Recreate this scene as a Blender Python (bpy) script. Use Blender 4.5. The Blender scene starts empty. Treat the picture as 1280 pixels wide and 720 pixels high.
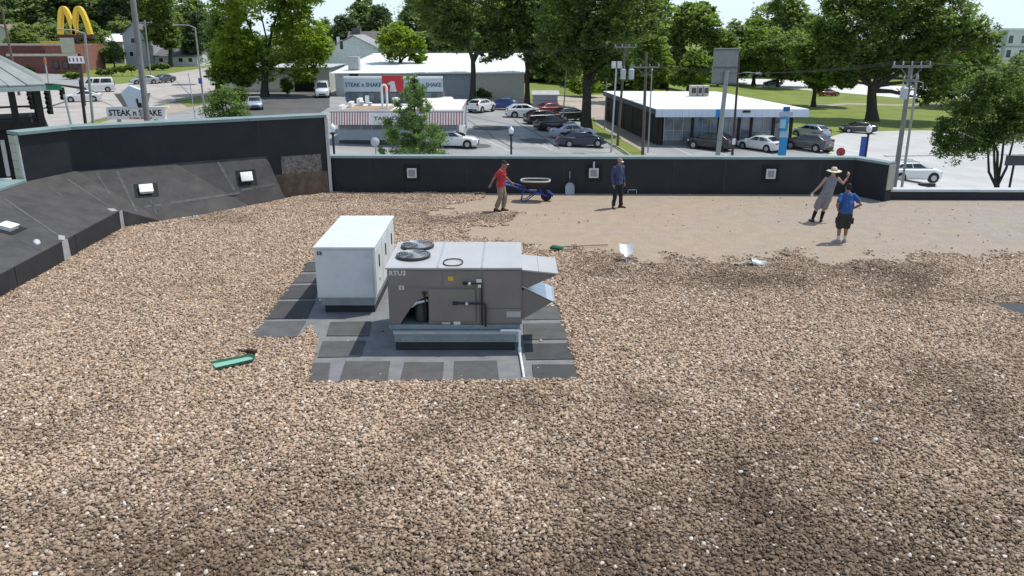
import bpy, bmesh, math, random
import numpy as np
from mathutils import Vector, Matrix, Quaternion, geometry as mgeo

random.seed(11)
rng = np.random.default_rng(11)
SC = bpy.context.scene
COL = SC.collection
R = math.radians

# ------------------------------------------------------------------ camera
CAM_H = 6.0
F = 1000.0
PITCH = math.atan(328.0 / 1000.0)
cam_d = bpy.data.cameras.new('camera')
cam = bpy.data.objects.new('camera', cam_d)
COL.objects.link(cam)
cam.location = (0, 0, CAM_H)
cam.rotation_euler = (math.pi / 2 - PITCH, 0, 0)
cam_d.sensor_fit = 'HORIZONTAL'
cam_d.sensor_width = 36
cam_d.lens = 36 * F / 1280
cam_d.clip_start = 0.1
cam_d.clip_end = 3000
SC.camera = cam

# ------------------------------------------------------------------ sky, sun, exposure
SUN_EL, SUN_AZ = R(64), R(64)            # azimuth clockwise from +Y (away from the camera)
S = Vector((math.sin(SUN_AZ) * math.cos(SUN_EL), math.cos(SUN_AZ) * math.cos(SUN_EL), math.sin(SUN_EL)))
W = bpy.data.worlds.new('World')
SC.world = W
W.use_nodes = True
nt = W.node_tree
bg = nt.nodes['Background']
sky = nt.nodes.new('ShaderNodeTexSky')
sky.sky_type = 'NISHITA'
sky.sun_disc = False
sky.sun_elevation = SUN_EL
sky.sun_rotation = SUN_AZ
sky.air_density = 1.0
sky.dust_density = 0.4
sky.ozone_density = 1.5
# thin summer haze: the sky pales evenly towards the horizon all the way round
wtc = nt.nodes.new('ShaderNodeTexCoord')
wsx = nt.nodes.new('ShaderNodeSeparateXYZ')
nt.links.new(wtc.outputs['Generated'], wsx.inputs[0])
wmr = nt.nodes.new('ShaderNodeMapRange')
wmr.interpolation_type = 'SMOOTHSTEP'
wmr.inputs['From Min'].default_value = 0.0
wmr.inputs['From Max'].default_value = 0.55
wmr.inputs['To Min'].default_value = 0.85
wmr.inputs['To Max'].default_value = 0.25
nt.links.new(wsx.outputs['Z'], wmr.inputs['Value'])
wmx = nt.nodes.new('ShaderNodeMix')
wmx.data_type = 'RGBA'
wmx.inputs['B'].default_value = (5.6, 6.9, 7.9, 1)
nt.links.new(wmr.outputs['Result'], wmx.inputs['Factor'])
nt.links.new(sky.outputs[0], wmx.inputs['A'])
nt.links.new(wmx.outputs['Result'], bg.inputs[0])
bg.inputs[1].default_value = 0.145
sd = bpy.data.lights.new('sun', 'SUN')
sd.energy = 4.0
sd.angle = R(0.53)
sd.color = (1.0, 0.955, 0.88)
so = bpy.data.objects.new('sun', sd)
COL.objects.link(so)
so.rotation_euler = S.to_track_quat('Z', 'Y').to_euler()
SC.view_settings.view_transform = 'Standard'
SC.view_settings.look = 'None'
SC.view_settings.exposure = 0.0
SC.view_settings.gamma = 1.0
SC.view_settings.use_curve_mapping = False
SC.cycles.max_bounces = 6
SC.cycles.transparent_max_bounces = 6

# ------------------------------------------------------------------ where things stand
CP, SP = math.cos(PITCH), math.sin(PITCH)


def ray(u, v):
    r, q = (u - 640) / F, (360 - v) / F
    return Vector((r, CP + q * SP, -SP + q * CP))


def Z(u, v, z=0.0):                       # the point of height z seen at a pixel
    d = ray(u, v)
    return Vector((0, 0, CAM_H)) + d * ((z - CAM_H) / d.z)


def A(u, v, y):                           # the point of depth y seen at a pixel
    d = ray(u, v)
    return Vector((0, 0, CAM_H)) + d * (y / d.y)


KX = [-600, -60, -25, 0, 14, 30, 40, 60, 600]
KZ = [-3.6, -3.7, -3.8, -4.6, -5.4, -5.7, -7.5, -8.3, -8.3]


def zg(x):
    return float(np.interp(x, KX, KZ))


def G(u, v):                              # the point of the ground seen at a pixel
    z = -4.5
    for _ in range(40):
        p = Z(u, v, z)
        z = 0.5 * z + 0.5 * zg(p.x)
    p = Z(u, v, z)
    p.z = zg(p.x)
    return p


# ------------------------------------------------------------------ materials
MATS = {}


def mat(name, col, rough=0.6, metal=0.0, var=0.15, scale=2.0, bump=0.0, bscale=25.0, spec=0.4, col2=None, detail=4, coat=0.0):
    if name in MATS:
        return MATS[name]
    m = bpy.data.materials.new(name)
    m.use_nodes = True
    t = m.node_tree
    b = t.nodes['Principled BSDF']
    b.inputs['Roughness'].default_value = rough
    b.inputs['Metallic'].default_value = metal
    b.inputs['Specular IOR Level'].default_value = spec
    if coat:
        b.inputs['Coat Weight'].default_value = coat
        b.inputs['Coat Roughness'].default_value = 0.08
    tc = t.nodes.new('ShaderNodeTexCoord')
    n = t.nodes.new('ShaderNodeTexNoise')
    n.inputs['Scale'].default_value = scale
    n.inputs['Detail'].default_value = detail
    n.inputs['Roughness'].default_value = 0.65
    t.links.new(tc.outputs['Object'], n.inputs['Vector'])
    mr = t.nodes.new('ShaderNodeMapRange')
    mr.inputs['From Min'].default_value = 0.3
    mr.inputs['From Max'].default_value = 0.7
    t.links.new(n.outputs['Fac'], mr.inputs['Value'])
    mx = t.nodes.new('ShaderNodeMix')
    mx.data_type = 'RGBA'
    c2 = col2 if col2 else tuple(min(1, c * (1 + var)) for c in col)
    c1 = col if col2 else tuple(c * (1 - var) for c in col)
    mx.inputs['A'].default_value = (*c1, 1)
    mx.inputs['B'].default_value = (*c2, 1)
    t.links.new(mr.outputs['Result'], mx.inputs['Factor'])
    t.links.new(mx.outputs['Result'], b.inputs['Base Color'])
    if bump:
        n2 = t.nodes.new('ShaderNodeTexNoise')
        n2.inputs['Scale'].default_value = bscale
        n2.inputs['Detail'].default_value = 5
        t.links.new(tc.outputs['Object'], n2.inputs['Vector'])
        bp = t.nodes.new('ShaderNodeBump')
        bp.inputs['Strength'].default_value = bump
        bp.inputs['Distance'].default_value = 0.02
        t.links.new(n2.outputs['Fac'], bp.inputs['Height'])
        t.links.new(bp.outputs['Normal'], b.inputs['Normal'])
    MATS[name] = m
    return m


def leaf_mat(name, dark, light, trans=0.3):
    if name in MATS:
        return MATS[name]
    m = bpy.data.materials.new(name)
    m.use_nodes = True
    t = m.node_tree
    b = t.nodes['Principled BSDF']
    out = t.nodes['Material Output']
    b.inputs['Roughness'].default_value = 0.5
    b.inputs['Specular IOR Level'].default_value = 0.35
    at = t.nodes.new('ShaderNodeAttribute')
    at.attribute_name = 'tint'
    mx = t.nodes.new('ShaderNodeMix')
    mx.data_type = 'RGBA'
    mx.inputs['A'].default_value = (*dark, 1)
    mx.inputs['B'].default_value = (*light, 1)
    t.links.new(at.outputs['Fac'], mx.inputs['Factor'])
    t.links.new(mx.outputs['Result'], b.inputs['Base Color'])
    tr = t.nodes.new('ShaderNodeBsdfTranslucent')
    g = t.nodes.new('ShaderNodeMix')
    g.data_type = 'RGBA'
    g.blend_type = 'MULTIPLY'
    g.inputs['Factor'].default_value = 1
    g.inputs['B'].default_value = (1.3, 1.5, 0.5, 1)
    t.links.new(mx.outputs['Result'], g.inputs['A'])
    t.links.new(g.outputs['Result'], tr.inputs['Color'])
    ms = t.nodes.new('ShaderNodeMixShader')
    ms.inputs[0].default_value = trans
    t.links.new(b.outputs[0], ms.inputs[1])
    t.links.new(tr.outputs[0], ms.inputs[2])
    t.links.new(ms.outputs[0], out.inputs['Surface'])
    MATS[name] = m
    return m


def glass_mat(name='window_glass', col=(0.02, 0.03, 0.04)):
    if name in MATS:
        return MATS[name]
    m = mat(name, col, rough=0.06, var=0.3, scale=1.2, spec=0.8)
    return m


# ------------------------------------------------------------------ mesh building
class MB:
    def __init__(s):
        s.v, s.f = [], []

    def add(s, vs, fs):
        o = len(s.v)
        s.v += [tuple(p) for p in vs]
        s.f += [tuple(i + o for i in f) for f in fs]
        return s

    def box(s, x0, x1, y0, y1, z0, z1, M=None):
        vs = [Vector((x, y, z)) for z in (z0, z1) for y in (y0, y1) for x in (x0, x1)]
        if M is not None:
            vs = [M @ p for p in vs]
        return s.add(vs, [(0, 2, 3, 1), (4, 5, 7, 6), (0, 1, 5, 4), (2, 6, 7, 3), (0, 4, 6, 2), (1, 3, 7, 5)])

    def prism(s, poly, ext):
        """poly: 3-D points in order, extruded by the vector ext"""
        e = Vector(ext)
        n = len(poly)
        vs = [Vector(p) for p in poly] + [Vector(p) + e for p in poly]
        fs = [tuple(range(n))[::-1], tuple(range(n, 2 * n))]
        for i in range(n):
            j = (i + 1) % n
            fs.append((i, j, n + j, n + i))
        return s.add(vs, fs)

    def quad(s, *p):
        return s.add(p, [tuple(range(len(p)))])

    def tube(s, pts, rad, n=8, cap=True):
        pts = [Vector(p) for p in pts]
        if not hasattr(rad, '__len__'):
            rad = [rad] * len(pts)
        rings = []
        a = None
        for i, p in enumerate(pts):
            d = (pts[min(i + 1, len(pts) - 1)] - pts[max(i - 1, 0)])
            if d.length < 1e-9:
                d = Vector((0, 0, 1))
            d.normalize()
            if a is None:
                a = d.cross(Vector((0, 0, 1)))
                if a.length < 1e-3:
                    a = Vector((1, 0, 0))
            a = (a - d * a.dot(d))
            if a.length < 1e-4:
                a = d.orthogonal()
            a.normalize()
            b = d.cross(a)
            rings.append([p + (a * math.cos(2 * math.pi * k / n) + b * math.sin(2 * math.pi * k / n)) * rad[i] for k in range(n)])
        vs = [q for r in rings for q in r]
        fs = []
        for i in range(len(pts) - 1):
            for k in range(n):
                k2 = (k + 1) % n
                fs.append((i * n + k, i * n + k2, (i + 1) * n + k2, (i + 1) * n + k))
        if cap:
            fs.append(tuple(range(n))[::-1])
            fs.append(tuple((len(pts) - 1) * n + k for k in range(n)))
        return s.add(vs, fs)

    def loft(s, rings, cap=True):
        n = len(rings[0])
        vs = [q for r in rings for q in r]
        fs = []
        for i in range(len(rings) - 1):
            for k in range(n):
                k2 = (k + 1) % n
                fs.append((i * n + k, i * n + k2, (i + 1) * n + k2, (i + 1) * n + k))
        if cap:
            fs.append(tuple(range(n))[::-1])
            fs.append(tuple((len(rings) - 1) * n + k for k in range(n)))
        return s.add(vs, fs)

    def lathe(s, prof, c=(0, 0, 0), n=16, M=None):
        c = Vector(c)
        rings = []
        for r, z in prof:
            ring = [Vector((r * math.cos(2 * math.pi * k / n), r * math.sin(2 * math.pi * k / n), z)) for k in range(n)]
            rings.append([c + (M @ p if M is not None else p) for p in ring])
        return s.loft(rings)

    def ellipsoid(s, c, r, n=12, m=8, M=None):
        c = Vector(c)
        vs = []
        fs = []
        for i in range(m + 1):
            th = math.pi * i / m
            for k in range(n):
                ph = 2 * math.pi * k / n
                p = Vector((r[0] * math.sin(th) * math.cos(ph), r[1] * math.sin(th) * math.sin(ph), r[2] * math.cos(th)))
                vs.append(c + (M @ p if M is not None else p))
        for i in range(m):
            for k in range(n):
                k2 = (k + 1) % n
                fs.append((i * n + k, (i + 1) * n + k, (i + 1) * n + k2, i * n + k2))
        return s.add(vs, fs)

    def mesh(s, name, bevel=0.0, smooth=False, fix=True):
        me = bpy.data.meshes.new(name)
        me.from_pydata(s.v, [], s.f)
        if fix or bevel or smooth:
            bm = bmesh.new()
            bm.from_mesh(me)
            bmesh.ops.remove_doubles(bm, verts=bm.verts, dist=1e-5)
            bmesh.ops.recalc_face_normals(bm, faces=bm.faces)
            if bevel:
                es = [e for e in bm.edges if len(e.link_faces) == 2 and e.calc_face_angle(0) > 0.5]
                bmesh.ops.bevel(bm, geom=es, offset=bevel, segments=2, profile=0.5, affect='EDGES', clamp_overlap=True)
            if smooth:
                for f in bm.faces:
                    f.smooth = True
                for e in bm.edges:
                    if len(e.link_faces) == 2 and e.calc_face_angle(0) > 0.7:
                        e.smooth = False
            bm.to_mesh(me)
            bm.free()
        return me

    def build(s, name, material, parent=None, bevel=0.0, smooth=False, world=False):
        me = s.mesh(name, bevel, smooth)
        if world and parent is not None:
            l = parent.location
            me.transform(Matrix.Translation(-l))
        o = bpy.data.objects.new(name, me)
        COL.objects.link(o)
        if material is not None:
            me.materials.append(material)
        if parent is not None:
            o.parent = parent
        return o


def tag(o, label=None, cat=None, group=None, kind=None):
    if label:
        o['label'] = label
    if cat:
        o['category'] = cat
    if group:
        o['group'] = group
    if kind:
        o['kind'] = kind
    return o


def thing(name, label, cat, loc=(0, 0, 0), rotz=0.0, group=None):
    o = bpy.data.objects.new(name, None)
    o.empty_display_size = 0.2
    COL.objects.link(o)
    o.location = loc
    o.rotation_euler = (0, 0, rotz)
    return tag(o, label, cat, group)


def kids(o):
    return [c for c in COL.objects if c.parent == o]


CHILD = {}


def copy_tree(o, parent=None):
    c = o.copy()
    COL.objects.link(c)
    if parent is not None:
        c.parent = parent
    for ch in list(o.children):
        copy_tree(ch, c)
    return c


def lettering(name, txt, size, material, parent, M, extr=0.004, align='CENTER', sx=1.0):
    cu = bpy.data.curves.new(name, 'FONT')
    cu.body = txt
    cu.size = size
    cu.extrude = extr
    cu.offset = size * 0.026
    cu.resolution_u = 2
    cu.align_x = align
    cu.align_y = 'CENTER'
    tmp = bpy.data.objects.new(name, cu)
    COL.objects.link(tmp)
    dg = bpy.context.evaluated_depsgraph_get()
    me = bpy.data.meshes.new_from_object(tmp.evaluated_get(dg))
    bpy.data.objects.remove(tmp)
    me.transform(M @ Matrix.Diagonal((sx, 1, 1, 1)))
    me.materials.clear()
    me.materials.append(material)
    o = bpy.data.objects.new(name, me)
    COL.objects.link(o)
    o.parent = parent
    return o


def face_cam(x, y, z):                    # text standing up and facing -Y
    return Matrix.Translation((x, y, z)) @ Matrix.Rotation(math.pi / 2, 4, 'X')


M_white = mat('white_paint', (0.78, 0.79, 0.80), 0.45, var=0.04, scale=3)
M_black = mat('black_metal', (0.02, 0.02, 0.022), 0.5, var=0.2)
M_rubber = mat('black_rubber', (0.018, 0.018, 0.018), 0.8, var=0.2)
M_galv = mat('galvanised_steel', (0.42, 0.45, 0.48), 0.45, metal=0.4, var=0.12, scale=6)
M_pole = mat('grey_pole_steel', (0.30, 0.30, 0.30), 0.6, var=0.15, scale=2)
M_wood = mat('weathered_pole_wood', (0.13, 0.105, 0.085), 0.9, var=0.25, scale=5)
M_bark = mat('bark', (0.055, 0.043, 0.034), 0.95, var=0.35, scale=4, bump=0.6, bscale=8)
M_glass = glass_mat()

# ================================================================== the roof we look down on
def roof_deck():
    m = bpy.data.materials.new('dusty_roof_membrane')
    m.use_nodes = True
    t = m.node_tree
    b = t.nodes['Principled BSDF']
    b.inputs['Roughness'].default_value = 0.9
    b.inputs['Specular IOR Level'].default_value = 0.2
    tc = t.nodes.new('ShaderNodeTexCoord')
    sx = t.nodes.new('ShaderNodeSeparateXYZ')
    t.links.new(tc.outputs['Object'], sx.inputs[0])
    n1 = t.nodes.new('ShaderNodeTexNoise'); n1.inputs['Scale'].default_value = 0.45; n1.inputs['Detail'].default_value = 5
    n2 = t.nodes.new('ShaderNodeTexNoise'); n2.inputs['Scale'].default_value = 14; n2.inputs['Detail'].default_value = 6; n2.inputs['Roughness'].default_value = 0.75
    n3 = t.nodes.new('ShaderNodeTexNoise'); n3.inputs['Scale'].default_value = 2.2; n3.inputs['Detail'].default_value = 8; n3.inputs['Roughness'].default_value = 0.7
    for n in (n1, n2, n3):
        t.links.new(tc.outputs['Object'], n.inputs['Vector'])
    # dried mud (tan) against scraped membrane (grey): patches of dirt, more of it on the left
    ma = t.nodes.new('ShaderNodeMath'); ma.operation = 'MULTIPLY_ADD'; ma.inputs[1].default_value = -0.035; ma.inputs[2].default_value = 0.42
    t.links.new(sx.outputs['X'], ma.inputs[0])
    ad = t.nodes.new('ShaderNodeMath'); ad.operation = 'ADD'
    t.links.new(ma.outputs[0], ad.inputs[0]); t.links.new(n1.outputs['Fac'], ad.inputs[1])
    ad2 = t.nodes.new('ShaderNodeMath'); ad2.operation = 'MULTIPLY_ADD'; ad2.inputs[1].default_value = 0.5
    t.links.new(n3.outputs['Fac'], ad2.inputs[0]); t.links.new(ad.outputs[0], ad2.inputs[2])
    mr = t.nodes.new('ShaderNodeMapRange'); mr.inputs['From Min'].default_value = 0.55; mr.inputs['From Max'].default_value = 1.05
    t.links.new(ad2.outputs[0], mr.inputs['Value'])
    mx = t.nodes.new('ShaderNodeMix'); mx.data_type = 'RGBA'
    mx.inputs['A'].default_value = (0.35, 0.302, 0.262, 1)
    mx.inputs['B'].default_value = (0.378, 0.298, 0.222, 1)
    t.links.new(mr.outputs['Result'], mx.inputs['Factor'])
    m2 = t.nodes.new('ShaderNodeMix'); m2.data_type = 'RGBA'; m2.blend_type = 'MULTIPLY'
    m2.inputs['Factor'].default_value = 0.75
    cr = t.nodes.new('ShaderNodeValToRGB')
    cr.color_ramp.elements[0].position = 0.3; cr.color_ramp.elements[0].color = (0.6, 0.58, 0.55, 1)
    cr.color_ramp.elements[1].position = 0.55; cr.color_ramp.elements[1].color = (1, 1, 1, 1)
    t.links.new(n2.outputs['Fac'], cr.inputs[0])
    t.links.new(mx.outputs['Result'], m2.inputs['A']); t.links.new(cr.outputs[0], m2.inputs['B'])
    m3 = t.nodes.new('ShaderNodeMix'); m3.data_type = 'RGBA'; m3.blend_type = 'MULTIPLY'; m3.inputs['Factor'].default_value = 0.45
    cr3 = t.nodes.new('ShaderNodeValToRGB')
    cr3.color_ramp.elements[0].position = 0.32; cr3.color_ramp.elements[0].color = (0.72, 0.70, 0.67, 1)
    cr3.color_ramp.elements[1].position = 0.62; cr3.color_ramp.elements[1].color = (1.1, 1.1, 1.1, 1)
    t.links.new(n3.outputs['Fac'], cr3.inputs[0])
    t.links.new(m2.outputs['Result'], m3.inputs['A']); t.links.new(cr3.outputs[0], m3.inputs['B'])
    t.links.new(m3.outputs['Result'], b.inputs['Base Color'])
    bp = t.nodes.new('ShaderNodeBump'); bp.inputs['Strength'].default_value = 0.35; bp.inputs['Distance'].default_value = 0.02
    t.links.new(n2.outputs['Fac'], bp.inputs['Height']); t.links.new(bp.outputs['Normal'], b.inputs['Normal'])
    mb = MB()
    # outline of the deck: the left edge runs along the parapet, the rear edge along the rear wall
    out = [(-11.15, -6), (30, -6), (30, 28.60), (13.4, 28.60), (12.7, 29.6), (-6.9, 29.95), (-14.0, 26.3), (-12.3, 24.4)]
    mb.prism([(x, y, -0.35) for x, y in out], (0, 0, 0.35))
    o = mb.build('roof', m)
    tag(o, 'dusty flat roof deck scraped bare of gravel at its far right side', kind='structure')
    wb = MB()
    wb.prism([(x * 0.995, y * 0.997, -9.5) for x, y in out], (0, 0, 9.1))
    w = wb.build('building_wall', mat('pale_siding_wall', (0.45, 0.42, 0.37), 0.8))
    tag(w, 'pale outer wall below the gravel roof', kind='structure')


roof_deck()

# bare area scraped free of gravel (world x, y), from its lobes at the left round to the right edge
BARE = [tuple(Z(u, v)[:2]) for u, v in [
    (612, 236), (596, 249), (565, 258), (528, 266), (532, 274), (600, 271), (628, 270), (650, 268), (640, 278), (600, 282), (572, 288), (578, 298), (640, 304),
    (668, 313), (700, 318), (745, 321), (772, 320), (806, 332), (850, 322), (900, 331), (952, 331), (985, 318), (1010, 321), (1055, 337),
    (1100, 325), (1135, 333), (1150, 322), (1200, 319), (1240, 325), (1290, 321), (1500, 330), (1700, 240), (1100, 230)]]
PADSHEET = []      # outlines free of gravel, filled below


def in_poly(x, y, poly):
    x = np.asarray(x); y = np.asarray(y)
    ins = np.zeros(x.shape, bool)
    n = len(poly)
    for i in range(n):
        x1, y1 = poly[i]; x2, y2 = poly[(i + 1) % n]
        c = ((y1 > y) != (y2 > y))
        with np.errstate(divide='ignore', invalid='ignore'):
            xi = (x2 - x1) * (y - y1) / (y2 - y1 + 1e-12) + x1
        ins ^= (c & (x < xi))
    return ins


# ------------------------------------------------------------------ low dark rear parapet
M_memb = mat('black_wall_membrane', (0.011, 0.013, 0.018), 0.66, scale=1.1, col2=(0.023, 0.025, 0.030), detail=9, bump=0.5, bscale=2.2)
M_slope = mat('grey_slope_membrane', (0.066, 0.062, 0.061), 0.85, var=0.3, scale=1.6, bump=0.2, bscale=5)
M_coping = mat('teal_grey_coping_metal', (0.20, 0.275, 0.275), 0.75, var=0.12, scale=1.5)
M_copw = mat('pale_grey_coping_metal', (0.50, 0.53, 0.54), 0.5, var=0.1, scale=2)
M_trim = mat('pale_corner_trim', (0.46, 0.47, 0.46), 0.6, var=0.12, scale=3)


def offset_line(pts, d):
    """pts: 2-D open polyline; moved d to its left"""
    out = []
    for i, p in enumerate(pts):
        a = Vector(pts[max(i - 1, 0)]); b = Vector(pts[min(i + 1, len(pts) - 1)])
        p = Vector(p)
        n = Vector((0, 0))
        if i > 0:
            t = (p - a).normalized(); n += Vector((-t.y, t.x))
        if i < len(pts) - 1:
            t = (b - p).normalized(); n += Vector((-t.y, t.x))
        n.normalize()
        t = ((b - p) if i < len(pts) - 1 else (p - a)).normalized()
        k = max(0.4, n.dot(Vector((-t.y, t.x))))
        out.append(p + n * (d / k))
    return out


def wall_run(pts, thick, z0, z1):
    mb = MB()
    o = offset_line(pts, thick)
    poly = [(p[0], p[1], z0) for p in pts] + [(p.x, p.y, z0) for p in reversed(o)]
    mb.prism(poly, (0, 0, z1 - z0))
    return mb


def coping_pieces(pts, thick, z, h, over, material, parent, step=2.6, name='coping_section'):
    """metal caps laid end to end along the wall top, each a part of its own"""
    inner = offset_line(pts, -over); outer = offset_line(pts, thick + over)
    for i in range(len(pts) - 1):
        a0, a1, b0, b1 = inner[i], inner[i + 1], outer[i], outer[i + 1]
        L = (Vector(pts[i + 1]) - Vector(pts[i])).length
        n = max(1, round(L / step))
        for k in range(n):
            g = 0.004 / L
            s0, s1 = k / n + (g if k else 0), (k + 1) / n - (g if k < n - 1 else 0)
            q = [a0.lerp(a1, s0), a0.lerp(a1, s1), b0.lerp(b1, s1), b0.lerp(b1, s0)]
            mb = MB()
            dz = random.uniform(-0.003, 0.003)
            mb.prism([(p.x, p.y, z + dz) for p in q], (0, 0, h))
            mb.build(name, material, parent, bevel=0.006, world=True)


rear_pts = [(-6.92, 29.86), (12.63, 29.47), (13.34, 28.24)]
rear = thing('parapet_wall', 'long low black membrane parapet along the rear roof edge with grey metal coping', 'wall', (3, 29.8, 0))
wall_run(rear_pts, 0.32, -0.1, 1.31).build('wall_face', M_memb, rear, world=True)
coping_pieces(rear_pts, 0.32, 1.31, 0.09, 0.05, mat('blue_grey_coping_metal', (0.215, 0.285, 0.29), 0.75, var=0.1, scale=1.5), rear)
# pale end cap of the bent right end
eb = MB()
eb.prism([(13.345, 28.235, 0.42), (13.64, 28.40, 0.42), (13.64, 28.40, 1.305), (13.345, 28.235, 1.305)], (0.02, -0.035, 0))
eb.build('end_cap', mat('pale_stucco_end', (0.40, 0.38, 0.34), 0.85), rear, world=True)
# membrane lap seams on the wall face
M_lap = mat('sealed_membrane_lap', (0.014, 0.016, 0.020), 0.6, scale=6, col2=(0.027, 0.028, 0.032), detail=6)
for u in (462, 584, 705, 842, 905, 1022):
    p = A(u, 215, 29.7)
    y = 29.86 - (p.x + 6.92) * 0.01995 - 0.004
    sb = MB(); sb.box(p.x - 0.05, p.x + 0.05, y - 0.004, y + 0.004, 0.02, 1.30)
    sb.build('membrane_lap', M_lap, rear, world=True)

lowp = [(13.36, 28.55), (34, 28.30)]
low = thing('parapet_wall', 'knee high black roof edge with white coping at the right beside the road', 'wall', (20, 28.5, 0))
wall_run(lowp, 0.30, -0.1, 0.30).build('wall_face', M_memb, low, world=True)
coping_pieces(lowp, 0.34, 0.30, 0.09, 0.04, M_copw, low, step=3.2)

# ------------------------------------------------------------------ tall left parapet with a sloping skirt
E_, B_, C_ = (-6.80, 29.74), (-14.19, 26.04), (-15.10, 24.66)
tall = thing('parapet_wall', 'tall black parapet bending round the left rear roof corner with teal coping', 'wall', (-10.5, 27.9, 0))
tall_pts = [C_, B_, E_]
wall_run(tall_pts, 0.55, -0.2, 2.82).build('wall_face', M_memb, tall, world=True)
coping_pieces(tall_pts, 0.55, 2.82, 0.10, 0.09, M_coping, tall, step=2.4)
# grey corner trim at the right end
tb = MB()
d = (Vector(E_) - Vector(B_)).normalized(); nn = Vector((-d.y, d.x))
e2 = Vector(E_) + d * 0.012
tb.prism([(e2.x, e2.y, 1.40), (e2.x + nn.x * 0.55, e2.y + nn.y * 0.55, 1.40), (e2.x + nn.x * 0.55, e2.y + nn.y * 0.55, 2.81), (e2.x, e2.y, 2.81)], (d.x * 0.05, d.y * 0.05, 0))
tb.box(e2.x - 0.06, e2.x + 0.05, e2.y - 0.075, e2.y - 0.03, 0.02, 2.81)
tb.build('corner_trim', M_trim, tall, world=True)
# weathered flashing under the black membrane at the right end
M_stain = mat('mud_stained_flashing', (0.075, 0.055, 0.042), 0.9, scale=4, col2=(0.19, 0.14, 0.10), detail=8)
M_speck = mat('flaking_flashing', (0.05, 0.04, 0.033), 0.9, scale=11, col2=(0.30, 0.28, 0.26), detail=8)


def on_tall(s, z, off):
    """a point on the front face of the tall wall, s metres left of its right end"""
    p = Vector(E_) - d * s - nn * off
    return (p.x, p.y, z)


for s_l, w_l in ((2.4, .06), (4.15, .05), (5.9, .07), (7.5, .05)):
    fb = MB(); fb.prism([on_tall(s_l, 1.45, 0.0), on_tall(s_l + w_l, 1.45, 0.0), on_tall(s_l + w_l, 2.80, 0.0), on_tall(s_l, 2.80, 0.0)], (-nn.x * 0.006, -nn.y * 0.006, 0))
    fb.build('membrane_lap', M_lap, tall, world=True)
fb = MB(); fb.prism([on_tall(0.1, 0.0, 0.0), on_tall(2.0, 0.0, 0.0), on_tall(2.0, 0.86, 0.0), on_tall(0.1, 0.86, 0.0)], (-nn.x * -0.0 - nn.x * 0.03, -nn.y * 0.03, 0))
fb.build('stained_flashing', M_stain, tall, world=True)
fb = MB(); fb.prism([on_tall(0.3, 0.865, 0.0), on_tall(1.75, 0.865, 0.0), on_tall(1.75, 1.50, 0.0), on_tall(0.3, 1.50, 0.0)], (-nn.x * 0.022, -nn.y * 0.022, 0))
fb.build('flaking_flashing', M_speck, tall, world=True)
# pale siding boards and white trim on the near end of the tall wall
dc = (Vector(B_) - Vector(C_)).normalized(); nc = Vector((-dc.y, dc.x))
M_siding = mat('beige_siding', (0.42, 0.40, 0.36), 0.7, var=0.08)
c0 = Vector(C_) - dc * 0.004
for k in range(10):
    z0 = 0.2 + k * 0.26
    sb = MB()
    a, b2 = c0 + nc * 0.10, c0 + nc * 0.55
    sb.prism([(a.x, a.y, z0), (b2.x, b2.y, z0), (b2.x, b2.y, z0 + 0.25), (a.x, a.y, z0 + 0.25)], (-dc.x * (0.02 + 0.004 * (k % 2)), -dc.y * 0.022, 0))
    sb.build('siding_board', M_siding, tall, world=True)
sb = MB()
a, b2 = c0 - nc * 0.02, c0 + nc * 0.10
sb.prism([(a.x, a.y, 1.3), (b2.x, b2.y, 1.3), (b2.x, b2.y, 2.81), (a.x, a.y, 2.81)], (-dc.x * 0.045, -dc.y * 0.045, 0))
sb.build('corner_trim', M_trim, tall, world=True)

# the sloping skirt: facets over the left kerb and up to the tall wall
cn, cf = Vector((-11.15, 3.0, 0.50)), Vector((-12.14, 24.3, 0.57))
tn, tf = Vector((-14.35, 3.0, 1.42)), Vector((-15.02, 24.5, 1.42))
bend = Vector((-14.2, 26.0, 1.50))
f = [Z(u, v) for u, v in ((204, 277), (262, 268), (312, 258), (357, 249.5))]
t1 = Vector((-8.80, 28.70, 1.56))
mid = Vector((-11.55, 27.33, 1.53))
SK_TRIS = [(cn, cf, tf), (cn, tf, tn), (cf, bend, tf), (cf, f[0], bend), (f[0], mid, bend), (f[0], f[1], mid), (f[1], f[2], mid), (f[2], t1, mid), (f[2], f[3], t1)]
skirt = thing('roof_skirt', 'sloping dark grey membrane skirt rising from the gravel to the left parapet', 'roof skirt', (-12.5, 20, 0))
facets = [list(t) for t in SK_TRIS]
sk = MB()
for fc in facets:
    sk.prism(fc, (0, 0, -0.02))
# body below the facets
sk.prism([cn + Vector((0.01, 0, 0)), cf + Vector((0.01, 0, 0)), Vector((-12.13, 24.3, -0.02)), Vector((-11.14, 3, -0.02))], (-0.3, 0, 0))
kf = Vector((f[0].x, f[0].y, -0.02))
sk.quad(cf, Vector((-12.13, 24.3, -0.02)), kf)
sk.quad(t1, f[3], Vector((-8.95, 28.72, -0.02)))
sk.build('skirt_membrane', M_slope, skirt, world=True)
# the darker kerb face below the left slope
kb = MB()
n_k = 7
for k in range(n_k):
    p0 = cn.lerp(cf, k / n_k + (0.0006 if k else 0)); p1 = cn.lerp(cf, (k + 1) / n_k - 0.0006)
    q = MB()
    q.prism([(p0.x + 0.012, p0.y, 0), (p1.x + 0.012, p1.y, 0), (p1.x + 0.012, p1.y, p1.z - 0.01), (p0.x + 0.012, p0.y, p0.z - 0.01)], (0.015, 0, 0))
    q.build('kerb_membrane', mat('black_kerb_membrane', (0.028, 0.028, 0.03), 0.75, var=0.25, scale=1.5), skirt, world=True)
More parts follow.
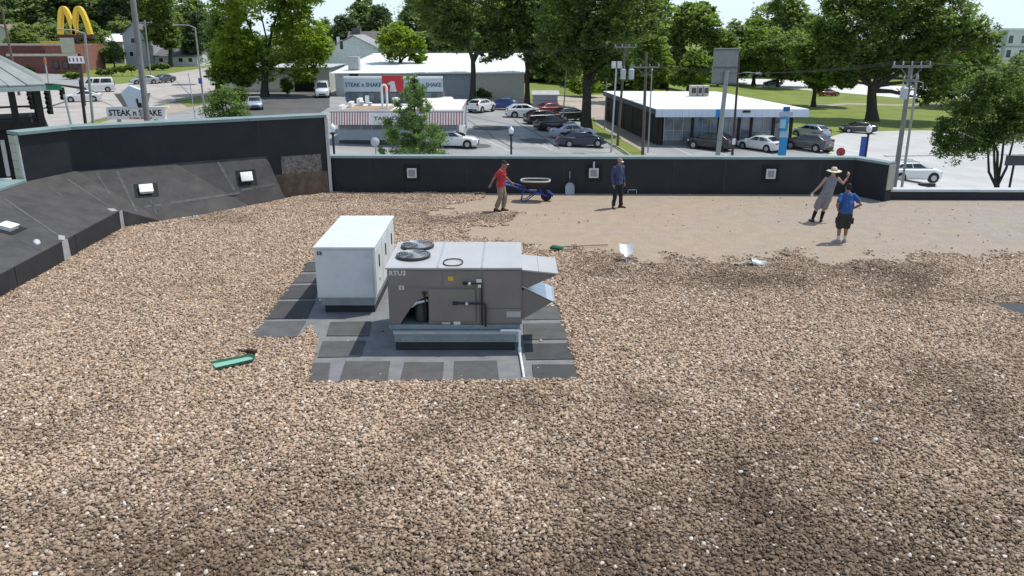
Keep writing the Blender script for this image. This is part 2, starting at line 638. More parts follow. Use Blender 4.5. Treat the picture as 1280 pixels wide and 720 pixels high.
# coping along the outer top of the left slope
lc_pts = [(tn.x, tn.y), (tf.x - 0.0, tf.y)]
for k in range(8):
    a = tn.lerp(tf, k / 8 + (0.0005 if k else 0)); b2 = tn.lerp(tf, (k + 1) / 8 - 0.0005)
    q = MB()
    q.prism([(a.x + 0.05, a.y, 1.41), (b2.x + 0.05, b2.y, 1.41), (b2.x - 0.75, b2.y, 1.41), (a.x - 0.75, a.y, 1.41)], (0, 0, 0.08))
    q.build('coping_section', M_coping, skirt, world=True, bevel=0.006)


def on_skirt(u, v):
    """point and normal of the skirt seen at a pixel"""
    o = Vector((0, 0, CAM_H)); dd = ray(u, v)
    best = None
    for a, b, c in SK_TRIS:
        h = mgeo.intersect_ray_tri(a, b, c, dd, o, True)
        if h is not None and (best is None or (h - o).length < (best[0] - o).length):
            n = (b - a).cross(c - a).normalized()
            if n.z < 0:
                n = -n
            best = (h, n)
    return best


M_seam = mat('pale_lap_seam', (0.095, 0.092, 0.09), 0.85, var=0.3, scale=6)


def seam(pxs, w, h, material, name='lap_seam', parent=skirt):
    hs = [on_skirt(u, v) for u, v in pxs]
    hs = [x for x in hs if x]
    if len(hs) < 2:
        return
    mb = MB()
    top = []; bot = []
    for i, (p, n) in enumerate(hs):
        t = (hs[min(i + 1, len(hs) - 1)][0] - hs[max(i - 1, 0)][0]).normalized()
        s = n.cross(t).normalized() * (w / 2)
        e = n * h
        top.append((p + s + e, p - s + e)); bot.append((p + s, p - s))
    for i in range(len(hs) - 1):
        a, b2 = top[i]; c, e = top[i + 1]
        mb.quad(a, b2, e, c)
        mb.quad(bot[i][0], a, c, bot[i + 1][0])
        mb.quad(b2, bot[i][1], bot[i + 1][1], e)
    mb.build(name, material, parent, world=True)


def subdiv(p0, p1, n=7):
    return [(p0[0] + (p1[0] - p0[0]) * k / n, p0[1] + (p1[1] - p0[1]) * k / n) for k in range(n + 1)]


for a, b2, w in [((146, 214), (171, 266), 0.09), ((272, 202), (293, 238), 0.10), ((334, 197), (357, 245), 0.08), ((180, 259), (300, 241), 0.10),
                 ((302, 238), (345, 230), 0.09), ((120, 216), (138, 244), 0.06), ((84, 224), (137, 259), 0.07), ((6, 249), (78, 298), 0.09), ((20, 297), (60, 318), 0.03),
                 ((60, 233), (80, 247), 0.05), ((188, 250), (196, 268), 0.05)]:
    seam(subdiv(a, b2), w, 0.007, M_seam)
M_patch = mat('silver_patch_tape', (0.36, 0.36, 0.36), 0.5, var=0.2, scale=6)
seam(subdiv((73, 297), (92, 299)), 0.34, 0.012, M_patch, 'repair_patch')
seam(subdiv((138, 261), (158, 273)), 0.22, 0.012, M_patch, 'repair_patch')
seam(subdiv((152, 270), (166, 266)), 0.2, 0.014, M_patch, 'repair_patch')
for (u, v, w) in ((83, 315, 0.34), (152, 273, 0.26)):
    p = A(u, v, 1)
    # strip hanging down the kerb face
    o = Vector((0, 0, CAM_H)); dd = ray(u, v)
    s = ((cf.x - cn.x) / (cf.y - cn.y))
    tt = (cn.x - s * cn.y + 0.03) / (dd.x - s * dd.y)
    h = o + dd * tt
    q = MB(); q.prism([(h.x + 0.0, h.y - w / 2, 0.0), (h.x, h.y + w / 2, 0.0), (h.x - 0.0, h.y + w / 2 - 0.03, 0.56), (h.x, h.y - w / 2 + 0.03, 0.56)], (0.012, 0, 0))
    q.build('repair_patch', M_patch, skirt, world=True)

# white roof vents: boxes with rounded lids on dark flanges
M_ventw = mat('white_vent_plastic', (0.80, 0.80, 0.79), 0.4, var=0.03)
M_flange = mat('dark_vent_flange', (0.012, 0.012, 0.013), 0.8)


def vent(label, p, n, up, w, h, depth, group, cat='vent', extra=None, grey=None):
    n = n.normalized(); up = (up - n * up.dot(n)).normalized(); s = up.cross(n)
    Mx = Matrix((s, up, n)).transposed().to_4x4(); Mx.translation = Vector((0, 0, 0))
    r = thing('roof_vent', label, cat, p, 0, group)
    mb = MB(); mb.box(-w * 0.85, w * 0.85, -h * 0.85, h * 0.85, 0.0, 0.012, Mx); mb.build('flange', M_flange, r)
    mb = MB(); mb.box(-w * 0.46, w * 0.46, -h * 0.46, h * 0.46, 0.012, depth, Mx); mb.build('housing', grey or M_ventw, r, bevel=0.008)
    mb = MB(); mb.box(-w * 0.5, w * 0.5, -h * 0.5, h * 0.5, depth, depth + 0.03, Mx); mb.build('cover', grey or M_ventw, r, bevel=0.02, smooth=True)
    if grey:
        mb = MB(); mb.box(-w * 0.33, w * 0.33, -h * 0.33, h * 0.33, depth + 0.031, depth + 0.036, Mx); mb.build('grille', mat('vent_grille_grey', (0.26, 0.26, 0.27), 0.6), r)
    return r


up = Vector((0, 0, 1))
for (u, v, w, h, lab) in ((183, 238, 0.42, 0.36, 'white box vent midway along the sloping skirt, left of the other on the rear slope'),
                          (308, 222, 0.40, 0.34, 'white box vent on the skirt facet nearest the flaking wall flashing'),
                          (10, 286, 0.44, 0.36, 'white box vent at the far left picture edge on the skirt')):
    p, n = on_skirt(u, v)
    vent(lab, p, n, up, w, h, 0.10, 'white box vents on the roof skirt')
p, n = on_skirt(46, 303)
r = thing('plastic_vent', 'small rounded pale plastic cap on the skirt just right of a box vent', 'vent cap', p)
mb = MB(); Mx = n.to_track_quat('Z', 'Y').to_matrix() @ Matrix.Rotation(0.5, 3, 'Z')
mb.ellipsoid((0, 0, 0), (0.17, 0.09, 0.07), M=Mx); mb.build('cap', mat('pale_cap', (0.5, 0.5, 0.5), 0.5), r, smooth=True)
M_ventg = mat('grey_white_wall_vent', (0.56, 0.56, 0.58), 0.5, var=0.05)
for (u, v, lab) in ((515, 216, 'square grey wall vent left of the man in red on the rear parapet'),
                    (742, 216, 'square grey wall vent with short pipe above between shovel and man in navy'),
                    (963, 217, 'square grey wall vent on rear parapet left of the man in the straw hat')):
    p = A(u, v, 29.7)
    y = 29.86 - (p.x + 6.92) * 0.01995 - 0.006
    p = A(u, v, y)
    r = vent(lab, Vector((p.x, y, p.z)), Vector((0, -1, 0)), up, 0.36, 0.37, 0.05, 'square vents on the rear parapet', grey=M_ventg)
    if u == 742:
        mb = MB(); mb.tube([(0, -0.04, 0.19), (0, -0.04, 0.42)], 0.035, 10); mb.build('vent_pipe', M_ventg, r)
p = A(790, 240, 29.6)
r = thing('wall_bracket', 'small grey hoop bracket at the foot of the parapet right of the man in navy', 'bracket', (p.x, 29.60, 0))
mb = MB(); mb.tube([(-0.15, 0, 0), (-0.15, 0, 0.13), (-0.12, 0, 0.16), (0.14, 0, 0.16), (0.17, 0, 0.13), (0.17, 0, 0.0)], 0.018, 6); mb.build('hoop', M_galv, r)

# ------------------------------------------------------------------ membrane sheet and walkway pads round the units
M_sheet = mat('grey_membrane_sheet', (0.185, 0.187, 0.19), 0.75, var=0.2, scale=2.5)
M_pad = mat('charcoal_walkway_pad', (0.062, 0.061, 0.061), 0.85, var=0.2, scale=3, bump=0.5, bscale=90)
M_pad2 = mat('worn_walkway_pad', (0.092, 0.09, 0.088), 0.85, var=0.2, scale=3, bump=0.5, bscale=90)
sheetA = [Z(u, v)[:2] for u, v in ((398, 424), (386, 478), (724, 475), (697, 383))] + [(0.95, 16.9), (-2.7, 17.4), (-2.75, 19.9), (-4.45, 19.9), (-4.45, 16.2)]
PADSHEET.append(sheetA)
PADSHEET.append([Z(u, v)[:2] for u, v in ((314, 423), (372, 423), (400, 395), (412, 325), (388, 325))])
o = MB().prism([(x, y, 0.004) for x, y in sheetA], (0, 0, 0.006)).build('roof_membrane', M_sheet)
tag(o, 'grey membrane sheet laid under the two rooftop units', 'roof membrane')
o = MB().prism([(x, y, 0.004) for x, y in PADSHEET[1]], (0, 0, 0.005)).build('roof_membrane', M_sheet)
tag(o, 'grey membrane strip under the pad column left of the white unit', 'roof membrane')
pads = [
    ((386, 478), (410, 478), (413, 455), (391, 455), 'small charcoal walkway pad at the front left corner of the mat rows', 1),
    ((424, 478), (484, 478), (488, 453), (432, 453), 'charcoal pad in the front row, second from the left corner', 0),
    ((500, 477), (553, 477), (555, 454), (506, 454), 'charcoal pad in the front row left of centre below the taupe unit', 1),
    ((567, 477), (624, 476), (621, 452), (568, 453), 'charcoal pad in the front row just left of the white drain pipe', 1),
    ((667, 476), (724, 475), (718, 457), (665, 457), 'charcoal pad at the front right corner beside the drain pipe end', 0),
    ((397, 448), (451, 447), (457, 427), (403, 428), 'charcoal pad in the second row left of the taupe unit', 0),
    ((408, 421), (461, 421), (464, 403), (413, 404), 'charcoal pad in front of the white unit plinth', 0),
    ((658, 451), (719, 450), (713, 430), (655, 431), 'charcoal pad right of the taupe unit, one row behind the corner', 0),
    ((655, 426), (711, 425), (705, 405), (654, 406), 'charcoal pad right of the taupe unit below the lower hood', 0),
    ((654, 401), (703, 400), (696, 380), (654, 381), 'worn grey pad right of the taupe unit under the hoods', 1),
    ((315, 423), (371, 422), (383, 402), (329, 403), 'nearest charcoal pad in the column left of the white unit', 1),
    ((330, 400), (384, 399), (394, 377), (345, 378), 'second nearest charcoal pad in the column left of the white unit', 0),
    ((347, 375), (394, 374), (400, 357), (359, 358), 'middle charcoal pad in the column left of the white unit', 0),
    ((361, 355), (400, 354), (404, 343), (368, 344), 'fourth charcoal pad back in the column left of the white unit', 0),
    ((370, 341), (404, 340), (408, 328), (377, 329), 'farthest charcoal pad in the column left of the white unit', 0)]
for *q, lab, k in pads:
    mb = MB()
    pts = [Z(u, v) for u, v in q]
    mb.prism([(p.x, p.y, 0.012) for p in pts], (0, 0, 0.014 + 0.004 * random.random()))
    M_pad3 = mat('faded_walkway_pad', (0.105, 0.104, 0.102), 0.85, var=0.25, scale=3, bump=0.5, bscale=90)
    o = mb.build('walkway_pad', random.choice([M_pad2, M_pad2, M_pad3]) if k else random.choice([M_pad, M_pad, M_pad2]), bevel=0.004)
    tag(o, lab, 'pad', 'charcoal walkway pads round the units')
pts = [Z(u, v) for u, v in ((1240, 379), (1300, 379), (1310, 394), (1275, 393), (1258, 388))]
PADSHEET.append([tuple(p[:2]) for p in pts])
o = MB().prism([(p.x, p.y, 0.004) for p in pts], (0, 0, 0.008)).build('membrane_patch', mat('dark_grey_patch', (0.055, 0.057, 0.063), 0.8))
tag(o, 'bare dark grey membrane patch in the gravel at the right picture edge', 'membrane patch')

# ------------------------------------------------------------------ gravel
def stone_collection():
    c = bpy.data.collections.new('stone_shapes')
    m = bpy.data.materials.new('river_gravel')
    m.use_nodes = True
    t = m.node_tree
    b = t.nodes['Principled BSDF']
    b.inputs['Roughness'].default_value = 0.75
    b.inputs['Specular IOR Level'].default_value = 0.3
    a1 = t.nodes.new('ShaderNodeAttribute'); a1.attribute_type = 'INSTANCER'; a1.attribute_name = 'tone'
    a2 = t.nodes.new('ShaderNodeAttribute'); a2.attribute_type = 'INSTANCER'; a2.attribute_name = 'damp'
    cr = t.nodes.new('ShaderNodeValToRGB')
    els = [(0.0, (0.096, 0.071, 0.055)), (0.14, (0.234, 0.163, 0.113)), (0.32, (0.424, 0.298, 0.197)), (0.48, (0.510, 0.367, 0.253)), (0.62, (0.448, 0.340, 0.251)),
           (0.76, (0.596, 0.453, 0.323)), (0.88, (0.554, 0.411, 0.325)), (0.96, (0.748, 0.627, 0.509)), (1.0, (0.774, 0.712, 0.653))]
    cr.color_ramp.elements[0].position, cr.color_ramp.elements[0].color = els[0][0], (*els[0][1], 1)
    cr.color_ramp.elements[1].position, cr.color_ramp.elements[1].color = els[-1][0], (*els[-1][1], 1)
    for p, col in els[1:-1]:
        e = cr.color_ramp.elements.new(p); e.color = (*col, 1)
    t.links.new(a1.outputs['Fac'], cr.inputs[0])
    mx = t.nodes.new('ShaderNodeMix'); mx.data_type = 'RGBA'; mx.blend_type = 'MULTIPLY'
    mx.inputs['B'].default_value = (0.33, 0.305, 0.285, 1)
    t.links.new(a2.outputs['Fac'], mx.inputs['Factor'])
    t.links.new(cr.outputs[0], mx.inputs['A'])
    tc = t.nodes.new('ShaderNodeTexCoord')
    n = t.nodes.new('ShaderNodeTexNoise'); n.inputs['Scale'].default_value = 30; n.inputs['Detail'].default_value = 3
    t.links.new(tc.outputs['Object'], n.inputs['Vector'])
    m2 = t.nodes.new('ShaderNodeMix'); m2.data_type = 'RGBA'; m2.blend_type = 'OVERLAY'; m2.inputs['Factor'].default_value = 0.35
    t.links.new(mx.outputs['Result'], m2.inputs['A']); t.links.new(n.outputs['Fac'], m2.inputs['B'])
    t.links.new(m2.outputs['Result'], b.inputs['Base Color'])
    r = random.Random(5)
    for k in range(8):
        bm = bmesh.new()
        bmesh.ops.create_icosphere(bm, subdivisions=2, radius=0.5)
        ax = Vector((1.0, r.uniform(0.50, 0.92), r.uniform(0.34, 0.66)))
        planes = [(Vector((r.gauss(0, 1), r.gauss(0, 1), r.gauss(0, 1))).normalized(), r.uniform(0.30, 0.46)) for _ in range(7)]
        for v in bm.verts:
            p = v.co.copy()
            for nrm, dd in planes:
                e = p.dot(nrm) - dd
                if e > 0:
                    p -= nrm * e * 0.8
            v.co = Vector((p.x * ax.x, p.y * ax.y, p.z * ax.z)) * 1.12
        me = bpy.data.meshes.new('stone')
        for fc in bm.faces:
            fc.smooth = k % 2 == 0
        bm.to_mesh(me); bm.free()
        me.materials.append(m)
        c.objects.link(bpy.data.objects.new('stone', me))
    return c


def value_noise(x, y, sc, seed):
    r = np.random.default_rng(seed)
    g = r.random((64, 64))
    fx, fy = x / sc + 100, y / sc + 100
    ix, iy = np.floor(fx).astype(int), np.floor(fy).astype(int)
    tx, ty = fx - ix, fy - iy
    tx, ty = tx * tx * (3 - 2 * tx), ty * ty * (3 - 2 * ty)
    a = g[ix % 64, iy % 64]; b = g[(ix + 1) % 64, iy % 64]; c = g[ix % 64, (iy + 1) % 64]; e = g[(ix + 1) % 64, (iy + 1) % 64]
    return (a * (1 - tx) + b * tx) * (1 - ty) + (c * (1 - tx) + e * tx) * ty


def gravel():
    pts = []
    for (sp, zlo, zhi, keep, smin) in ((0.037, 0.004, 0.018, 0.95, 1.0), (0.047, 0.018, 0.036, 0.76, 1.0)):
        xs = np.arange(-14.5, 19.5, sp); ys = np.arange(6.3, 30.2, sp)
        X, Y = np.meshgrid(xs, ys)
        X = X + rng.uniform(-sp * 0.48, sp * 0.48, X.shape); Y = Y + rng.uniform(-sp * 0.48, sp * 0.48, Y.shape)
        X, Y = X.ravel(), Y.ravel()
        k = (np.abs(X) < 0.69 * Y + 2.6) & (rng.random(X.size) < keep)
        # inside the kerb and skirt line and in front of the walls
        lim = np.where(Y < 24.3, -11.13 - (Y - 3) * 0.0465, 0)
        k &= (Y >= 24.3) | (X > lim)
        k &= ~((Y >= 24.2) & in_poly(X, Y, [(-20, 24.2), (cf.x, 24.3), (f[0].x, f[0].y), (f[1].x, f[1].y), (f[2].x, f[2].y), (f[3].x, f[3].y), (-8.0, 28.95), (-6.9, 29.70), (-6.9, 40), (-20, 40)]))
        k &= Y < 29.80 - (X + 6.92) * 0.02
        k &= ~((X > 13.0) & (Y > 28.45))
        X, Y = X[k], Y[k]
        pts.append((X, Y, rng.uniform(zlo, zhi, X.size)))
    X = np.concatenate([p[0] for p in pts]); Y = np.concatenate([p[1] for p in pts]); Zz = np.concatenate([p[2] for p in pts])
    w = 0.55
    dx = (value_noise(X, Y, 0.5, 3) - 0.5) * w + (value_noise(X, Y, 0.17, 4) - 0.5) * 0.35
    dy = (value_noise(X, Y, 0.6, 5) - 0.5) * w * 1.4 + (value_noise(X, Y, 0.2, 6) - 0.5) * 0.5
    bare = in_poly(X + dx, Y + dy, BARE)
    # spill: thinned stones near the edge of the bare area, a few strays well inside it
    bare_in = in_poly(X + dx * 1.4, Y + dy * 1.4 - 0.55, BARE) & in_poly(X + dx + 0.3, Y + dy, BARE)
    strays = rng.random(X.size) < np.where(bare_in, 0.0022 * (value_noise(X, Y, 1.6, 8) > 0.5), 0.16)
    keep = ~bare | strays
    for i, pl in enumerate(PADSHEET):
        e = 0.10
        wx = (value_noise(X, Y, 0.12, 20 + i) - 0.5) * e; wy = (value_noise(X, Y, 0.13, 30 + i) - 0.5) * e
        keep &= ~in_poly(X + wx, Y + wy, pl) | (rng.random(X.size) < 0.0015)
    # a tongue of gravel over the mats beside the white unit
    X, Y, Zz = X[keep], Y[keep], Zz[keep]
    # low mounds where gravel was raked up along the bare edge
    n = X.size
    Zz += 0.05 * np.clip(value_noise(X, Y, 1.1, 12) - 0.45, 0, 1)
    # damp, silty stones towards the front and the right; drier tan ones at the left middle
    big = value_noise(X, Y, 3.2, 41) * 0.55 + value_noise(X, Y, 1.1, 42) * 0.3 + value_noise(X, Y, 0.4, 43) * 0.15
    front = np.clip((13.0 - Y) / 5.0, 0, 1)
    right = np.clip((X + 0.5) / 7.0, 0, 1)
    damp = np.clip((big - 0.50) * 2.0 + front * 0.95 + right * 0.34 - 0.10, 0, 1)
    damp = np.clip(damp + rng.normal(0, 0.10, n), 0, 1)
    tone = np.clip(rng.beta(1.5, 1.5, n) * 0.97, 0, 0.955)
    tone = np.where(rng.random(n) < 0.02, rng.uniform(0.96, 1.0, n), tone)
    damp = np.where(tone > 0.955, damp * 0.35, damp)
    me = bpy.data.meshes.new('gravel')
    me.vertices.add(n)
    me.vertices.foreach_set('co', np.stack([X, Y, Zz], 1).astype(np.float32).ravel())
    for nm, arr in (('tone', tone), ('damp', damp)):
        a = me.attributes.new(nm, 'FLOAT', 'POINT')
        a.data.foreach_set('value', arr.astype(np.float32))
    o = bpy.data.objects.new('gravel', me)
    COL.objects.link(o)
    tag(o, 'loose tan river gravel spread over the flat roof', kind='stuff')
    ng = bpy.data.node_groups.new('scatter_stones', 'GeometryNodeTree')
    ng.interface.new_socket('Geometry', in_out='INPUT', socket_type='NodeSocketGeometry')
    ng.interface.new_socket('Geometry', in_out='OUTPUT', socket_type='NodeSocketGeometry')
    N = ng.nodes
    gi, go = N.new('NodeGroupInput'), N.new('NodeGroupOutput')
    ci = N.new('GeometryNodeCollectionInfo'); ci.inputs['Collection'].default_value = stone_collection()
    ci.inputs['Separate Children'].default_value = True; ci.inputs['Reset Children'].default_value = True
    ip = N.new('GeometryNodeInstanceOnPoints')
    ip.inputs['Pick Instance'].default_value = True
    ri = N.new('FunctionNodeRandomValue'); ri.data_type = 'INT'; ri.inputs['Min'].default_value if False else None
    for s_ in ri.inputs:
        if s_.type == 'INT' and s_.name == 'Min': s_.default_value = 0
        if s_.type == 'INT' and s_.name == 'Max': s_.default_value = 7
    rr = N.new('FunctionNodeRandomValue'); rr.data_type = 'FLOAT_VECTOR'
    for s_ in rr.inputs:
        if s_.type == 'VECTOR' and s_.name == 'Min': s_.default_value = (-0.42, -0.42, 0)
        if s_.type == 'VECTOR' and s_.name == 'Max': s_.default_value = (0.42, 0.42, 6.28)
    rs = N.new('FunctionNodeRandomValue'); rs.data_type = 'FLOAT'
    for s_ in rs.inputs:
        if s_.type == 'VALUE' and s_.name == 'Min': s_.default_value = 0.036
        if s_.type == 'VALUE' and s_.name == 'Max': s_.default_value = 0.074
        if s_.name == 'Seed': s_.default_value = 9

    def outp(nd, ty):
        return [x for x in nd.outputs if x.enabled and x.type == ty][0]
    ng.links.new(gi.outputs[0], ip.inputs['Points'])
    ng.links.new(ci.outputs[0], ip.inputs['Instance'])
    ng.links.new(outp(ri, 'INT'), ip.inputs['Instance Index'])
    ng.links.new(outp(rr, 'VECTOR'), ip.inputs['Rotation'])
    # mostly small stones, a few large: random ** 2 spread between the two sizes
    for s_ in rs.inputs:
        if s_.type == 'VALUE' and s_.name == 'Min': s_.default_value = 0.0
        if s_.type == 'VALUE' and s_.name == 'Max': s_.default_value = 1.0
    pw_ = N.new('ShaderNodeMath'); pw_.operation = 'POWER'; pw_.inputs[1].default_value = 2.3
    ma_ = N.new('ShaderNodeMath'); ma_.operation = 'MULTIPLY_ADD'; ma_.inputs[1].default_value = 0.056; ma_.inputs[2].default_value = 0.028
    ng.links.new(outp(rs, 'VALUE'), pw_.inputs[0]); ng.links.new(pw_.outputs[0], ma_.inputs[0])
    ng.links.new(ma_.outputs[0], ip.inputs['Scale'])
    ng.links.new(ip.outputs[0], go.inputs[0])
    md = o.modifiers.new('scatter', 'NODES')
    md.node_group = ng
    # packed silt between the stones, so that the deck does not shine through
    return n


N_STONES = gravel()
# dark silt bed under the gravel: cells outside the bare area
def silt():
    st = 0.2
    xs = np.arange(-12.4, 19.4, st); ys = np.arange(6.0, 29.9, st)
    X, Y = np.meshgrid(xs, ys)
    cx, cy = X + st / 2, Y + st / 2
    dx = (value_noise(cx, cy, 0.5, 3) - 0.5) * 0.55; dy = (value_noise(cx, cy, 0.6, 5) - 0.5) * 0.77
    ok = ~in_poly(cx + dx, cy + dy - 0.25, BARE) & (cx > -11.2 - (cy - 3) * 0.0465 + 0.1) & (cy < 29.6 - (cx + 7) * .02) & (np.abs(cx) < 0.69 * cy + 3)
    ok &= ~((cy > 24.2) & (cx < -7.2) & (cy > 24.5 + (cx + 12) * 1.02))
    for pl in PADSHEET:
        for ox in (-st / 2, st / 2):
            for oy in (-st / 2, st / 2):
                ok &= ~in_poly(cx + ox, cy + oy, pl)
    ok &= ~((cx > 12.9) & (cy > 28.2))
    me_v, me_f = [], []
    iy, ix = np.nonzero(ok)
    for a, b in zip(iy, ix):
        x, y = xs[b], ys[a]
        o = len(me_v)
        me_v += [(x, y, 0.003), (x + st, y, 0.003), (x + st, y + st, 0.003), (x, y + st, 0.003)]
        me_f.append((o, o + 1, o + 2, o + 3))
    me = bpy.data.meshes.new('roof_silt'); me.from_pydata(me_v, [], me_f)
    me.materials.append(mat('brown_silt', (0.11, 0.085, 0.062), 0.95, scale=3, col2=(0.20, 0.155, 0.115), detail=8, bump=0.5, bscale=30))
    o = bpy.data.objects.new('roof_silt', me); COL.objects.link(o)
    tag(o, 'brown silt packed between the roof gravel stones', kind='stuff')


silt()

# ================================================================== rooftop units
M_unitw = mat('white_enamel_sheet', (0.63, 0.665, 0.685), 0.4, var=0.10, scale=1.6)
M_taupe = mat('taupe_enamel_sheet', (0.185, 0.162, 0.150), 0.5, var=0.08, scale=1.5, spec=0.3)
M_taupe2 = mat('taupe_panel_sheet', (0.205, 0.178, 0.163), 0.5, var=0.08, scale=1.5, spec=0.3)
M_lid = mat('sunlit_lid_sheet', (0.44, 0.435, 0.44), 0.45, var=0.07, scale=1.3)  # lids of the taupe unit: sunlight on top is put into this paler colour
M_curb = mat('blue_grey_galvanised', (0.25, 0.30, 0.335), 0.4, metal=0.45, var=0.15, scale=4)
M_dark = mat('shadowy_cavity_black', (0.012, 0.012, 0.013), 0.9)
M_print = mat('black_print', (0.02, 0.02, 0.02), 0.7)
M_wprint = mat('white_print', (0.62, 0.60, 0.60), 0.7)
M_silver = mat('bright_aluminium', (0.62, 0.66, 0.70), 0.28, metal=0.75, var=0.1, scale=5)
M_pvc = mat('white_plastic_pipe', (0.78, 0.79, 0.80), 0.4, var=0.04)


def part(name, m, parent, fn, bevel=0.0, smooth=False):
    mb = MB()
    fn(mb)
    return mb.build(name, m, parent, bevel=bevel, smooth=smooth, world=True)


wu = thing('air_conditioning_unit', 'white boxy rooftop unit on a dark plinth left of the taupe machine', 'rooftop unit', (-3.6, 17.9, 0))
wx0, wx1, wy0, wy1 = -4.22, -2.95, 16.46, 19.38
part('cabinet', M_unitw, wu, lambda m: m.box(wx0, wx1, wy0, wy1, 0.38, 1.47), bevel=0.006)
part('lid', M_unitw, wu, lambda m: m.box(wx0 - 0.025, wx1 + 0.025, wy0 - 0.03, wy1 + 0.03, 1.472, 1.525), bevel=0.01)
part('front_panel', M_unitw, wu, lambda m: m.box(wx0 + 0.03, wx1 - 0.045, wy0 - 0.012, wy0 - 0.001, 0.42, 1.44), bevel=0.004)
part('corner_post', M_unitw, wu, lambda m: m.box(wx1 - 0.035, wx1 + 0.004, wy0 - 0.014, wy0 + 0.03, 0.385, 1.468), bevel=0.004)
for k in range(3):
    y0 = wy0 + 0.06 + k * 0.94
    part('side_panel', M_unitw, wu, lambda m: m.box(wx1 + 0.001, wx1 + 0.014, y0, y0 + 0.90, 0.43, 1.43), bevel=0.004)
    h = part('handle', M_black, wu, lambda m: m.box(wx1 + 0.016, wx1 + 0.035, y0 + 0.42, y0 + 0.46, 0.95, 1.22), bevel=0.004)
    part('latch', M_galv, wu, lambda m: m.box(wx1 + 0.015, wx1 + 0.03, y0 + 0.41, y0 + 0.47, 0.62, 0.70), bevel=0.004)
part('base_rail', M_curb, wu, lambda m: m.box(wx0 + 0.03, wx1 - 0.02, wy0 + 0.01, wy1 - 0.01, 0.30, 0.379))
part('base_rail', M_curb, wu, lambda m: m.box(wx0 + 0.07, wx1 - 0.05, wy0 + 0.03, wy1 - 0.03, 0.19, 0.296), bevel=0.004)
part('plinth', mat('dark_rubber_plinth', (0.03, 0.032, 0.036), 0.8), wu, lambda m: m.box(wx0 + 0.12, wx1 - 0.06, wy0 + 0.10, wy1 - 0.1, 0.009, 0.188))
for sx in (wx0 + 0.05, wx1 - 0.03):
    part('lifting_lug', M_galv, wu, lambda m: m.tube([(sx, wy0 - 0.02, 0.34), (sx, wy0 + 0.02, 0.34)], 0.03, 8))
lettering('marking', 'E8', 0.11, M_print, wu, face_cam(wx0 + 0.11 - wu.location.x, wy0 - 0.016 - wu.location.y, 1.38), 0.001)
part('rating_plate', mat('faded_sticker', (0.62, 0.65, 0.67), 0.6), wu, lambda m: m.box(wx1 - 0.24, wx1 - 0.08, wy0 - 0.0155, wy0 - 0.0125, 1.26, 1.39))

gu = thing('air_conditioning_unit', 'taupe rooftop unit with two fans on its lid and side hoods', 'rooftop unit', (-1.1, 15.3, 0))
gx0, gx1, gy0, gy1 = -2.36, 0.175, 14.45, 16.28
zb, ztp = 0.53, 1.635
notch = [(-2.16, zb), (-1.86, 0.98), (-1.60, 1.10), (-1.60, zb)]
front = [(gx0, zb), notch[0], notch[1], notch[2], notch[3], (gx1, zb), (gx1, ztp), (gx0, ztp)]
part('cabinet', M_taupe, gu, lambda m: (m.prism([(x, gy0, z) for x, z in front], (0, 0.55, 0)), m.box(gx0, gx1, gy0 + 0.552, gy1, zb, ztp)))
# what shows in the open bay: dark back, a slanted coil, the compressor and its pipes
part('bay_lining', M_dark, gu, lambda m: m.prism([(x, gy0 + 0.54, z) for x, z in ((-2.15, zb + .005), (-1.86, 0.975), (-1.605, 1.09), (-1.605, zb + .005))], (0, -0.005, 0)))
part('compressor', mat('dark_compressor', (0.03, 0.03, 0.035), 0.45), gu, lambda m: m.lathe([(0.01, 0.50), (0.13, 0.50), (0.135, 0.78), (0.10, 0.87), (0.01, 0.89)], (-1.76, gy0 + 0.22, 0.04), 16), smooth=True)
part('insulation', mat('foil_insulation', (0.55, 0.56, 0.58), 0.35, metal=0.5, var=0.3, scale=20), gu,
     lambda m: m.tube([(-1.93, gy0 + 0.05, 0.86), (-1.83, gy0 + 0.03, 0.955), (-1.72, gy0 + 0.04, 0.975), (-1.62, gy0 + 0.05, 1.0)], [0.02, 0.035, 0.03, 0.03], 8), smooth=True)
part('suction_line', M_black, gu, lambda m: m.tube([(-1.66, gy0 + 0.06, 0.62), (-1.66, gy0 + 0.02, 1.0), (-1.67, gy0 - 0.03, 1.15)], 0.018, 8))
part('grommet', M_black, gu, lambda m: m.ellipsoid((-1.67, gy0 - 0.015, 1.165), (0.05, 0.03, 0.035)))
part('bay_floor', M_curb, gu, lambda m: m.box(-2.2, -1.6, gy0 + 0.01, gy0 + 0.53, zb - 0.04, zb - 0.004))


def panel(name, x0, x1, z0, z1, dpt=0.012, m=M_taupe2):
    return part(name, m, gu, lambda q: q.box(x0, x1, gy0 - dpt, gy0 - 0.001, z0, z1), bevel=0.004)


panel('access_panel', -1.585, -0.70, 0.60, 1.245, 0.035)
panel('access_panel', -0.68, -0.62, 0.56, 1.40, 0.01)
panel('service_panel', -0.545, 0.16, 0.86, 1.60)
panel('service_panel', -0.545, 0.16, 0.56, 0.845)
panel('header_panel', -1.30, -0.575, 1.30, 1.60, 0.008)
panel('header_panel', -2.34, -1.33, 1.30, 1.60, 0.008)
part('lid', M_lid, gu, lambda m: m.box(gx0 - 0.035, gx1 + 0.015, gy0 - 0.03, gy1 + 0.03, 1.637, 1.672), bevel=0.006)
part('lid_seam', M_galv, gu, lambda m: m.box(-1.42, -1.39, gy0 - 0.02, gy1 + 0.02, 1.6725, 1.682))
part('lid_seam', M_galv, gu, lambda m: m.box(-0.58, -0.55, gy0 - 0.02, gy1 + 0.02, 1.6725, 1.682))
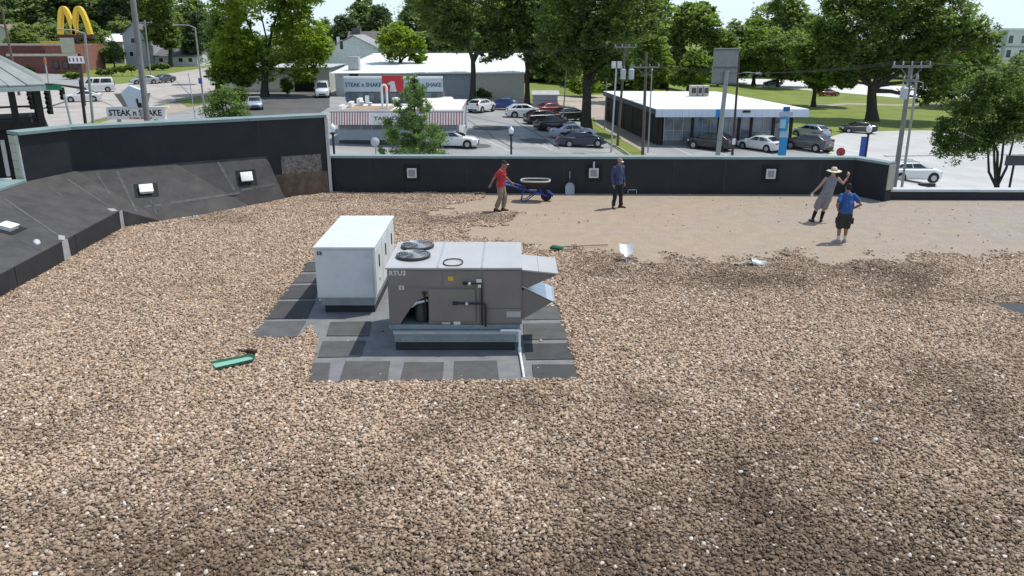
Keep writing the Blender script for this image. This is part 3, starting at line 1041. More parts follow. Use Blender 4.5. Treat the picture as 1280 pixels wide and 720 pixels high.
# condenser fans: ring, guard of wire rings, hub, blades
for cy in (15.16, 15.90):
    cx = -1.94
    ringp = [(0.345, 1.673), (0.345, 1.728), (0.318, 1.728), (0.318, 1.69)]
    fr = part('fan', mat('dark_fan_shroud', (0.035, 0.035, 0.037), 0.5), gu, lambda m: m.lathe([(0.335, 1.673), (0.340, 1.725), (0.315, 1.73), (0.30, 1.68)], (cx, cy, 0), 28), smooth=True)
    fr2 = MB()
    fr2.lathe([(0.002, 1.674), (0.314, 1.674), (0.314, 1.678), (0.002, 1.678)], (cx, cy, 0), 28)
    fr2.build('fan_well', M_dark, gu, world=True)
    g = MB()
    for k in range(6):
        rr = 0.055 + k * 0.05
        g.tube([(cx + rr * math.cos(a), cy + rr * math.sin(a), 1.737 + 0.02 * (1 - rr / 0.32)) for a in [2 * math.pi * i / 24 for i in range(25)]], 0.0042, 4, cap=False)
    for k in range(4):
        a = k * math.pi / 4 + 0.2
        g.tube([(cx - 0.33 * math.cos(a), cy - 0.33 * math.sin(a), 1.733), (cx, cy, 1.752), (cx + 0.33 * math.cos(a), cy + 0.33 * math.sin(a), 1.733)], 0.006, 5)
    g.build('fan_guard', M_galv, gu, world=True)
    for k in range(4):
        a = k * math.pi / 2 + 0.4
        bl = MB()
        ca, sa = math.cos(a), math.sin(a)
        P = lambda r, s, z: (cx + r * ca - s * sa, cy + r * sa + s * ca, z)
        bl.prism([P(0.06, -0.05, 1.70), P(0.29, -0.11, 1.695), P(0.29, 0.11, 1.722), P(0.06, 0.05, 1.712)], (0, 0, 0.004))
        bl.build('fan_blade', mat('grey_fan_blade', (0.10, 0.10, 0.11), 0.5), gu, world=True)
    part('fan_hub', M_black, gu, lambda m: m.lathe([(0.005, 1.69), (0.07, 1.69), (0.07, 1.735), (0.005, 1.74)], (cx, cy, 0), 16))
# cable loop lying half on the lid
part('cable_loop', M_rubber, gu, lambda m: m.tube([(-1.13 + 0.185 * math.cos(a), 14.73 + 0.25 * math.sin(a), 1.69 + 0.004 * math.sin(3 * a)) for a in [2 * math.pi * i / 28 for i in range(29)]], 0.011, 6, cap=False))
# hoods on the right end
part('upper_hood', M_taupe, gu, lambda m: m.prism([(gx1 + 0.002, gy0 + 0.02, 1.60), (0.83, gy0 + 0.02, 1.535), (0.83, gy0 + 0.02, 1.50), (0.52, gy0 + 0.02, 1.36), (gx1 + 0.002, gy0 + 0.02, 1.20)], (0, 1.0, 0)))
part('hood_lid', M_lid, gu, lambda m: m.prism([(gx1 + 0.017, gy0 - 0.01, 1.63), (0.50, gy0 - 0.01, 1.596), (0.50, gy0 - 0.01, 1.571), (gx1 + 0.017, gy0 - 0.01, 1.605)], (0, 1.06, 0)))
part('hood_lid', M_lid, gu, lambda m: m.prism([(0.505, gy0 - 0.01, 1.5955), (0.87, gy0 - 0.01, 1.558), (0.87, gy0 - 0.01, 1.533), (0.505, gy0 - 0.01, 1.5705)], (0, 1.06, 0)))
part('lower_hood', M_taupe, gu, lambda m: m.prism([(gx1 + 0.002, gy0 + 0.02, 1.27), (0.77, gy0 + 0.02, 0.97), (gx1 + 0.002, gy0 + 0.02, 0.60)], (0, 0.90, 0)))
part('filter_plate', M_silver, gu, lambda m: m.prism([(gx1 + 0.01, gy0 + 0.0, 1.285), (0.80, gy0 + 0.0, 0.972), (0.805, gy0, 0.985), (gx1 + 0.015, gy0, 1.298)], (0, 0.94, 0)), bevel=0.003)
part('filter_rim', M_silver, gu, lambda m: m.tube([(0.81, gy0 + 0.0, 0.985), (0.81, gy0 + 0.94, 0.985)], 0.018, 6))
part('corner_post', M_taupe, gu, lambda m: m.box(gx1 - 0.018, gx1 + 0.012, gy0 - 0.016, gy0 + 0.02, zb, 1.633))
# gas pipes with valves on the front
pr = 0.016
part('gas_pipe', M_black, gu, lambda m: m.tube([(-0.90, gy0 - 0.06, 1.37), (-0.59, gy0 - 0.06, 1.365), (-0.575, gy0 - 0.06, 1.345), (-0.575, gy0 - 0.06, 0.52)], pr, 8))
part('gas_pipe', M_black, gu, lambda m: m.tube([(-1.10, gy0 - 0.07, 0.975), (-0.53, gy0 - 0.07, 0.965), (-0.505, gy0 - 0.07, 0.94), (-0.505, gy0 - 0.07, 0.50)], pr * 1.2, 8))
part('pipe_union', M_black, gu, lambda m: m.tube([(-0.93, gy0 - 0.06, 1.372), (-0.86, gy0 - 0.06, 1.37)], 0.032, 8))
part('pipe_union', M_black, gu, lambda m: m.tube([(-1.13, gy0 - 0.07, 0.975), (-1.04, gy0 - 0.07, 0.973)], 0.034, 8))
for x, z in ((-0.805, 1.368), (-0.86, 0.972)):
    part('valve', M_wprint, gu, lambda m: m.ellipsoid((x, gy0 - 0.085, z), (0.028, 0.028, 0.034)))
# stickers
stk = lambda nm, x, z, w, h, m, dp=0.014: part(nm, m, gu, lambda q: q.box(x - w / 2, x + w / 2, gy0 - dp - 0.003, gy0 - dp, z - h / 2, z + h / 2))
stk('warning_sticker', -1.16, 1.452, 0.105, 0.085, mat('yellow_sticker', (0.62, 0.43, 0.03), 0.5))
stk('sticker', -2.10, 1.27, 0.10, 0.085, M_wprint)
stk('sticker', -0.625, 1.42, 0.10, 0.07, M_wprint, 0.05)
stk('sticker', -0.615, 1.325, 0.06, 0.06, M_wprint, 0.08)
stk('rating_plate', 0.03, 0.735, 0.27, 0.115, mat('rating_plate_grey', (0.42, 0.42, 0.42), 0.5), 0.016)
stk('rating_plate', -1.06, 0.555, 0.13, 0.07, M_wprint, 0.02)
stk('sticker', -1.27, 0.56, 0.16, 0.05, mat('rating_plate_grey', (0.42, 0.42, 0.42), 0.5), 0.03)
for dx, z in ((-2.10, 1.265),):
    lettering('marking', '2', 0.07, M_print, gu, face_cam(dx - gu.location.x, gy0 - 0.0185 - gu.location.y, z), 0.0005)
lettering('marking', 'RTU3', 0.135, M_wprint, gu, face_cam(-2.165 - gu.location.x, gy0 - 0.0105 - gu.location.y, 1.555), 0.001)
# base frame and kerb
part('base_rail', M_curb, gu, lambda m: m.box(gx0 + 0.02, gx1 - 0.02, gy0 - 0.03, gy1, 0.432, 0.525), bevel=0.004)
part('kerb_frame', M_curb, gu, lambda m: (m.box(-2.29, 0.09, gy0 - 0.10, gy1 + 0.05, 0.375, 0.430), m.box(-2.27, 0.07, gy0 - 0.085, gy1 + 0.04, 0.185, 0.372)), bevel=0.006)
part('kerb_flange', M_galv, gu, lambda m: m.box(-2.285, 0.085, gy0 - 0.115, gy0 - 0.102, 0.36, 0.42))
part('kerb', mat('dark_rubber_plinth', (0.03, 0.032, 0.036), 0.8), gu, lambda m: m.box(-2.25, 0.06, gy0 - 0.06, gy1 + 0.02, 0.009, 0.183))
for k in range(6):
    x = -2.1 + k * 0.40
    part('bolt', M_galv, gu, lambda m: m.tube([(x, gy0 - 0.10, 0.25), (x, gy0 - 0.085, 0.25)], 0.016, 6))
part('corner_post', M_galv, gu, lambda m: m.box(0.075, 0.17, gy0 - 0.09, gy0 + 0.0, 0.19, 0.43))
for x in (gx0 + 0.02, gx1 - 0.05):
    part('lifting_lug', M_curb, gu, lambda m: m.tube([(x, gy0 - 0.05, 0.49), (x, gy0, 0.49)], 0.035, 8))
dp = thing('drain_pipe', 'thin white plastic drain pipe running down from the taupe unit over the mats', 'pipe', (0.2, 13.9, 0))
part('pipe', M_pvc, dp, lambda m: m.tube([(-0.22, gy0 - 0.15, 0.455), (0.10, gy0 - 0.15, 0.455), (0.145, gy0 - 0.16, 0.42), (0.148, gy0 - 0.17, 0.10), (0.15, gy0 - 0.26, 0.052), (0.215, 13.03, 0.045)], 0.024, 10), smooth=True)
part('elbow', M_pvc, dp, lambda m: m.tube([(0.10, gy0 - 0.15, 0.457), (0.146, gy0 - 0.155, 0.445), (0.148, gy0 - 0.16, 0.38)], 0.034, 10))
part('elbow', M_pvc, dp, lambda m: m.tube([(0.148, gy0 - 0.17, 0.12), (0.149, gy0 - 0.2, 0.06), (0.155, gy0 - 0.32, 0.05)], 0.033, 10))
part('bracket', M_galv, dp, lambda m: m.box(0.18, 0.25, 13.14, 13.17, 0.011, 0.07))

# ================================================================== tools and scraps lying about
M_green = mat('faded_green_plastic', (0.22, 0.46, 0.34), 0.45, var=0.12, scale=8)
M_greend = mat('dark_green_plastic', (0.03, 0.19, 0.075), 0.5, var=0.15, scale=8)
M_bluep = mat('blue_enamel', (0.02, 0.05, 0.30), 0.4, var=0.2, scale=5)
M_handle = mat('ash_wood_handle', (0.42, 0.30, 0.17), 0.65, var=0.15, scale=12)
M_scoop = mat('pale_aluminium_scoop', (0.72, 0.73, 0.75), 0.35, metal=0.3, var=0.06, scale=6)

# green trough-shaped scrap: an open channel with rims and one rounded end
c = Z(293, 457)
g = thing('plastic_trough', 'faded green plastic trough lying on the gravel left of the mats', 'trough', (c.x, c.y, 0.075), R(33))
rings = []
mb = MB()
prof = []
L, Wd = 0.70, 0.15
outl = [(-L / 2, -Wd), (L / 2 - 0.10, -Wd * 0.85)] + [(L / 2 - 0.10 + 0.10 * math.sin(t), -Wd * 0.85 * math.cos(t)) for t in [math.pi * k / 8 for k in range(1, 8)]] + [(L / 2 - 0.10, Wd * 0.85), (-L / 2, Wd)]
mb.prism([(x, y, -0.02) for x, y in outl], (0, 0, 0.012))
mb.build('trough_floor', M_green, g)
mb = MB()
n = len(outl)
for i in range(n - 1):
    a, b2 = Vector(outl[i]), Vector(outl[i + 1])
    a2, b3 = a * 1.12, b2 * 1.12
    mb.prism([(a.x, a.y, -0.02), (b2.x, b2.y, -0.02), (b3.x, b3.y, 0.028), (a2.x, a2.y, 0.028)], ((0, 0, 0.008)))
mb.build('rim', mat('trough_rim_green', (0.045, 0.15, 0.105), 0.5), g)
c = Z(315, 443)
o = thing('timber_scrap', 'small dark brown timber scrap in the gravel behind the green trough', 'scrap', (c.x, c.y, 0.07), R(-20))
mb = MB(); mb.box(-0.10, 0.10, -0.045, 0.045, -0.03, 0.03); mb.build('block', mat('dark_timber', (0.05, 0.033, 0.022), 0.9), o, bevel=0.006)
mb = MB(); mb.box(-0.34, -0.105, -0.02, 0.02, -0.04, -0.01); mb.build('splinter', mat('dark_timber', (0.05, 0.033, 0.022), 0.9), o, bevel=0.004)

# push broom lying on its side at the edge of the bare strip
c = Z(697, 313)
br = thing('push_broom', 'push broom with green head lying where gravel meets the scraped strip', 'broom', (c.x, c.y, 0.06), 0)
mb = MB(); Mx = Matrix.Rotation(R(-32), 4, 'Z')
mb.box(-0.17, 0.17, -0.05, 0.05, 0.0, 0.075, Mx); mb.build('broom_head', M_greend, br, bevel=0.012)
for k in range(9):
    x = -0.155 + k * 0.0385
    mb = MB(); mb.prism([Mx @ Vector(p) for p in ((x - 0.015, -0.052, 0.01), (x + 0.015, -0.052, 0.01), (x + 0.018, -0.14, -0.005), (x - 0.018, -0.14, -0.005))], (0, 0, 0.055))
    mb.build('bristle_tuft', mat('dark_green_bristle', (0.015, 0.09, 0.04), 0.9), br)
e = Z(760, 307.5)
mb = MB(); mb.tube([(0.05, 0.02, 0.04), (e.x - c.x, e.y - c.y, -0.02)], 0.015, 8); mb.build('handle', mat('grey_brown_handle', (0.20, 0.15, 0.10), 0.8), br)


def scoop(name, label, loc, rotz, tilt, mblade, mstem, mgrip, length=1.0, w=0.34, h=0.42, grip=True):
    """a scoop shovel: dished blade with raised sides, socket, shaft and D grip, along +Z, blade down at z=0"""
    r = thing(name, label, 'shovel', loc)
    Mx = Matrix.Rotation(rotz, 4, 'Z') @ Matrix.Rotation(tilt, 4, 'X')
    nu, nv = 8, 7
    mb = MB()
    top, bot = [], []
    for j in range(nv):
        v = j / (nv - 1)
        ww = w * (0.5 if v < 0.75 else 0.5 - 0.32 * ((v - 0.75) / 0.25) ** 1.6)
        for i in range(nu + 1):
            s = i / nu * 2 - 1
            y = -0.07 * abs(s) ** 2.5 + 0.05 * (v - 0.4) ** 2 - 0.05 * max(0, v - 0.7)
            top.append(Mx @ Vector((s * ww, y, v * h)))
            bot.append(Mx @ Vector((s * ww, y + 0.008, v * h)))
    N = nu + 1
    o2 = len(top)
    fs = []
    for j in range(nv - 1):
        for i in range(nu):
            a = j * N + i
            fs.append((a, a + 1, a + N + 1, a + N)); fs.append((o2 + a, o2 + a + N, o2 + a + N + 1, o2 + a + 1))
    for j in range(nv - 1):
        a = j * N; fs.append((a, a + N, o2 + a + N, o2 + a)); a = j * N + nu; fs.append((a, o2 + a, o2 + a + N, a + N))
    for i in range(nu):
        a = i; fs.append((a, o2 + a, o2 + a + 1, a + 1)); a = (nv - 1) * N + i; fs.append((a, a + 1, o2 + a + 1, o2 + a))
    mb.add(top + bot, fs)
    mb.build('blade', mblade, r, smooth=True)
    mb = MB(); mb.tube([Mx @ Vector((0, 0.02, h * 0.55)), Mx @ Vector((0, 0.02, h + 0.16))], [0.012, 0.021], 8); mb.build('socket', mstem, r)
    mb = MB(); mb.tube([Mx @ Vector((0, 0.02, h + 0.15)), Mx @ Vector((0, 0.02, length - 0.10))], 0.017, 8); mb.build('shaft', mgrip, r)
    if grip:
        mb = MB(); mb.tube([Mx @ Vector(p) for p in ((0, 0.02, length - 0.11), (-0.06, 0.02, length - 0.03), (-0.06, 0.02, length), (0.06, 0.02, length), (0.06, 0.02, length - 0.03), (0, 0.02, length - 0.11))], 0.012, 6)
        mb.build('grip', M_black, r)
    return r


c = Z(713, 246)
scoop('shovel', 'scoop shovel with pale wooden shaft leaning upright on the rear parapet', (c.x, 29.42, 0.0), 0, R(-16), mat('grey_blue_steel', (0.33, 0.36, 0.43), 0.45, metal=0.3), M_bluep, M_handle, 0.98, 0.34, 0.46)
# the scoop stands head up in the pile edge: shaft end buried, blade raised and facing the sun
c = Z(783, 331)
r = thing('shovel', 'bright aluminium scoop shovel propped blade up at the edge of the gravel', 'shovel', (c.x, c.y, 0.0))
Mx = Matrix.Rotation(R(3), 4, 'Y') @ Matrix.Rotation(R(-52), 4, 'X')
nu = 10
mb = MB(); rows = []
for j in range(9):
    v = j / 8
    hw = 0.06 + 0.115 * math.sqrt(min(1, v / 0.35))
    rows.append([(s, v, hw) for s in [i / nu * 2 - 1 for i in range(nu + 1)]])
fr, bk = [], []
for row in rows:
    for s, v, hw in row:
        y = -0.085 * abs(s) ** 2.2 - 0.03 * (1 - v) ** 2
        fr.append(Mx @ Vector((s * hw, y, 0.24 + v * 0.42))); bk.append(Mx @ Vector((s * hw * 1.02, y + 0.009, 0.24 + v * 0.42)))
N = nu + 1; o2 = len(fr); fs = []
for j in range(8):
    for i in range(nu):
        a = j * N + i; fs.append((a, a + 1, a + N + 1, a + N)); fs.append((o2 + a, o2 + a + N, o2 + a + N + 1, o2 + a + 1))
    a = j * N; fs.append((a, a + N, o2 + a + N, o2 + a)); a = j * N + nu; fs.append((a, o2 + a, o2 + a + N, a + N))
for i in range(nu):
    fs.append((i, o2 + i, o2 + i + 1, i + 1)); a = 8 * N + i; fs.append((a, a + 1, o2 + a + 1, o2 + a))
mb.add(fr + bk, fs)
mb.build('blade', M_scoop, r, smooth=True)
mb = MB(); mb.tube([Mx @ Vector((0, -0.01, 0.05)), Mx @ Vector((0, 0.0, 0.30))], [0.028, 0.02], 8); mb.build('shaft', mat('blue_grey_shaft', (0.16, 0.19, 0.36), 0.5), r)
mb = MB(); mb.tube([Mx @ Vector((-0.065, 0, 0.05)), Mx @ Vector((0.065, 0, 0.05))], 0.02, 8); mb.build('grip', M_black, r)
# grey shovel face down at the pile edge
c = Z(942, 331)
r = thing('shovel', 'grey shovel lying face down at the gravel edge right of the aluminium scoop', 'shovel', (c.x + 0.12, c.y, 0.03), R(6))
mb = MB(); nu, nv = 8, 8
tp, bt = [], []
for j in range(nv + 1):
    v = j / nv
    hw = 0.17 * (1 - 0.75 * max(0, v - 0.55) ** 1.3 / 0.45 ** 1.3)
    for i in range(nu + 1):
        s = i / nu * 2 - 1
        z = 0.115 * (1 - abs(s) ** 2.2) * (1 - 0.5 * v) + 0.045 * (1 - v)
        tp.append((-0.22 + v * 0.46, s * hw, z)); bt.append((-0.22 + v * 0.46, s * hw, z - 0.008))
N = nu + 1; o2 = len(tp); fs = []
for j in range(nv):
    for i in range(nu):
        a = j * N + i; fs.append((a, a + 1, a + N + 1, a + N)); fs.append((o2 + a, o2 + a + N, o2 + a + N + 1, o2 + a + 1))
    a = j * N; fs.append((a, a + N, o2 + a + N, o2 + a)); a = j * N + nu; fs.append((a, o2 + a, o2 + a + N, a + N))
for i in range(nu):
    fs.append((i, o2 + i, o2 + i + 1, i + 1)); a = nv * N + i; fs.append((a, a + 1, o2 + a + 1, o2 + a))
mb.add(tp + bt, fs); mb.build('blade', mat('worn_grey_steel', (0.34, 0.36, 0.36), 0.4, metal=0.3), r, smooth=True)
mb = MB(); mb.tube([(-0.12, 0, 0.12), (-0.30, -0.06, 0.09), (-0.62, -0.16, 0.045)], [0.026, 0.022, 0.018], 8); mb.build('shaft', mat('pale_worn_shaft', (0.40, 0.37, 0.33), 0.6), r)
mb = MB(); mb.tube([(-0.62, -0.16, 0.045), (-0.70, -0.12, 0.04), (-0.72, -0.20, 0.035), (-0.62, -0.165, 0.045)], 0.016, 6); mb.build('grip', M_black, r)

# wheelbarrow seen from its side, handles to the left, wheel to the right
c = Z(665, 251)
wb = thing('wheelbarrow', 'wheelbarrow with grey tub and blue frame by the man in red', 'wheelbarrow', (c.x - 0.03, c.y, 0), R(-3))
M_tub = mat('grey_poly_tub', (0.02, 0.02, 0.022), 0.6, var=0.2, scale=6)
M_rim = mat('pale_tub_rim', (0.44, 0.43, 0.41), 0.55, var=0.15, scale=8)


def rr_ring(x0, x1, w, z, r, n=6):
    out = []
    cx, hx = (x0 + x1) / 2, (x1 - x0) / 2
    for k in range(24):
        a = 2 * math.pi * k / 24
        ca, sa = math.cos(a), math.sin(a)
        out.append(Vector((cx + hx * math.copysign(abs(ca) ** 0.55, ca), w * math.copysign(abs(sa) ** 0.6, sa), z)))
    return out


mb = MB()
mb.loft([rr_ring(-0.18, 0.36, 0.16, 0.44, 0), rr_ring(-0.30, 0.55, 0.26, 0.62, 0), rr_ring(-0.36, 0.66, 0.315, 0.74, 0), rr_ring(-0.33, 0.63, 0.29, 0.745, 0), rr_ring(-0.27, 0.52, 0.24, 0.64, 0), rr_ring(-0.15, 0.33, 0.14, 0.47, 0)])
mb.build('tub', M_tub, wb, smooth=True)
mb = MB()
ring = rr_ring(-0.365, 0.665, 0.32, 0.745, 0)
mb.tube(ring + [ring[0]], 0.030, 8, cap=False); mb.build('tub_rim', M_rim, wb, smooth=True)
for s in (-1, 1):
    mb = MB(); mb.tube([(-0.78, s * 0.28, 0.62), (-0.35, s * 0.24, 0.48), (0.25, s * 0.13, 0.33), (0.52, s * 0.07, 0.20)], 0.026, 8); mb.build('frame_tube', M_bluep, wb)
    mb = MB(); mb.tube([(-0.95, s * 0.29, 0.66), (-0.76, s * 0.28, 0.615)], 0.033, 8); mb.build('grip', mat('bright_blue_grip', (0.03, 0.15, 0.55), 0.5), wb)
    mb = MB(); mb.tube([(-0.26, s * 0.24, 0.45), (-0.36, s * 0.25, 0.06), (-0.22, s * 0.24, 0.012), (0.16, s * 0.17, 0.30)], 0.02, 8); mb.build('leg', M_bluep, wb)
    mb = MB(); mb.tube([(0.30, s * 0.13, 0.46), (0.50, s * 0.07, 0.19)], 0.018, 6); mb.build('strut', M_bluep, wb)
mb = MB(); mb.tube([(-0.33, -0.25, 0.10), (-0.33, 0.25, 0.10)], 0.016, 6); mb.build('brace', M_black, wb)
mb = MB(); mb.box(-0.10, 0.20, -0.19, -0.155, 0.42, 0.45); mb.build('tub_bracket', M_rim, wb)
Mw = Matrix.Rotation(math.pi / 2, 4, 'X'); Mw.translation = (0, 0, 0)
mb = MB(); mb.lathe([(0.10, -0.045), (0.17, -0.05), (0.20, -0.025), (0.20, 0.025), (0.17, 0.05), (0.10, 0.045)], (0.54, 0, 0.20), 20, Mw)
wh = mb.build('wheel', M_rubber, wb, smooth=True)
mb = MB(); mb.lathe([(0.01, -0.052), (0.105, -0.03), (0.105, 0.03), (0.01, 0.052)], (0.54, 0, 0.20), 16, Mw); mb.build('rim', M_bluep, wh)
mb = MB(); mb.prism([(0.60, -0.10, 0.40), (0.80, -0.10, 0.24), (0.78, -0.10, 0.16), (0.56, -0.10, 0.34)], (0, 0.2, 0)); mb.build('wheel_guard', M_bluep, wb, bevel=0.01)

# ================================================================== people
from math import cos, sin, pi


def smooth_mesh(mb, name, vox, m, parent, it=6, fold=0.0):
    me = mb.mesh(name)
    o = bpy.data.objects.new(name, me)
    COL.objects.link(o)
    md = o.modifiers.new('remesh', 'REMESH'); md.mode = 'VOXEL'; md.voxel_size = vox; md.use_smooth_shade = True
    ms = o.modifiers.new('smooth', 'SMOOTH'); ms.iterations = it; ms.factor = 0.5
    dg = bpy.context.evaluated_depsgraph_get()
    n = bpy.data.meshes.new_from_object(o.evaluated_get(dg))
    o.modifiers.clear()
    o.data = n
    n.materials.clear(); n.materials.append(m)
    if fold:
        from mathutils import noise as mn
        sd_ = len(bpy.data.meshes) * 1.7
        cos_ = [v.co.copy() for v in n.vertices]; nr_ = [v.normal.copy() for v in n.vertices]
        for v, c_, n_ in zip(n.vertices, cos_, nr_):
            q_ = Vector((c_.x * 9 + sd_, c_.y * 9, c_.z * 6 + c_.x * 5))
            v.co = c_ + n_ * (fold * (1.2 * mn.noise(q_) + .7 * mn.noise(q_ * 2.3)))
    for p in n.polygons:
        p.use_smooth = True
    o.parent = parent
    return o


def er(c, rx, ry, yaw=0.0, n=16, tilt=None):
    c = Vector(c)
    return [c + Vector((rx * cos(a) * cos(yaw) - ry * sin(a) * sin(yaw), rx * cos(a) * sin(yaw) + ry * sin(a) * cos(yaw), 0)) for a in [2 * pi * k / n for k in range(n)]]


def limb(mb, pts, rad, n=12):
    mb.tube(pts, rad, n)
    for p, r in zip(pts, rad):
        mb.ellipsoid(p, (r, r, r), 10, 7)


def hand(mb, wrist, d, palm_n, curl=0.35, s=1.0):
    """palm and five fingers; d points along the forearm, palm_n out of the palm"""
    d = Vector(d).normalized(); pn = Vector(palm_n); pn = (pn - d * pn.dot(d)).normalized(); side = d.cross(pn)
    w = Vector(wrist)
    mb.tube([w, w + d * 0.045 * s, w + d * 0.09 * s], [0.024 * s, 0.034 * s, 0.034 * s], 10)
    mb.ellipsoid(w + d * 0.055 * s, (0.036 * s, 0.036 * s, 0.036 * s), 10, 7)
    for k, (off, ln) in enumerate(((-0.031, 0.062), (-0.0105, 0.078), (0.0105, 0.084), (0.031, 0.074))):
        b = w + d * 0.088 * s + side * off * s
        m1 = b + (d * cos(curl) + pn * sin(curl)) * ln * 0.5 * s
        m2 = m1 + (d * cos(curl * 2.2) + pn * sin(curl * 2.2)) * ln * 0.5 * s
        mb.tube([b - d * 0.03 * s, b, m1, m2], [0.010 * s, 0.0105 * s, 0.0095 * s, 0.0085 * s], 7)
        mb.ellipsoid(m2, (0.0085 * s,) * 3, 6, 4); mb.ellipsoid(m1, (0.0098 * s,) * 3, 6, 4)
    b = w + d * 0.03 * s + side * 0.030 * s
    m1 = b + (d * 0.6 + side * 0.75 + pn * 0.25).normalized() * 0.042 * s
    m2 = m1 + (d * 0.9 + side * 0.25 + pn * 0.4).normalized() * 0.032 * s
    mb.tube([b - side * 0.02 * s, b, m1, m2], [0.013 * s, 0.013 * s, 0.011 * s, 0.009 * s], 7)
    mb.ellipsoid(m2, (0.009 * s,) * 3, 6, 4)


def head_shape(mb, c, f, tilt=0.0):
    """c: head centre, f: unit facing direction"""
    f = Vector(f).normalized(); sd = f.cross(Vector((0, 0, 1))); upv = Vector((0, 0, 1))
    M3 = Matrix((sd, f, upv)).transposed()
    c = Vector(c)
    mb.ellipsoid(c + Vector((0, 0, 0.025)), (0.076, 0.097, 0.095), 16, 12, M3)          # skull
    mb.ellipsoid(c + M3 @ Vector((0, 0.022, -0.045)), (0.060, 0.068, 0.075), 14, 10, M3)   # jaw
    mb.ellipsoid(c + M3 @ Vector((0, 0.070, -0.098)), (0.026, 0.022, 0.022), 10, 7, M3)    # chin
    mb.tube([c + M3 @ Vector((0, 0.088, 0.012)), c + M3 @ Vector((0, 0.112, -0.028))], [0.010, 0.018], 8)  # nose
    mb.ellipsoid(c + M3 @ Vector((0, 0.108, -0.030)), (0.018, 0.016, 0.014), 8, 6, M3)
    for s in (-1, 1):
        mb.ellipsoid(c + M3 @ Vector((s * 0.078, -0.005, -0.012)), (0.011, 0.022, 0.034), 8, 6, M3)
        mb.ellipsoid(c + M3 @ Vector((s * 0.034, 0.084, 0.028)), (0.026, 0.014, 0.012), 8, 6, M3)   # brows
    return M3, c


def person(label, loc, rotz, skin, P, lean=(0, 0), k=1.0):
    """P: joints in the person's own frame (facing -Y, metres, feet at z=0)"""
    r = thing('person', label, 'person', loc, rotz)
    X = lambda p: Vector((p[0] + lean[0] * p[2], p[1] + lean[1] * p[2], p[2])) * k
    b = MB()
    hip, hd = P['hip'], P['head']
    ch = P['chest']
    b.loft([er(X((hip[0], hip[1], hip[2] - 0.10)), .10, .08), er(X((hip[0], hip[1], hip[2] - 0.04)), .165, .115), er(X((hip[0], hip[1], hip[2] + 0.04)), .168, .118),
            er(X(((hip[0] + ch[0]) / 2, (hip[1] + ch[1]) / 2, (hip[2] + ch[2]) / 2)), .145 + P.get('belly', 0), .108 + P.get('belly', 0)), er(X(ch), .170, .120),
            er(X((ch[0], ch[1] + 0.005, ch[2] + 0.12)), .165, .10), er(X((ch[0], ch[1], ch[2] + 0.19)), .10, .075), er(X((ch[0], ch[1] - 0.005, ch[2] + 0.23)), .058, .058)])
    limb(b, [X((ch[0], ch[1], ch[2] + 0.18)), X((hd[0], hd[1] + 0.02, hd[2] - 0.05))], [0.058, 0.052])
    for sd in ('l', 'r'):
        sh, el, wr = P['sh' + sd], P['el' + sd], P['wr' + sd]
        limb(b, [X(sh), X([(a + c) / 2 for a, c in zip(sh, el)]), X(el), X([a * 0.65 + c * 0.35 for a, c in zip(el, wr)]), X(wr)], [0.053, 0.047, 0.039, 0.040, 0.026])
        hand(b, X(wr), P.get('hd' + sd, X(wr) - X(el)), P.get('pn' + sd, (1 if sd == 'r' else -1, -0.3, 0)), P.get('cu' + sd, 0.35))
        hp, kn, an = P['hp' + sd], P['kn' + sd], P['an' + sd]
        limb(b, [X(hp), X([(a + c) / 2 for a, c in zip(hp, kn)]), X(kn), X([a * 0.68 + c * 0.32 for a, c in zip(kn, an)]), X(an)], [0.088, 0.075, 0.054, 0.056, 0.036])
        ft = P['ft' + sd]
        a = X(an)
        limb(b, [a, a + Vector((ft[0] * .3, ft[1] * .3, -0.03)), a + Vector((ft[0], ft[1], -0.055))], [0.038, 0.038, 0.026])
    hc = X(hd)
    M3, c = head_shape(b, hc, P['face'])
    body = smooth_mesh(b, 'body', 0.0085, skin, r, 4)
    for s in (-1, 1):
        e = MB(); e.ellipsoid(c + M3 @ Vector((s * 0.032, 0.090, 0.010)), (0.014, 0.008, 0.009), 8, 6, M3); e.build('eye', mat('eye_white_dark', (0.10, 0.08, 0.07), 0.2), r, smooth=True)
    e = MB(); e.ellipsoid(c + M3 @ Vector((0, 0.094, -0.060)), (0.026, 0.009, 0.008), 8, 6, M3); e.build('mouth', mat('lip_brown', (0.12, 0.05, 0.04), 0.5), r, smooth=True)
    return r, X, M3, c


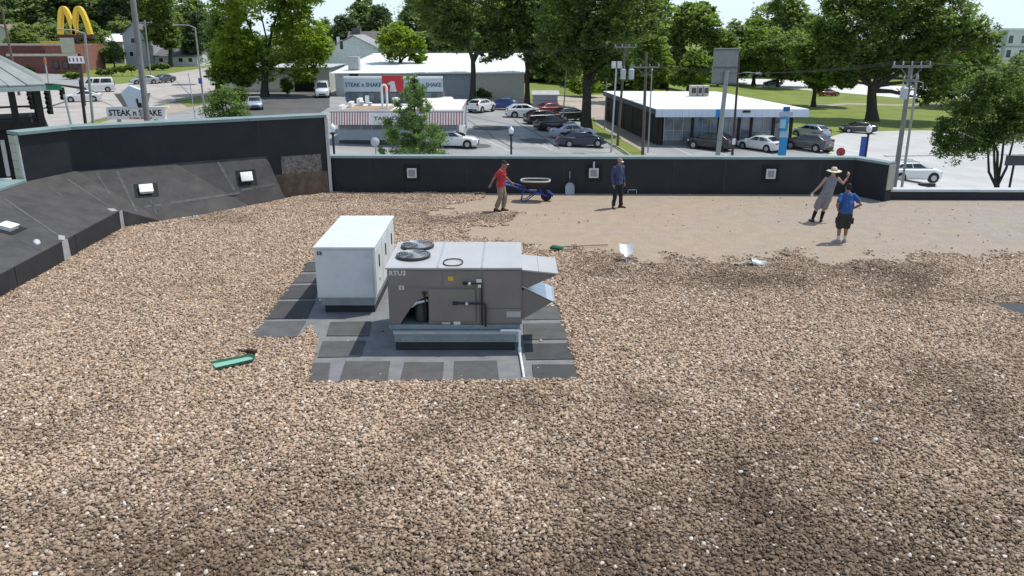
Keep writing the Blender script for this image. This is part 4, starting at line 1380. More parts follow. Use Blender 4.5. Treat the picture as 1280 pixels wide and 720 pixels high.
def shirt(r, X, P, m, sleeve, hem, name='shirt', infl=0.02, tank=False):
    b = MB()
    hip, ch = P['hip'], P['chest']
    bl = P.get('belly', 0)
    lerp = lambda t: (hip[0] + (ch[0] - hip[0]) * t, hip[1] + (ch[1] - hip[1]) * t, hip[2] + (ch[2] - hip[2]) * t)
    q = [er(X((hip[0], hip[1], hem)), .178 + infl, .128 + infl), er(X(lerp(0.2)), .172 + infl, .124 + infl + bl), er(X(lerp(.55)), .152 + bl + infl, .116 + bl + infl), er(X(ch), .176 + infl, .122 + infl),
         er(X((ch[0], ch[1], ch[2] + 0.12)), (.13 if tank else .172) + infl, .102 + infl), er(X((ch[0], ch[1], ch[2] + 0.185)), (.085 if tank else .115) + infl * .5, .078 + infl * .5), er(X((ch[0], ch[1], ch[2] + 0.205)), .072, .066)]
    b.loft(q)
    if not tank:
        for sd in ('l', 'r'):
            sh, el, wr = (Vector(P[kk + sd]) for kk in ('sh', 'el', 'wr'))
            if sleeve <= 1:
                e = sh.lerp(el, sleeve)
                b.tube([X(sh.lerp(Vector((ch[0], ch[1], sh.z)), .25)), X(sh), X(sh.lerp(el, sleeve * .5)), X(e)], [0.066, 0.069, 0.067, 0.066], 14)
            else:
                b.tube([X(sh.lerp(Vector((ch[0], ch[1], sh.z)), .25)), X(sh), X(sh.lerp(el, .5)), X(el), X(el.lerp(wr, .5)), X(el.lerp(wr, .96))], [0.072, 0.078, 0.068, 0.060, 0.056, 0.044], 14)
                b.ellipsoid(X(el), (.060,) * 3)
            b.ellipsoid(X(sh), (.068, .067, .066))
    return smooth_mesh(b, name, 0.011, m, r, 3, fold=0.016)


def trousers(r, X, P, m, to, name='trousers', wide=0.0):
    """to: where the hem sits, 0..1 from knee to ankle; negative: above the knee"""
    b = MB()
    hip = P['hip']
    b.loft([er(X((hip[0], hip[1], hip[2] - 0.17)), .115, .105), er(X((hip[0], hip[1], hip[2] - 0.09)), .180 + wide * .4, .132), er(X((hip[0], hip[1], hip[2])), .184, .134), er(X((hip[0], hip[1], hip[2] + 0.09)), .172, .126)])
    for sd in ('l', 'r'):
        hp, kn, an = (Vector(P[kk + sd]) for kk in ('hp', 'kn', 'an'))
        if to < 0:
            e = kn.lerp(hp, -to)
            b.tube([X(hp), X(hp.lerp(e, .5)), X(e)], [0.104, 0.100 + wide, 0.098 + wide * 1.3], 14)
        else:
            e = kn.lerp(an, to)
            mid_ = kn.lerp(an, to * 0.5)
            b.tube([X(hp), X(hp.lerp(kn, .5)), X(kn), X(mid_), X(e)], [0.104, 0.093 + wide, 0.076 + wide, 0.070 + wide * 1.1, 0.063 + wide * 1.2], 14)
            b.ellipsoid(X(kn), (.076 + wide,) * 3)
    return smooth_mesh(b, name, 0.011, m, r, 3, fold=0.016)


def shoes(r, X, P, m, sole=None):
    for sd in ('l', 'r'):
        a = X(P['an' + sd]); ft = Vector((P['ft' + sd][0], P['ft' + sd][1], 0)); d2 = ft.normalized()
        b = MB()
        Mz = Matrix.Rotation(math.atan2(d2.y, d2.x), 3, 'Z')
        base = a.z - 0.085
        hz = 0.0
        st = [(-0.085, 0.034, 0.07), (-0.05, 0.044, 0.115), (0.02, 0.043, 0.105), (0.08, 0.048, 0.072), (0.13, 0.047, 0.055), (0.175, 0.032, 0.04), (0.19, 0.012, 0.028)]
        rings = []
        for x, w, h in st:
            rings.append([Vector((a.x, a.y, base)) + Mz @ Vector((x, y, z)) for y, z in ((-w * .9, 0), (-w, h * .3), (-w * .75, h * .8), (-w * .25, h), (w * .25, h), (w * .75, h * .8), (w, h * .3), (w * .9, 0))])
        b.loft(rings)
        o = b.build('shoe', m, r, smooth=True)
        if sole:
            b = MB(); b.loft([[p + Vector((0, 0, -0.001)) if i in (0, 7) else Vector((p.x, p.y, base + 0.022)) + (p - Vector((a.x, a.y, p.z))) * 0.03 for i, p in enumerate(g)] for g in rings]); b.build('sole', sole, o)


def cap_on(r, M3, c, m, brim_m, blen=0.085):
    b = MB()
    vs = []
    rings = []
    for t, s in ((0.03, 1.0), (0.065, 0.985), (0.10, 0.86), (0.124, 0.6), (0.135, 0.2)):
        rings.append([c + M3 @ Vector((0.084 * s * cos(a), 0.105 * s * sin(a), t)) for a in [2 * pi * k / 18 for k in range(18)]])
    b.loft(rings)
    cp_ = b.build('cap', m, r, smooth=True)
    b = MB()
    out = [(0.070 * sin(t), 0.075 + blen * cos(t)) for t in [pi / 2 * (k / 6 - 1) for k in range(13)]]
    b.prism([c + M3 @ Vector((x, y, 0.036 - 0.018 * max(0, (y - 0.09) / 0.09))) for x, y in out], (0, 0, 0.007))
    b.build('brim', brim_m, cp_)


M_skinT = mat('tanned_skin', (0.26, 0.135, 0.085), 0.55, var=0.08, scale=10)
M_skinL = mat('light_skin', (0.40, 0.235, 0.17), 0.55, var=0.08, scale=10)
M_hair = mat('dark_hair', (0.015, 0.012, 0.010), 0.7, var=0.3, scale=30)


def std(**kw):
    P = dict(hip=(0, 0, .95), chest=(0, 0, 1.27), head=(0, -0.01, 1.625), face=(0, -1, 0),
             shl=(.19, 0, 1.41), ell=(.25, .02, 1.13), wrl=(.25, -.06, .88), shr=(-.19, 0, 1.41), elr=(-.25, .02, 1.13), wrr=(-.25, -.06, .88),
             hpl=(.095, 0, .90), knl=(.11, -.02, .49), anl=(.12, 0.02, .085), hpr=(-.095, 0, .90), knr=(-.11, -.02, .49), anr=(-.12, .02, .085),
             ftl=(.03, -.13), ftr=(-.03, -.13))
    P.update(kw)
    return P


# man in the red shirt: walks to the right in the picture (own -Y turned to +X)
c = Z(626, 264)
P = std(hip=(0, 0.0, .94), chest=(0, -.05, 1.26), head=(0.0, -.13, 1.60), face=(0.15, -1, -.25),
        shl=(.19, -.06, 1.40), ell=(.25, -.10, 1.14), wrl=(.22, -.30, .97), shr=(-.19, -.02, 1.40), elr=(-.27, .17, 1.17), wrr=(-.29, .27, .98),
        hpl=(.09, 0, .90), knl=(.10, -.12, .50), anl=(.10, -.07, .085), hpr=(-.09, 0, .90), knr=(-.10, -.01, .50), anr=(-.10, .14, .10), ftl=(.02, -.13), ftr=(0, -.13), belly=.012)
P1 = P
r, X, M3, hc = person('man walking in a red t-shirt, beige trousers and cap beside the wheelbarrow', (c.x, c.y, 0), R(78), M_skinT, P)
shirt(r, X, P, mat('red_cotton', (0.40, 0.035, 0.045), 0.85, var=0.15, scale=6, bump=0.4, bscale=9), 0.75, .86)
trousers(r, X, P, mat('beige_trouser_cloth', (0.25, 0.19, 0.15), 0.9, var=0.15, scale=6, bump=0.3, bscale=9), 0.90, wide=.008)
shoes(r, X, P, mat('dark_brown_shoe', (0.035, 0.017, 0.014), 0.6))
cap_on(r, M3, hc, mat('dark_cap_cloth', (0.02, 0.02, 0.028), 0.9), mat('pale_cap_brim', (0.55, 0.45, 0.44), 0.8))

# man in navy: stands facing right and a little towards the roof edge
c = Z(771, 260)
P = std(head=(0, -.05, 1.615), face=(0.1, -1, -.22), chest=(0, -.01, 1.27), ell=(.265, .04, 1.13), wrl=(.27, -.03, .87), elr=(-.265, .02, 1.13), wrr=(-.27, -.05, .87),
        knl=(.13, -.03, .49), anl=(.17, -.02, .085), knr=(-.12, -.01, .49), anr=(-.15, .02, .085), ftl=(.06, -.13), ftr=(-.07, -.12))
r, X, M3, hc = person('man standing in a navy long sleeved shirt, dark trousers and a cap at the parapet', (c.x, c.y, 0), R(38), M_skinT, P)
shirt(r, X, P, mat('navy_denim', (0.042, 0.06, 0.125), 0.9, var=0.2, scale=7, bump=0.4, bscale=9), 2, .84)
trousers(r, X, P, mat('dark_navy_trouser', (0.016, 0.017, 0.026), 0.9, var=0.2, scale=7), 0.96)
shoes(r, X, P, mat('dark_brown_shoe', (0.035, 0.017, 0.014), 0.6))
cap_on(r, M3, hc, mat('tan_cap_cloth', (0.22, 0.17, 0.14), 0.9), mat('pale_cap_brim', (0.55, 0.45, 0.44), 0.8))
hb = MB(); hb.ellipsoid(hc + M3 @ Vector((0, -0.035, 0.0)), (0.074, 0.07, 0.075), 12, 8, M3); hb.build('hair', M_hair, r, smooth=True)

# man in the straw hat: back to the camera, leaning, one arm raised, a white cup in the other hand
c = Z(1021, 277)
P = std(face=(0, -1, -.05), head=(0, -.03, 1.60), shl=(.19, 0, 1.40), ell=(.30, .03, 1.16), wrl=(.40, -.05, .95), shr=(-.19, 0, 1.40), elr=(-.41, -.06, 1.24), wrr=(-.52, -.14, 1.45),
        hdr=(-.15, -.1, 1), cur=.5, pnr=(.3, -1, .2), cul=.9, pnl=(-.4, -1, 0), knl=(.13, -.04, .49), anl=(.17, .03, .085), knr=(-.09, -.03, .49), anr=(-.10, .02, .085), ftl=(.05, -.13), ftr=(-.05, -.13))
r, X, M3, hc = person('man in a wide straw hat and grey tank top leaning with one arm raised', (c.x, c.y, 0), R(175), M_skinL, P, lean=(-.22, 0))
shirt(r, X, P, mat('grey_vest_cotton', (0.20, 0.20, 0.225), 0.9, var=0.12, scale=8, bump=0.4, bscale=9), 0, .82, 'tank_top', tank=True)
trousers(r, X, P, mat('grey_check_cloth', (0.16, 0.145, 0.15), 0.9, scale=22, col2=(0.28, 0.25, 0.25)), 0.18, 'shorts', wide=.03)
b = MB()
for sd in ('l', 'r'):
    a, kn = Vector(P['an' + sd]), Vector(P['kn' + sd])
    b2 = MB(); b2.tube([X(a), X(a.lerp(kn, .35)), X(a.lerp(kn, .62))], [.044, .057, .064], 12); b2.build('sock', mat('black_sock', (0.012, 0.012, 0.013), 0.95), r, smooth=True)
shoes(r, X, P, mat('brown_work_shoe', (0.055, 0.035, 0.025), 0.7))
hat = MB()
rings = []
for rad, z in ((0.005, 0.165), (0.06, 0.160), (0.085, 0.13), (0.098, 0.07), (0.112, 0.055), (0.17, 0.050), (0.225, 0.028), (0.222, 0.02), (0.165, 0.040), (0.10, 0.045)):
    rings.append([hc + Vector((rad * cos(a), rad * 1.05 * sin(a) , z + (0.02 * abs(cos(a)) ** 2 if rad > .15 else 0))) for a in [2 * pi * k / 24 for k in range(24)]])
hat.loft(rings)
ho = hat.build('straw_hat', mat('pale_straw', (0.62, 0.55, 0.40), 0.8, var=0.1, scale=40, bump=0.5, bscale=120), r, smooth=True)
hat = MB(); hat.loft([[hc + Vector((rr_ * cos(a), rr_ * 1.05 * sin(a), z)) for a in [2 * pi * k / 24 for k in range(24)]] for rr_, z in ((0.110, 0.062), (0.104, 0.088))], cap=False)
hat.build('hat_band', mat('brown_hat_band', (0.22, 0.16, 0.09), 0.8), ho)
w3 = X(P['wrl']); Mr = Matrix.Rotation(R(175), 3, 'Z')
wv = Vector((c.x, c.y, 0)) + Mr @ (w3 + Vector((0.03, -0.035, -0.13)))
cupo = thing('paper_cup', 'white paper cup held low by the man in the straw hat', 'cup', wv)
mb = MB(); mb.lathe([(0.03, -0.05), (0.042, 0.06), (0.038, 0.06), (0.027, -0.044)], (0, 0, 0), 14); mb.build('cup', M_white, cupo, smooth=True)

# man in the blue t-shirt: back to the camera, hands on hips, cargo shorts
c = Z(1052, 303)
P = std(face=(0, -1, -.3), head=(-.02, -.07, 1.60), chest=(0, -.02, 1.27), shl=(.185, 0, 1.385), ell=(.335, .13, 1.13), wrl=(.215, -.03, .985), shr=(-.185, 0, 1.385), elr=(-.355, .13, 1.14), wrr=(-.215, -.02, 1.00),
        hdl=(-.35, -.6, -.5), hdr=(.35, -.6, -.5), pnl=(-1, 0, -.2), pnr=(1, 0, -.2), cul=.5, cur=.5, belly=.05, knl=(.11, -.02, .49), anl=(.13, .03, .085), knr=(-.09, -.02, .49), anr=(-.085, 0, .085), ftl=(.09, -.11), ftr=(-.02, -.13))
r, X, M3, hc = person('man in a bright blue t-shirt and dark cargo shorts, hands on hips', (c.x, c.y, 0), R(183), M_skinT, P)
shirt(r, X, P, mat('blue_cotton', (0.03, 0.085, 0.27), 0.85, var=0.12, scale=6, bump=0.4, bscale=9), 0.72, .87, infl=.026)
trousers(r, X, P, mat('dark_olive_cloth', (0.035, 0.033, 0.026), 0.9, var=0.3, scale=9, bump=0.4, bscale=8), 0.12, 'shorts', wide=.035)
for s in (-1, 1):
    b2 = MB(); b2.box(s * .215 - .03, s * .215 + .03, -.085, .085, .56, .74)
    b2.build('cargo_pocket', mat('dark_olive_cloth', (0.035, 0.033, 0.026), 0.9), r, bevel=0.02)
for sd in ('l', 'r'):
    a, kn = Vector(P['an' + sd]), Vector(P['kn' + sd])
    b2 = MB(); b2.tube([X(a), X(a.lerp(kn, .16)), X(a.lerp(kn, .30))], [.042, .045, .050], 12); b2.build('sock', mat('white_sock', (0.60, 0.58, 0.56), 0.95), r, smooth=True)
shoes(r, X, P, mat('grey_white_trainer', (0.34, 0.32, 0.30), 0.7))
hb = MB(); hb.ellipsoid(hc + M3 @ Vector((0, -0.018, 0.035)), (0.084, 0.098, 0.098), 14, 10, M3); hb.ellipsoid(hc + M3 @ Vector((0, -0.045, -0.02)), (0.074, 0.065, 0.07), 12, 8, M3)
smooth_mesh(hb, 'hair', 0.012, M_hair, r, 2)

# ================================================================== the ground beyond the roof
M_grass = mat('mown_grass', (0.115, 0.155, 0.024), 0.9, scale=0.25, col2=(0.21, 0.25, 0.04), detail=8, bump=0.5, bscale=6)
M_conc = mat('pale_concrete_road', (0.40, 0.365, 0.335), 0.85, scale=0.3, var=0.16, detail=8, bump=0.15, bscale=3)
M_conc2 = mat('white_concrete_road', (0.46, 0.455, 0.445), 0.85, scale=0.3, var=0.13, detail=8, bump=0.15, bscale=3)
M_asph = mat('worn_grey_asphalt', (0.23, 0.23, 0.235), 0.9, scale=0.3, col2=(0.36, 0.355, 0.35), detail=9, bump=0.25, bscale=6)
M_asphd = mat('dark_asphalt', (0.075, 0.075, 0.078), 0.9, scale=0.3, col2=(0.125, 0.123, 0.12), detail=9)
M_walk = mat('tan_concrete_walk', (0.36, 0.30, 0.245), 0.9, scale=0.4, var=0.15, detail=8)
M_lotg = mat('pale_gravel_lot', (0.40, 0.355, 0.29), 0.95, scale=0.4, var=0.18, detail=9)
M_line = mat('faded_white_line', (0.55, 0.55, 0.53), 0.85, var=0.2, scale=2)

KNOT = [k for k in KX]


def ground():
    xs = sorted(set(KX + list(range(-200, 201, 20))))
    ys = [-60, 0, 40, 60, 80, 100, 120, 150, 200, 300, 500, 900]
    vs = [(x, y, zg(x)) for y in ys for x in xs]
    n = len(xs)
    fs = [(j * n + i, j * n + i + 1, (j + 1) * n + i + 1, (j + 1) * n + i) for j in range(len(ys) - 1) for i in range(n - 1)]
    me = bpy.data.meshes.new('ground'); me.from_pydata(vs, [], fs)
    me.materials.append(M_grass)
    o = bpy.data.objects.new('ground', me); COL.objects.link(o)
    tag(o, 'grassy ground that falls gently to the right', kind='structure')


ground()


def sheet(name, pts, m, lift, label=None, kind='structure', thick=0.0):
    """a ground sheet: outline in plan, draped on the ground and cut at its slope lines"""
    bm = bmesh.new()
    vs = [bm.verts.new((p[0], p[1], 0)) for p in pts]
    bm.faces.new(vs)
    bmesh.ops.triangulate(bm, faces=bm.faces)
    for kx in KX[1:-1]:
        bmesh.ops.bisect_plane(bm, geom=bm.verts[:] + bm.edges[:] + bm.faces[:], plane_co=(kx, 0, 0), plane_no=(1, 0, 0))
    for v in bm.verts:
        v.co.z = zg(v.co.x) + lift
    if thick:
        r = bmesh.ops.extrude_face_region(bm, geom=bm.faces[:])
        for e in r['geom']:
            if isinstance(e, bmesh.types.BMVert):
                e.co.z += thick
    bmesh.ops.recalc_face_normals(bm, faces=bm.faces)
    me = bpy.data.meshes.new(name)
    bm.to_mesh(me); bm.free()
    if not thick and me.polygons and me.polygons[0].normal.z < 0:
        me.flip_normals()
    me.materials.append(m)
    o = bpy.data.objects.new(name, me); COL.objects.link(o)
    if label or kind:
        tag(o, label, kind=kind)
    return o


def gp(*uv):
    return [tuple(G(u, v)[:2]) for u, v in uv]


def ribbon(name, line, w, m, lift, label, thick=0.0):
    o = offset_line(line, w)
    return sheet(name, list(line) + [tuple(p) for p in reversed(o)], m, lift, label, thick=thick)


# left road: sweeps from the crossing at the lower left up to the right
sheet('road', gp((-500, 112), (30, 102), (118, 108), (170, 103), (205, 93), (262, 84), (305, 79), (318, 84), (308, 100), (290, 113), (262, 120), (205, 129), (120, 150), (60, 172)) + [(-70, 60), (-220, 60)], M_conc, 0.012,
      'pale concrete street curving past the crossing on the left')
sheet('road', gp((-500, 93), (60, 92), (112, 97), (135, 104), (118, 109), (30, 104), (-500, 113)), M_asph, 0.024, 'grey side lane in front of the brick building')
ribbon('kerb', gp((118, 152), (205, 130.2), (262, 121), (292, 113.5)), 0.35, mat('kerb_stone', (0.28, 0.26, 0.24), 0.9), 0.004, 'kerb along the left street', thick=0.13)
sheet('pavement', gp((120, 155), (205, 131.5), (262, 122.3), (285, 119), (280, 128), (215, 142), (150, 168)), M_walk, 0.02, 'tan pavement beside the left street')
for line in (((150, 128), (262, 100)), ((60, 140), (200, 108)), ((215, 101), (300, 90))):
    pts = gp(*line); a, b2 = Vector(pts[0]), Vector(pts[1])
    n = 12
    for k in range(n):
        p, q = a.lerp(b2, k / n), a.lerp(b2, (k + 0.45) / n)
        t = (q - p).normalized(); s = Vector((-t.y, t.x)) * 0.09
        sheet('road_marking', [tuple(p - s), tuple(q - s), tuple(q + s), tuple(p + s)], M_line, 0.020, 'white lane dash on the left street')
# middle: car park, lane, walk, grass wedge
sheet('car_park', gp((285, 119), (420, 118), (600, 127), (690, 134), (722, 150), (738, 168), (788, 189), (800, 230), (420, 230), (190, 150)), M_asph, 0.008, 'worn asphalt car park behind the rear parapet')
sheet('car_park', gp((290, 118), (412, 116), (412, 134), (385, 150), (290, 146)), M_asphd, 0.020, 'darker asphalt yard in front of the garage')
sheet('gravel_lot', gp((694, 120), (760, 118), (764, 134), (736, 150), (724, 146), (700, 133)), M_lotg, 0.020, 'pale gravel lot behind the big tree')
sheet('path', gp((738, 133), (764, 133), (800, 160), (850, 186), (880, 215), (822, 215), (800, 188), (772, 172), (745, 156)), M_walk, 0.030, 'tan concrete path along the dark brick side wall')
ribbon('kerb', gp((724, 150), (738, 168), (775, 187), (800, 205)), 0.25, mat('kerb_stone', (0.28, 0.26, 0.24), 0.9), 0.0, 'kerb between car park and grass wedge', thick=0.14)
for u0, v0, u1, v1 in ((640, 190, 600, 172), (690, 188, 650, 170), (560, 160, 640, 160), (700, 186, 745, 189)):
    a, b2 = (Vector(p) for p in gp((u0, v0), (u1, v1)))
    t = (b2 - a).normalized(); s = Vector((-t.y, t.x)) * 0.06
    sheet('road_marking', [tuple(a - s), tuple(b2 - s), tuple(b2 + s), tuple(a + s)], M_line, 0.016, 'faded parking bay line')
sheet('lawn', gp((218, 124), (262, 118.5), (284, 117), (282, 126), (235, 134)), M_grass, 0.05, 'grass strip below the sapling by the left street')
M_tar = mat('tar_seam', (0.05, 0.05, 0.052), 0.8)
rt = random.Random(3)
for (u0, v0, u1, v1) in ((585, 150, 640, 186), (600, 168, 690, 172), (560, 140, 650, 158), (640, 150, 700, 186), (150, 112, 205, 126), (190, 108, 262, 112), (215, 98, 240, 122), (120, 126, 170, 142)):
    pts_ = gp(*[(u0 + (u1 - u0) * k / 5 + rt.uniform(-2, 2), v0 + (v1 - v0) * k / 5 + rt.uniform(-.8, .8)) for k in range(6)])
    w_ = [tuple(p) for p in offset_line(pts_, .09)]
    sheet('tar_seam', pts_ + w_[::-1], M_tar, 0.030, 'sealed crack line across the pavement')
for (u, v, a_, b_) in ((612, 160, 2.2, 1.2), (668, 176, 1.6, 1.0), (590, 182, 1.8, .9), (230, 106, 2.4, 1.3), (170, 120, 2.0, 1.0)):
    c_ = G(u, v)
    sheet('asphalt_patch', [(c_.x + a_ * math.cos(t) * rt.uniform(.75, 1.1), c_.y + b_ * 2 * math.sin(t) * rt.uniform(.75, 1.1)) for t in [2 * math.pi * k / 11 for k in range(11)]], M_asphd, 0.027, 'darker repaired patch in the pavement')
# right: shop forecourt, white road, far strip of pavement in the park
sheet('car_park', gp((800, 186), (815, 182), (1000, 178), (1040, 176), (1035, 200), (1010, 230), (830, 230)), M_asph, 0.036, 'asphalt forecourt in front of the glass fronted shop')
for u0, u1 in ((838, 868), (880, 912), (925, 968), (985, 1030)):
    a, b2 = (Vector(p) for p in gp((u0, 183), (u1, 196)))
    t = (b2 - a).normalized(); s = Vector((-t.y, t.x)) * 0.06
    sheet('road_marking', [tuple(a - s), tuple(b2 - s), tuple(b2 + s), tuple(a + s)], M_line, 0.044, 'faded white bay line on the shop forecourt')
sheet('road', gp((1034, 172), (1060, 165), (1150, 163), (1290, 160), (1600, 155), (2100, 190)) + [(75, 45), (45, 36), (24, 45)] + gp((1030, 215), (1038, 180)), M_conc2, 0.012, 'bright concrete street on the right')
p = gp((1108, 196), (1300, 193)); ribbon('kerb', [p[0], p[1]], 0.45, mat('pale_kerb', (0.50, 0.49, 0.47), 0.9), 0.0, 'low kerb dividing the right street', thick=0.12)
p = gp((1090, 232), (1400, 231)); ribbon('pavement', [p[0], p[1]], -6, mat('white_walk', (0.50, 0.495, 0.48), 0.9, var=0.1, scale=.5), 0.02, 'pale pavement between roof edge and right street')
sheet('path', gp((1010, 131), (1060, 128.5), (1120, 130.5), (1180, 129), (1180, 131), (1120, 132.5), (1060, 130.8), (1010, 134)), M_walk, 0.02, 'narrow path through the park lawn')
sheet('car_park', gp((900, 97), (960, 99), (1040, 104), (1130, 108), (1260, 107), (1260, 116), (1195, 122), (1130, 123), (1075, 118), (1000, 112), (955, 109), (900, 103)), mat('bright_concrete_lot', (0.64, 0.63, 0.60), 0.9, var=0.1, scale=.2), 0.02,
      'bright pavement strip beyond the park trees')
sheet('pavement', gp((760, 180), (800, 205), (830, 205), (792, 186)), M_grass, 0.06, 'grass wedge beside the path')

sheet('car_park', [(-70, 28), (-17, 28), (-17, 50), (-40, 56), (-70, 60)], M_walk, 0.004, 'paving added beside the pavilion and letter sign against green bounce')  # added to keep the green bounce of the grass off the letter sign

sheet('pavement', [(-17, 29), (45, 29), (45, 50), (24, 58), (-17, 58)], mat('grey_yard_concrete', (0.34, 0.335, 0.325), 0.9, var=.15, scale=.3), 0.003, 'unseen paving added round the foot of the roofed building')  # unseen paving, added so that less green light bounces off grass
sheet('gravel_lot', [(-62, 116), (-8, 122), (-8, 175), (-62, 175)], M_lotg, 0.003, 'pale ground added behind the long building to cut green bounce')  # added lot: takes green grass bounce off the gabled house walls

# ================================================================== buildings
M_wroof = mat('white_metal_roof', (0.80, 0.80, 0.79), 0.5, var=0.04, scale=0.4)
M_gwall = mat('grey_wall_siding', (0.46, 0.47, 0.475), 0.8, var=0.08, scale=0.6)
M_brown = mat('dark_brown_brick', (0.040, 0.030, 0.027), 0.9, var=0.3, scale=3, bump=0.3, bscale=14)
M_sglass = mat('reflection_tinted_glass', (0.13, 0.17, 0.215), 0.05, var=0.6, scale=0.5, spec=0.9)  # grey-blue reflections on the panes are put into the base colour
M_frame = mat('grey_aluminium_frame', (0.36, 0.38, 0.40), 0.5, metal=0.3)


def wbox(name, m, parent, x0, x1, y0, y1, z0, z1, bevel=0.0):
    mb = MB(); mb.box(x0, x1, y0, y1, z0, z1)
    return mb.build(name, m, parent, bevel=bevel, world=True)


# ---- glass fronted shop with the white flat roof
sb_ = G(840, 184)
sy = sb_.y
FL, FR = A(822, 136.5, sy), A(1012, 136.5, sy)
zr = FL.z
BL, BR = Z(757, 114, zr), Z(893, 114.5, zr)
zb_ = min(zg(FL.x), zg(FR.x)) - 0.6
shop = thing('shop_building', 'low glass fronted shop with white flat roof and dark brick side wall', 'shop', (FL.x, sy, zg(FL.x)))
foot = [(FL.x + 0.3, sy + 1.0), (FR.x - 1.6, sy + 1.0), (BR.x, BR.y), (BL.x, BL.y)]
mb = MB(); mb.prism([(x, y, zb_) for x, y in [foot[0], (foot[0][0] + 0.02, foot[0][1]), foot[3], (foot[3][0] - .02, foot[3][1])]], (0, 0, 0.01))
mb = MB()
inner = [(FL.x + 0.3, sy + 1.35), (FR.x - 1.6, sy + 1.35), (BR.x, BR.y), (BL.x, BL.y)]
mb.prism([(x, y, zb_) for x, y in inner], (0, 0, zr - 0.05 - zb_))
mb.build('brick_wall', M_brown, shop, world=True)
mb = MB()
roofp = [(FL.x - 0.15, sy + 0.15), (FR.x, sy + 0.15), (BR.x + 0.3, BR.y + 0.2), (BL.x - 0.25, BL.y + 0.2)]
mb.prism([(x, y, zr - 0.045) for x, y in roofp], (0, 0, 0.05))
mb.build('roof', M_wroof, shop, world=True)
# fascia panels along the front
npan = 23
M_fas = mat('pale_blue_fascia_panel', (0.60, 0.67, 0.78), 0.45, var=0.07, scale=0.8)
M_fasb = mat('sky_blue_fascia_panel', (0.02, 0.24, 0.62), 0.45)
zf0 = A(900, 146.5, sy).z
for k in range(npan):
    x0 = FL.x - 0.15 + (FR.x - FL.x + 0.15) * k / npan; x1 = FL.x - 0.15 + (FR.x - FL.x + 0.15) * (k + 1) / npan
    mm = M_fasb if k == 9 else (M_black if k == 13 else M_fas)
    if k == 13:
        wbox('fascia_panel', M_fas, shop, x0 + .006, x1 - .006, sy + 0.03, sy + 0.14, zf0, zr - 0.06, bevel=0.01)
        wbox('light_box', M_black, shop, x0 + .03, x1 + .1, sy - 0.09, sy + 0.026, zr - 0.33, zr - 0.10)
        continue
    wbox('fascia_panel', mm, shop, x0 + .006, x1 - .006, sy + 0.03, sy + 0.14, zf0 + random.uniform(-.005, .005), zr - 0.06, bevel=0.01)
wbox('soffit', M_frame, shop, FL.x, FR.x - 0.1, sy + 0.145, sy + 1.3, zf0 + 0.02, zf0 + 0.08)
# the long left side fascia
mb = MB()
a, b2 = Vector((FL.x - .17, sy + .2)), Vector((BL.x - .27, BL.y))
for k in range(10):
    p, q = a.lerp(b2, k / 10), a.lerp(b2, (k + .985) / 10)
    m2 = MB(); m2.prism([(p.x, p.y, zr - 0.50), (q.x, q.y, zr - 0.50), (q.x, q.y, zr - 0.055), (p.x, p.y, zr - 0.055)], (-0.05, 0, 0))
    m2.build('fascia_panel', mat('dark_side_fascia', (0.09, 0.10, 0.12), 0.6), shop, world=True)
# store front: bays of glass between pilasters
zfl = zg(FL.x) - 0.25
bays = [(829, 864), (866, 897), (899, 922), (924, 937), (939, 965), (967, 978)]
for i, (u0, u1) in enumerate(bays):
    x0, x1 = A(u0, 165, sy + 1.3).x, A(u1, 165, sy + 1.3).x
    z0 = zg((x0 + x1) / 2)
    if i == 3:
        d_ = wbox('door', M_frame, shop, x0, x1, sy + 1.22, sy + 1.345, z0 - .3, zf0 + 0.01)
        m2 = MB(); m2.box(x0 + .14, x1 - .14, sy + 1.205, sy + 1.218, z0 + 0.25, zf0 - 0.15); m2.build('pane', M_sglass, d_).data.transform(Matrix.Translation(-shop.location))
        continue
    sill = 0.45 if i != 2 else 0.15
    wbox('stall_riser', mat('grey_brick_riser', (0.16, 0.155, 0.15), 0.9, var=0.25, scale=4), shop, x0, x1, sy + 1.16, sy + 1.345, z0 - 0.5, z0 + sill)
    nc_ = max(1, round((x1 - x0) / 0.95))
    wbox('window_backing', M_dark, shop, x0 + .02, x1 - .02, sy + 1.335, sy + 1.348, z0 + sill + .01, zf0)
    for c_ in range(nc_):
        a0, a1 = x0 + (x1 - x0) * c_ / nc_, x0 + (x1 - x0) * (c_ + 1) / nc_
        w_ = wbox('window', M_frame, shop, a0, a0 + 0.07, sy + 1.17, sy + 1.33, z0 + sill, zf0 + .01)
        zmid = z0 + sill + (zf0 - z0 - sill) * 0.42
        for (q0, q1) in ((z0 + sill + .03, zmid - .03), (zmid + .03, zf0 - .02)):
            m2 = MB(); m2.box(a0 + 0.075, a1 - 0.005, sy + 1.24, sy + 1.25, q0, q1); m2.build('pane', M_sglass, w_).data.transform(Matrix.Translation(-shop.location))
        m2 = MB(); m2.box(a0 + 0.072, a1 - 0.002, sy + 1.19, sy + 1.31, zmid - .025, zmid + .025); m2.build('transom', M_frame, w_).data.transform(Matrix.Translation(-shop.location))
for u in (825, 865, 898, 923, 938, 966, 981, 988):
    x0 = A(u, 165, sy + 1.2).x
    wbox('pilaster', M_brown if u not in (981,) else M_gwall, shop, x0 - .14, x0 + .14, sy + 1.10, sy + 1.40, zg(x0) - .4, zf0 + .015)
for k in range(6):          # downspouts on the side wall
    t = (k + .5) / 6
    p = Vector((inner[0][0], inner[0][1])).lerp(Vector(inner[3]), t)
    m2 = MB(); m2.tube([(p.x - 0.08, p.y, zg(p.x) + .1), (p.x - 0.08, p.y, zr - 0.1)], 0.05, 6); m2.build('downspout', mat('brown_downspout', (0.07, 0.055, 0.05), 0.6), shop, world=True)
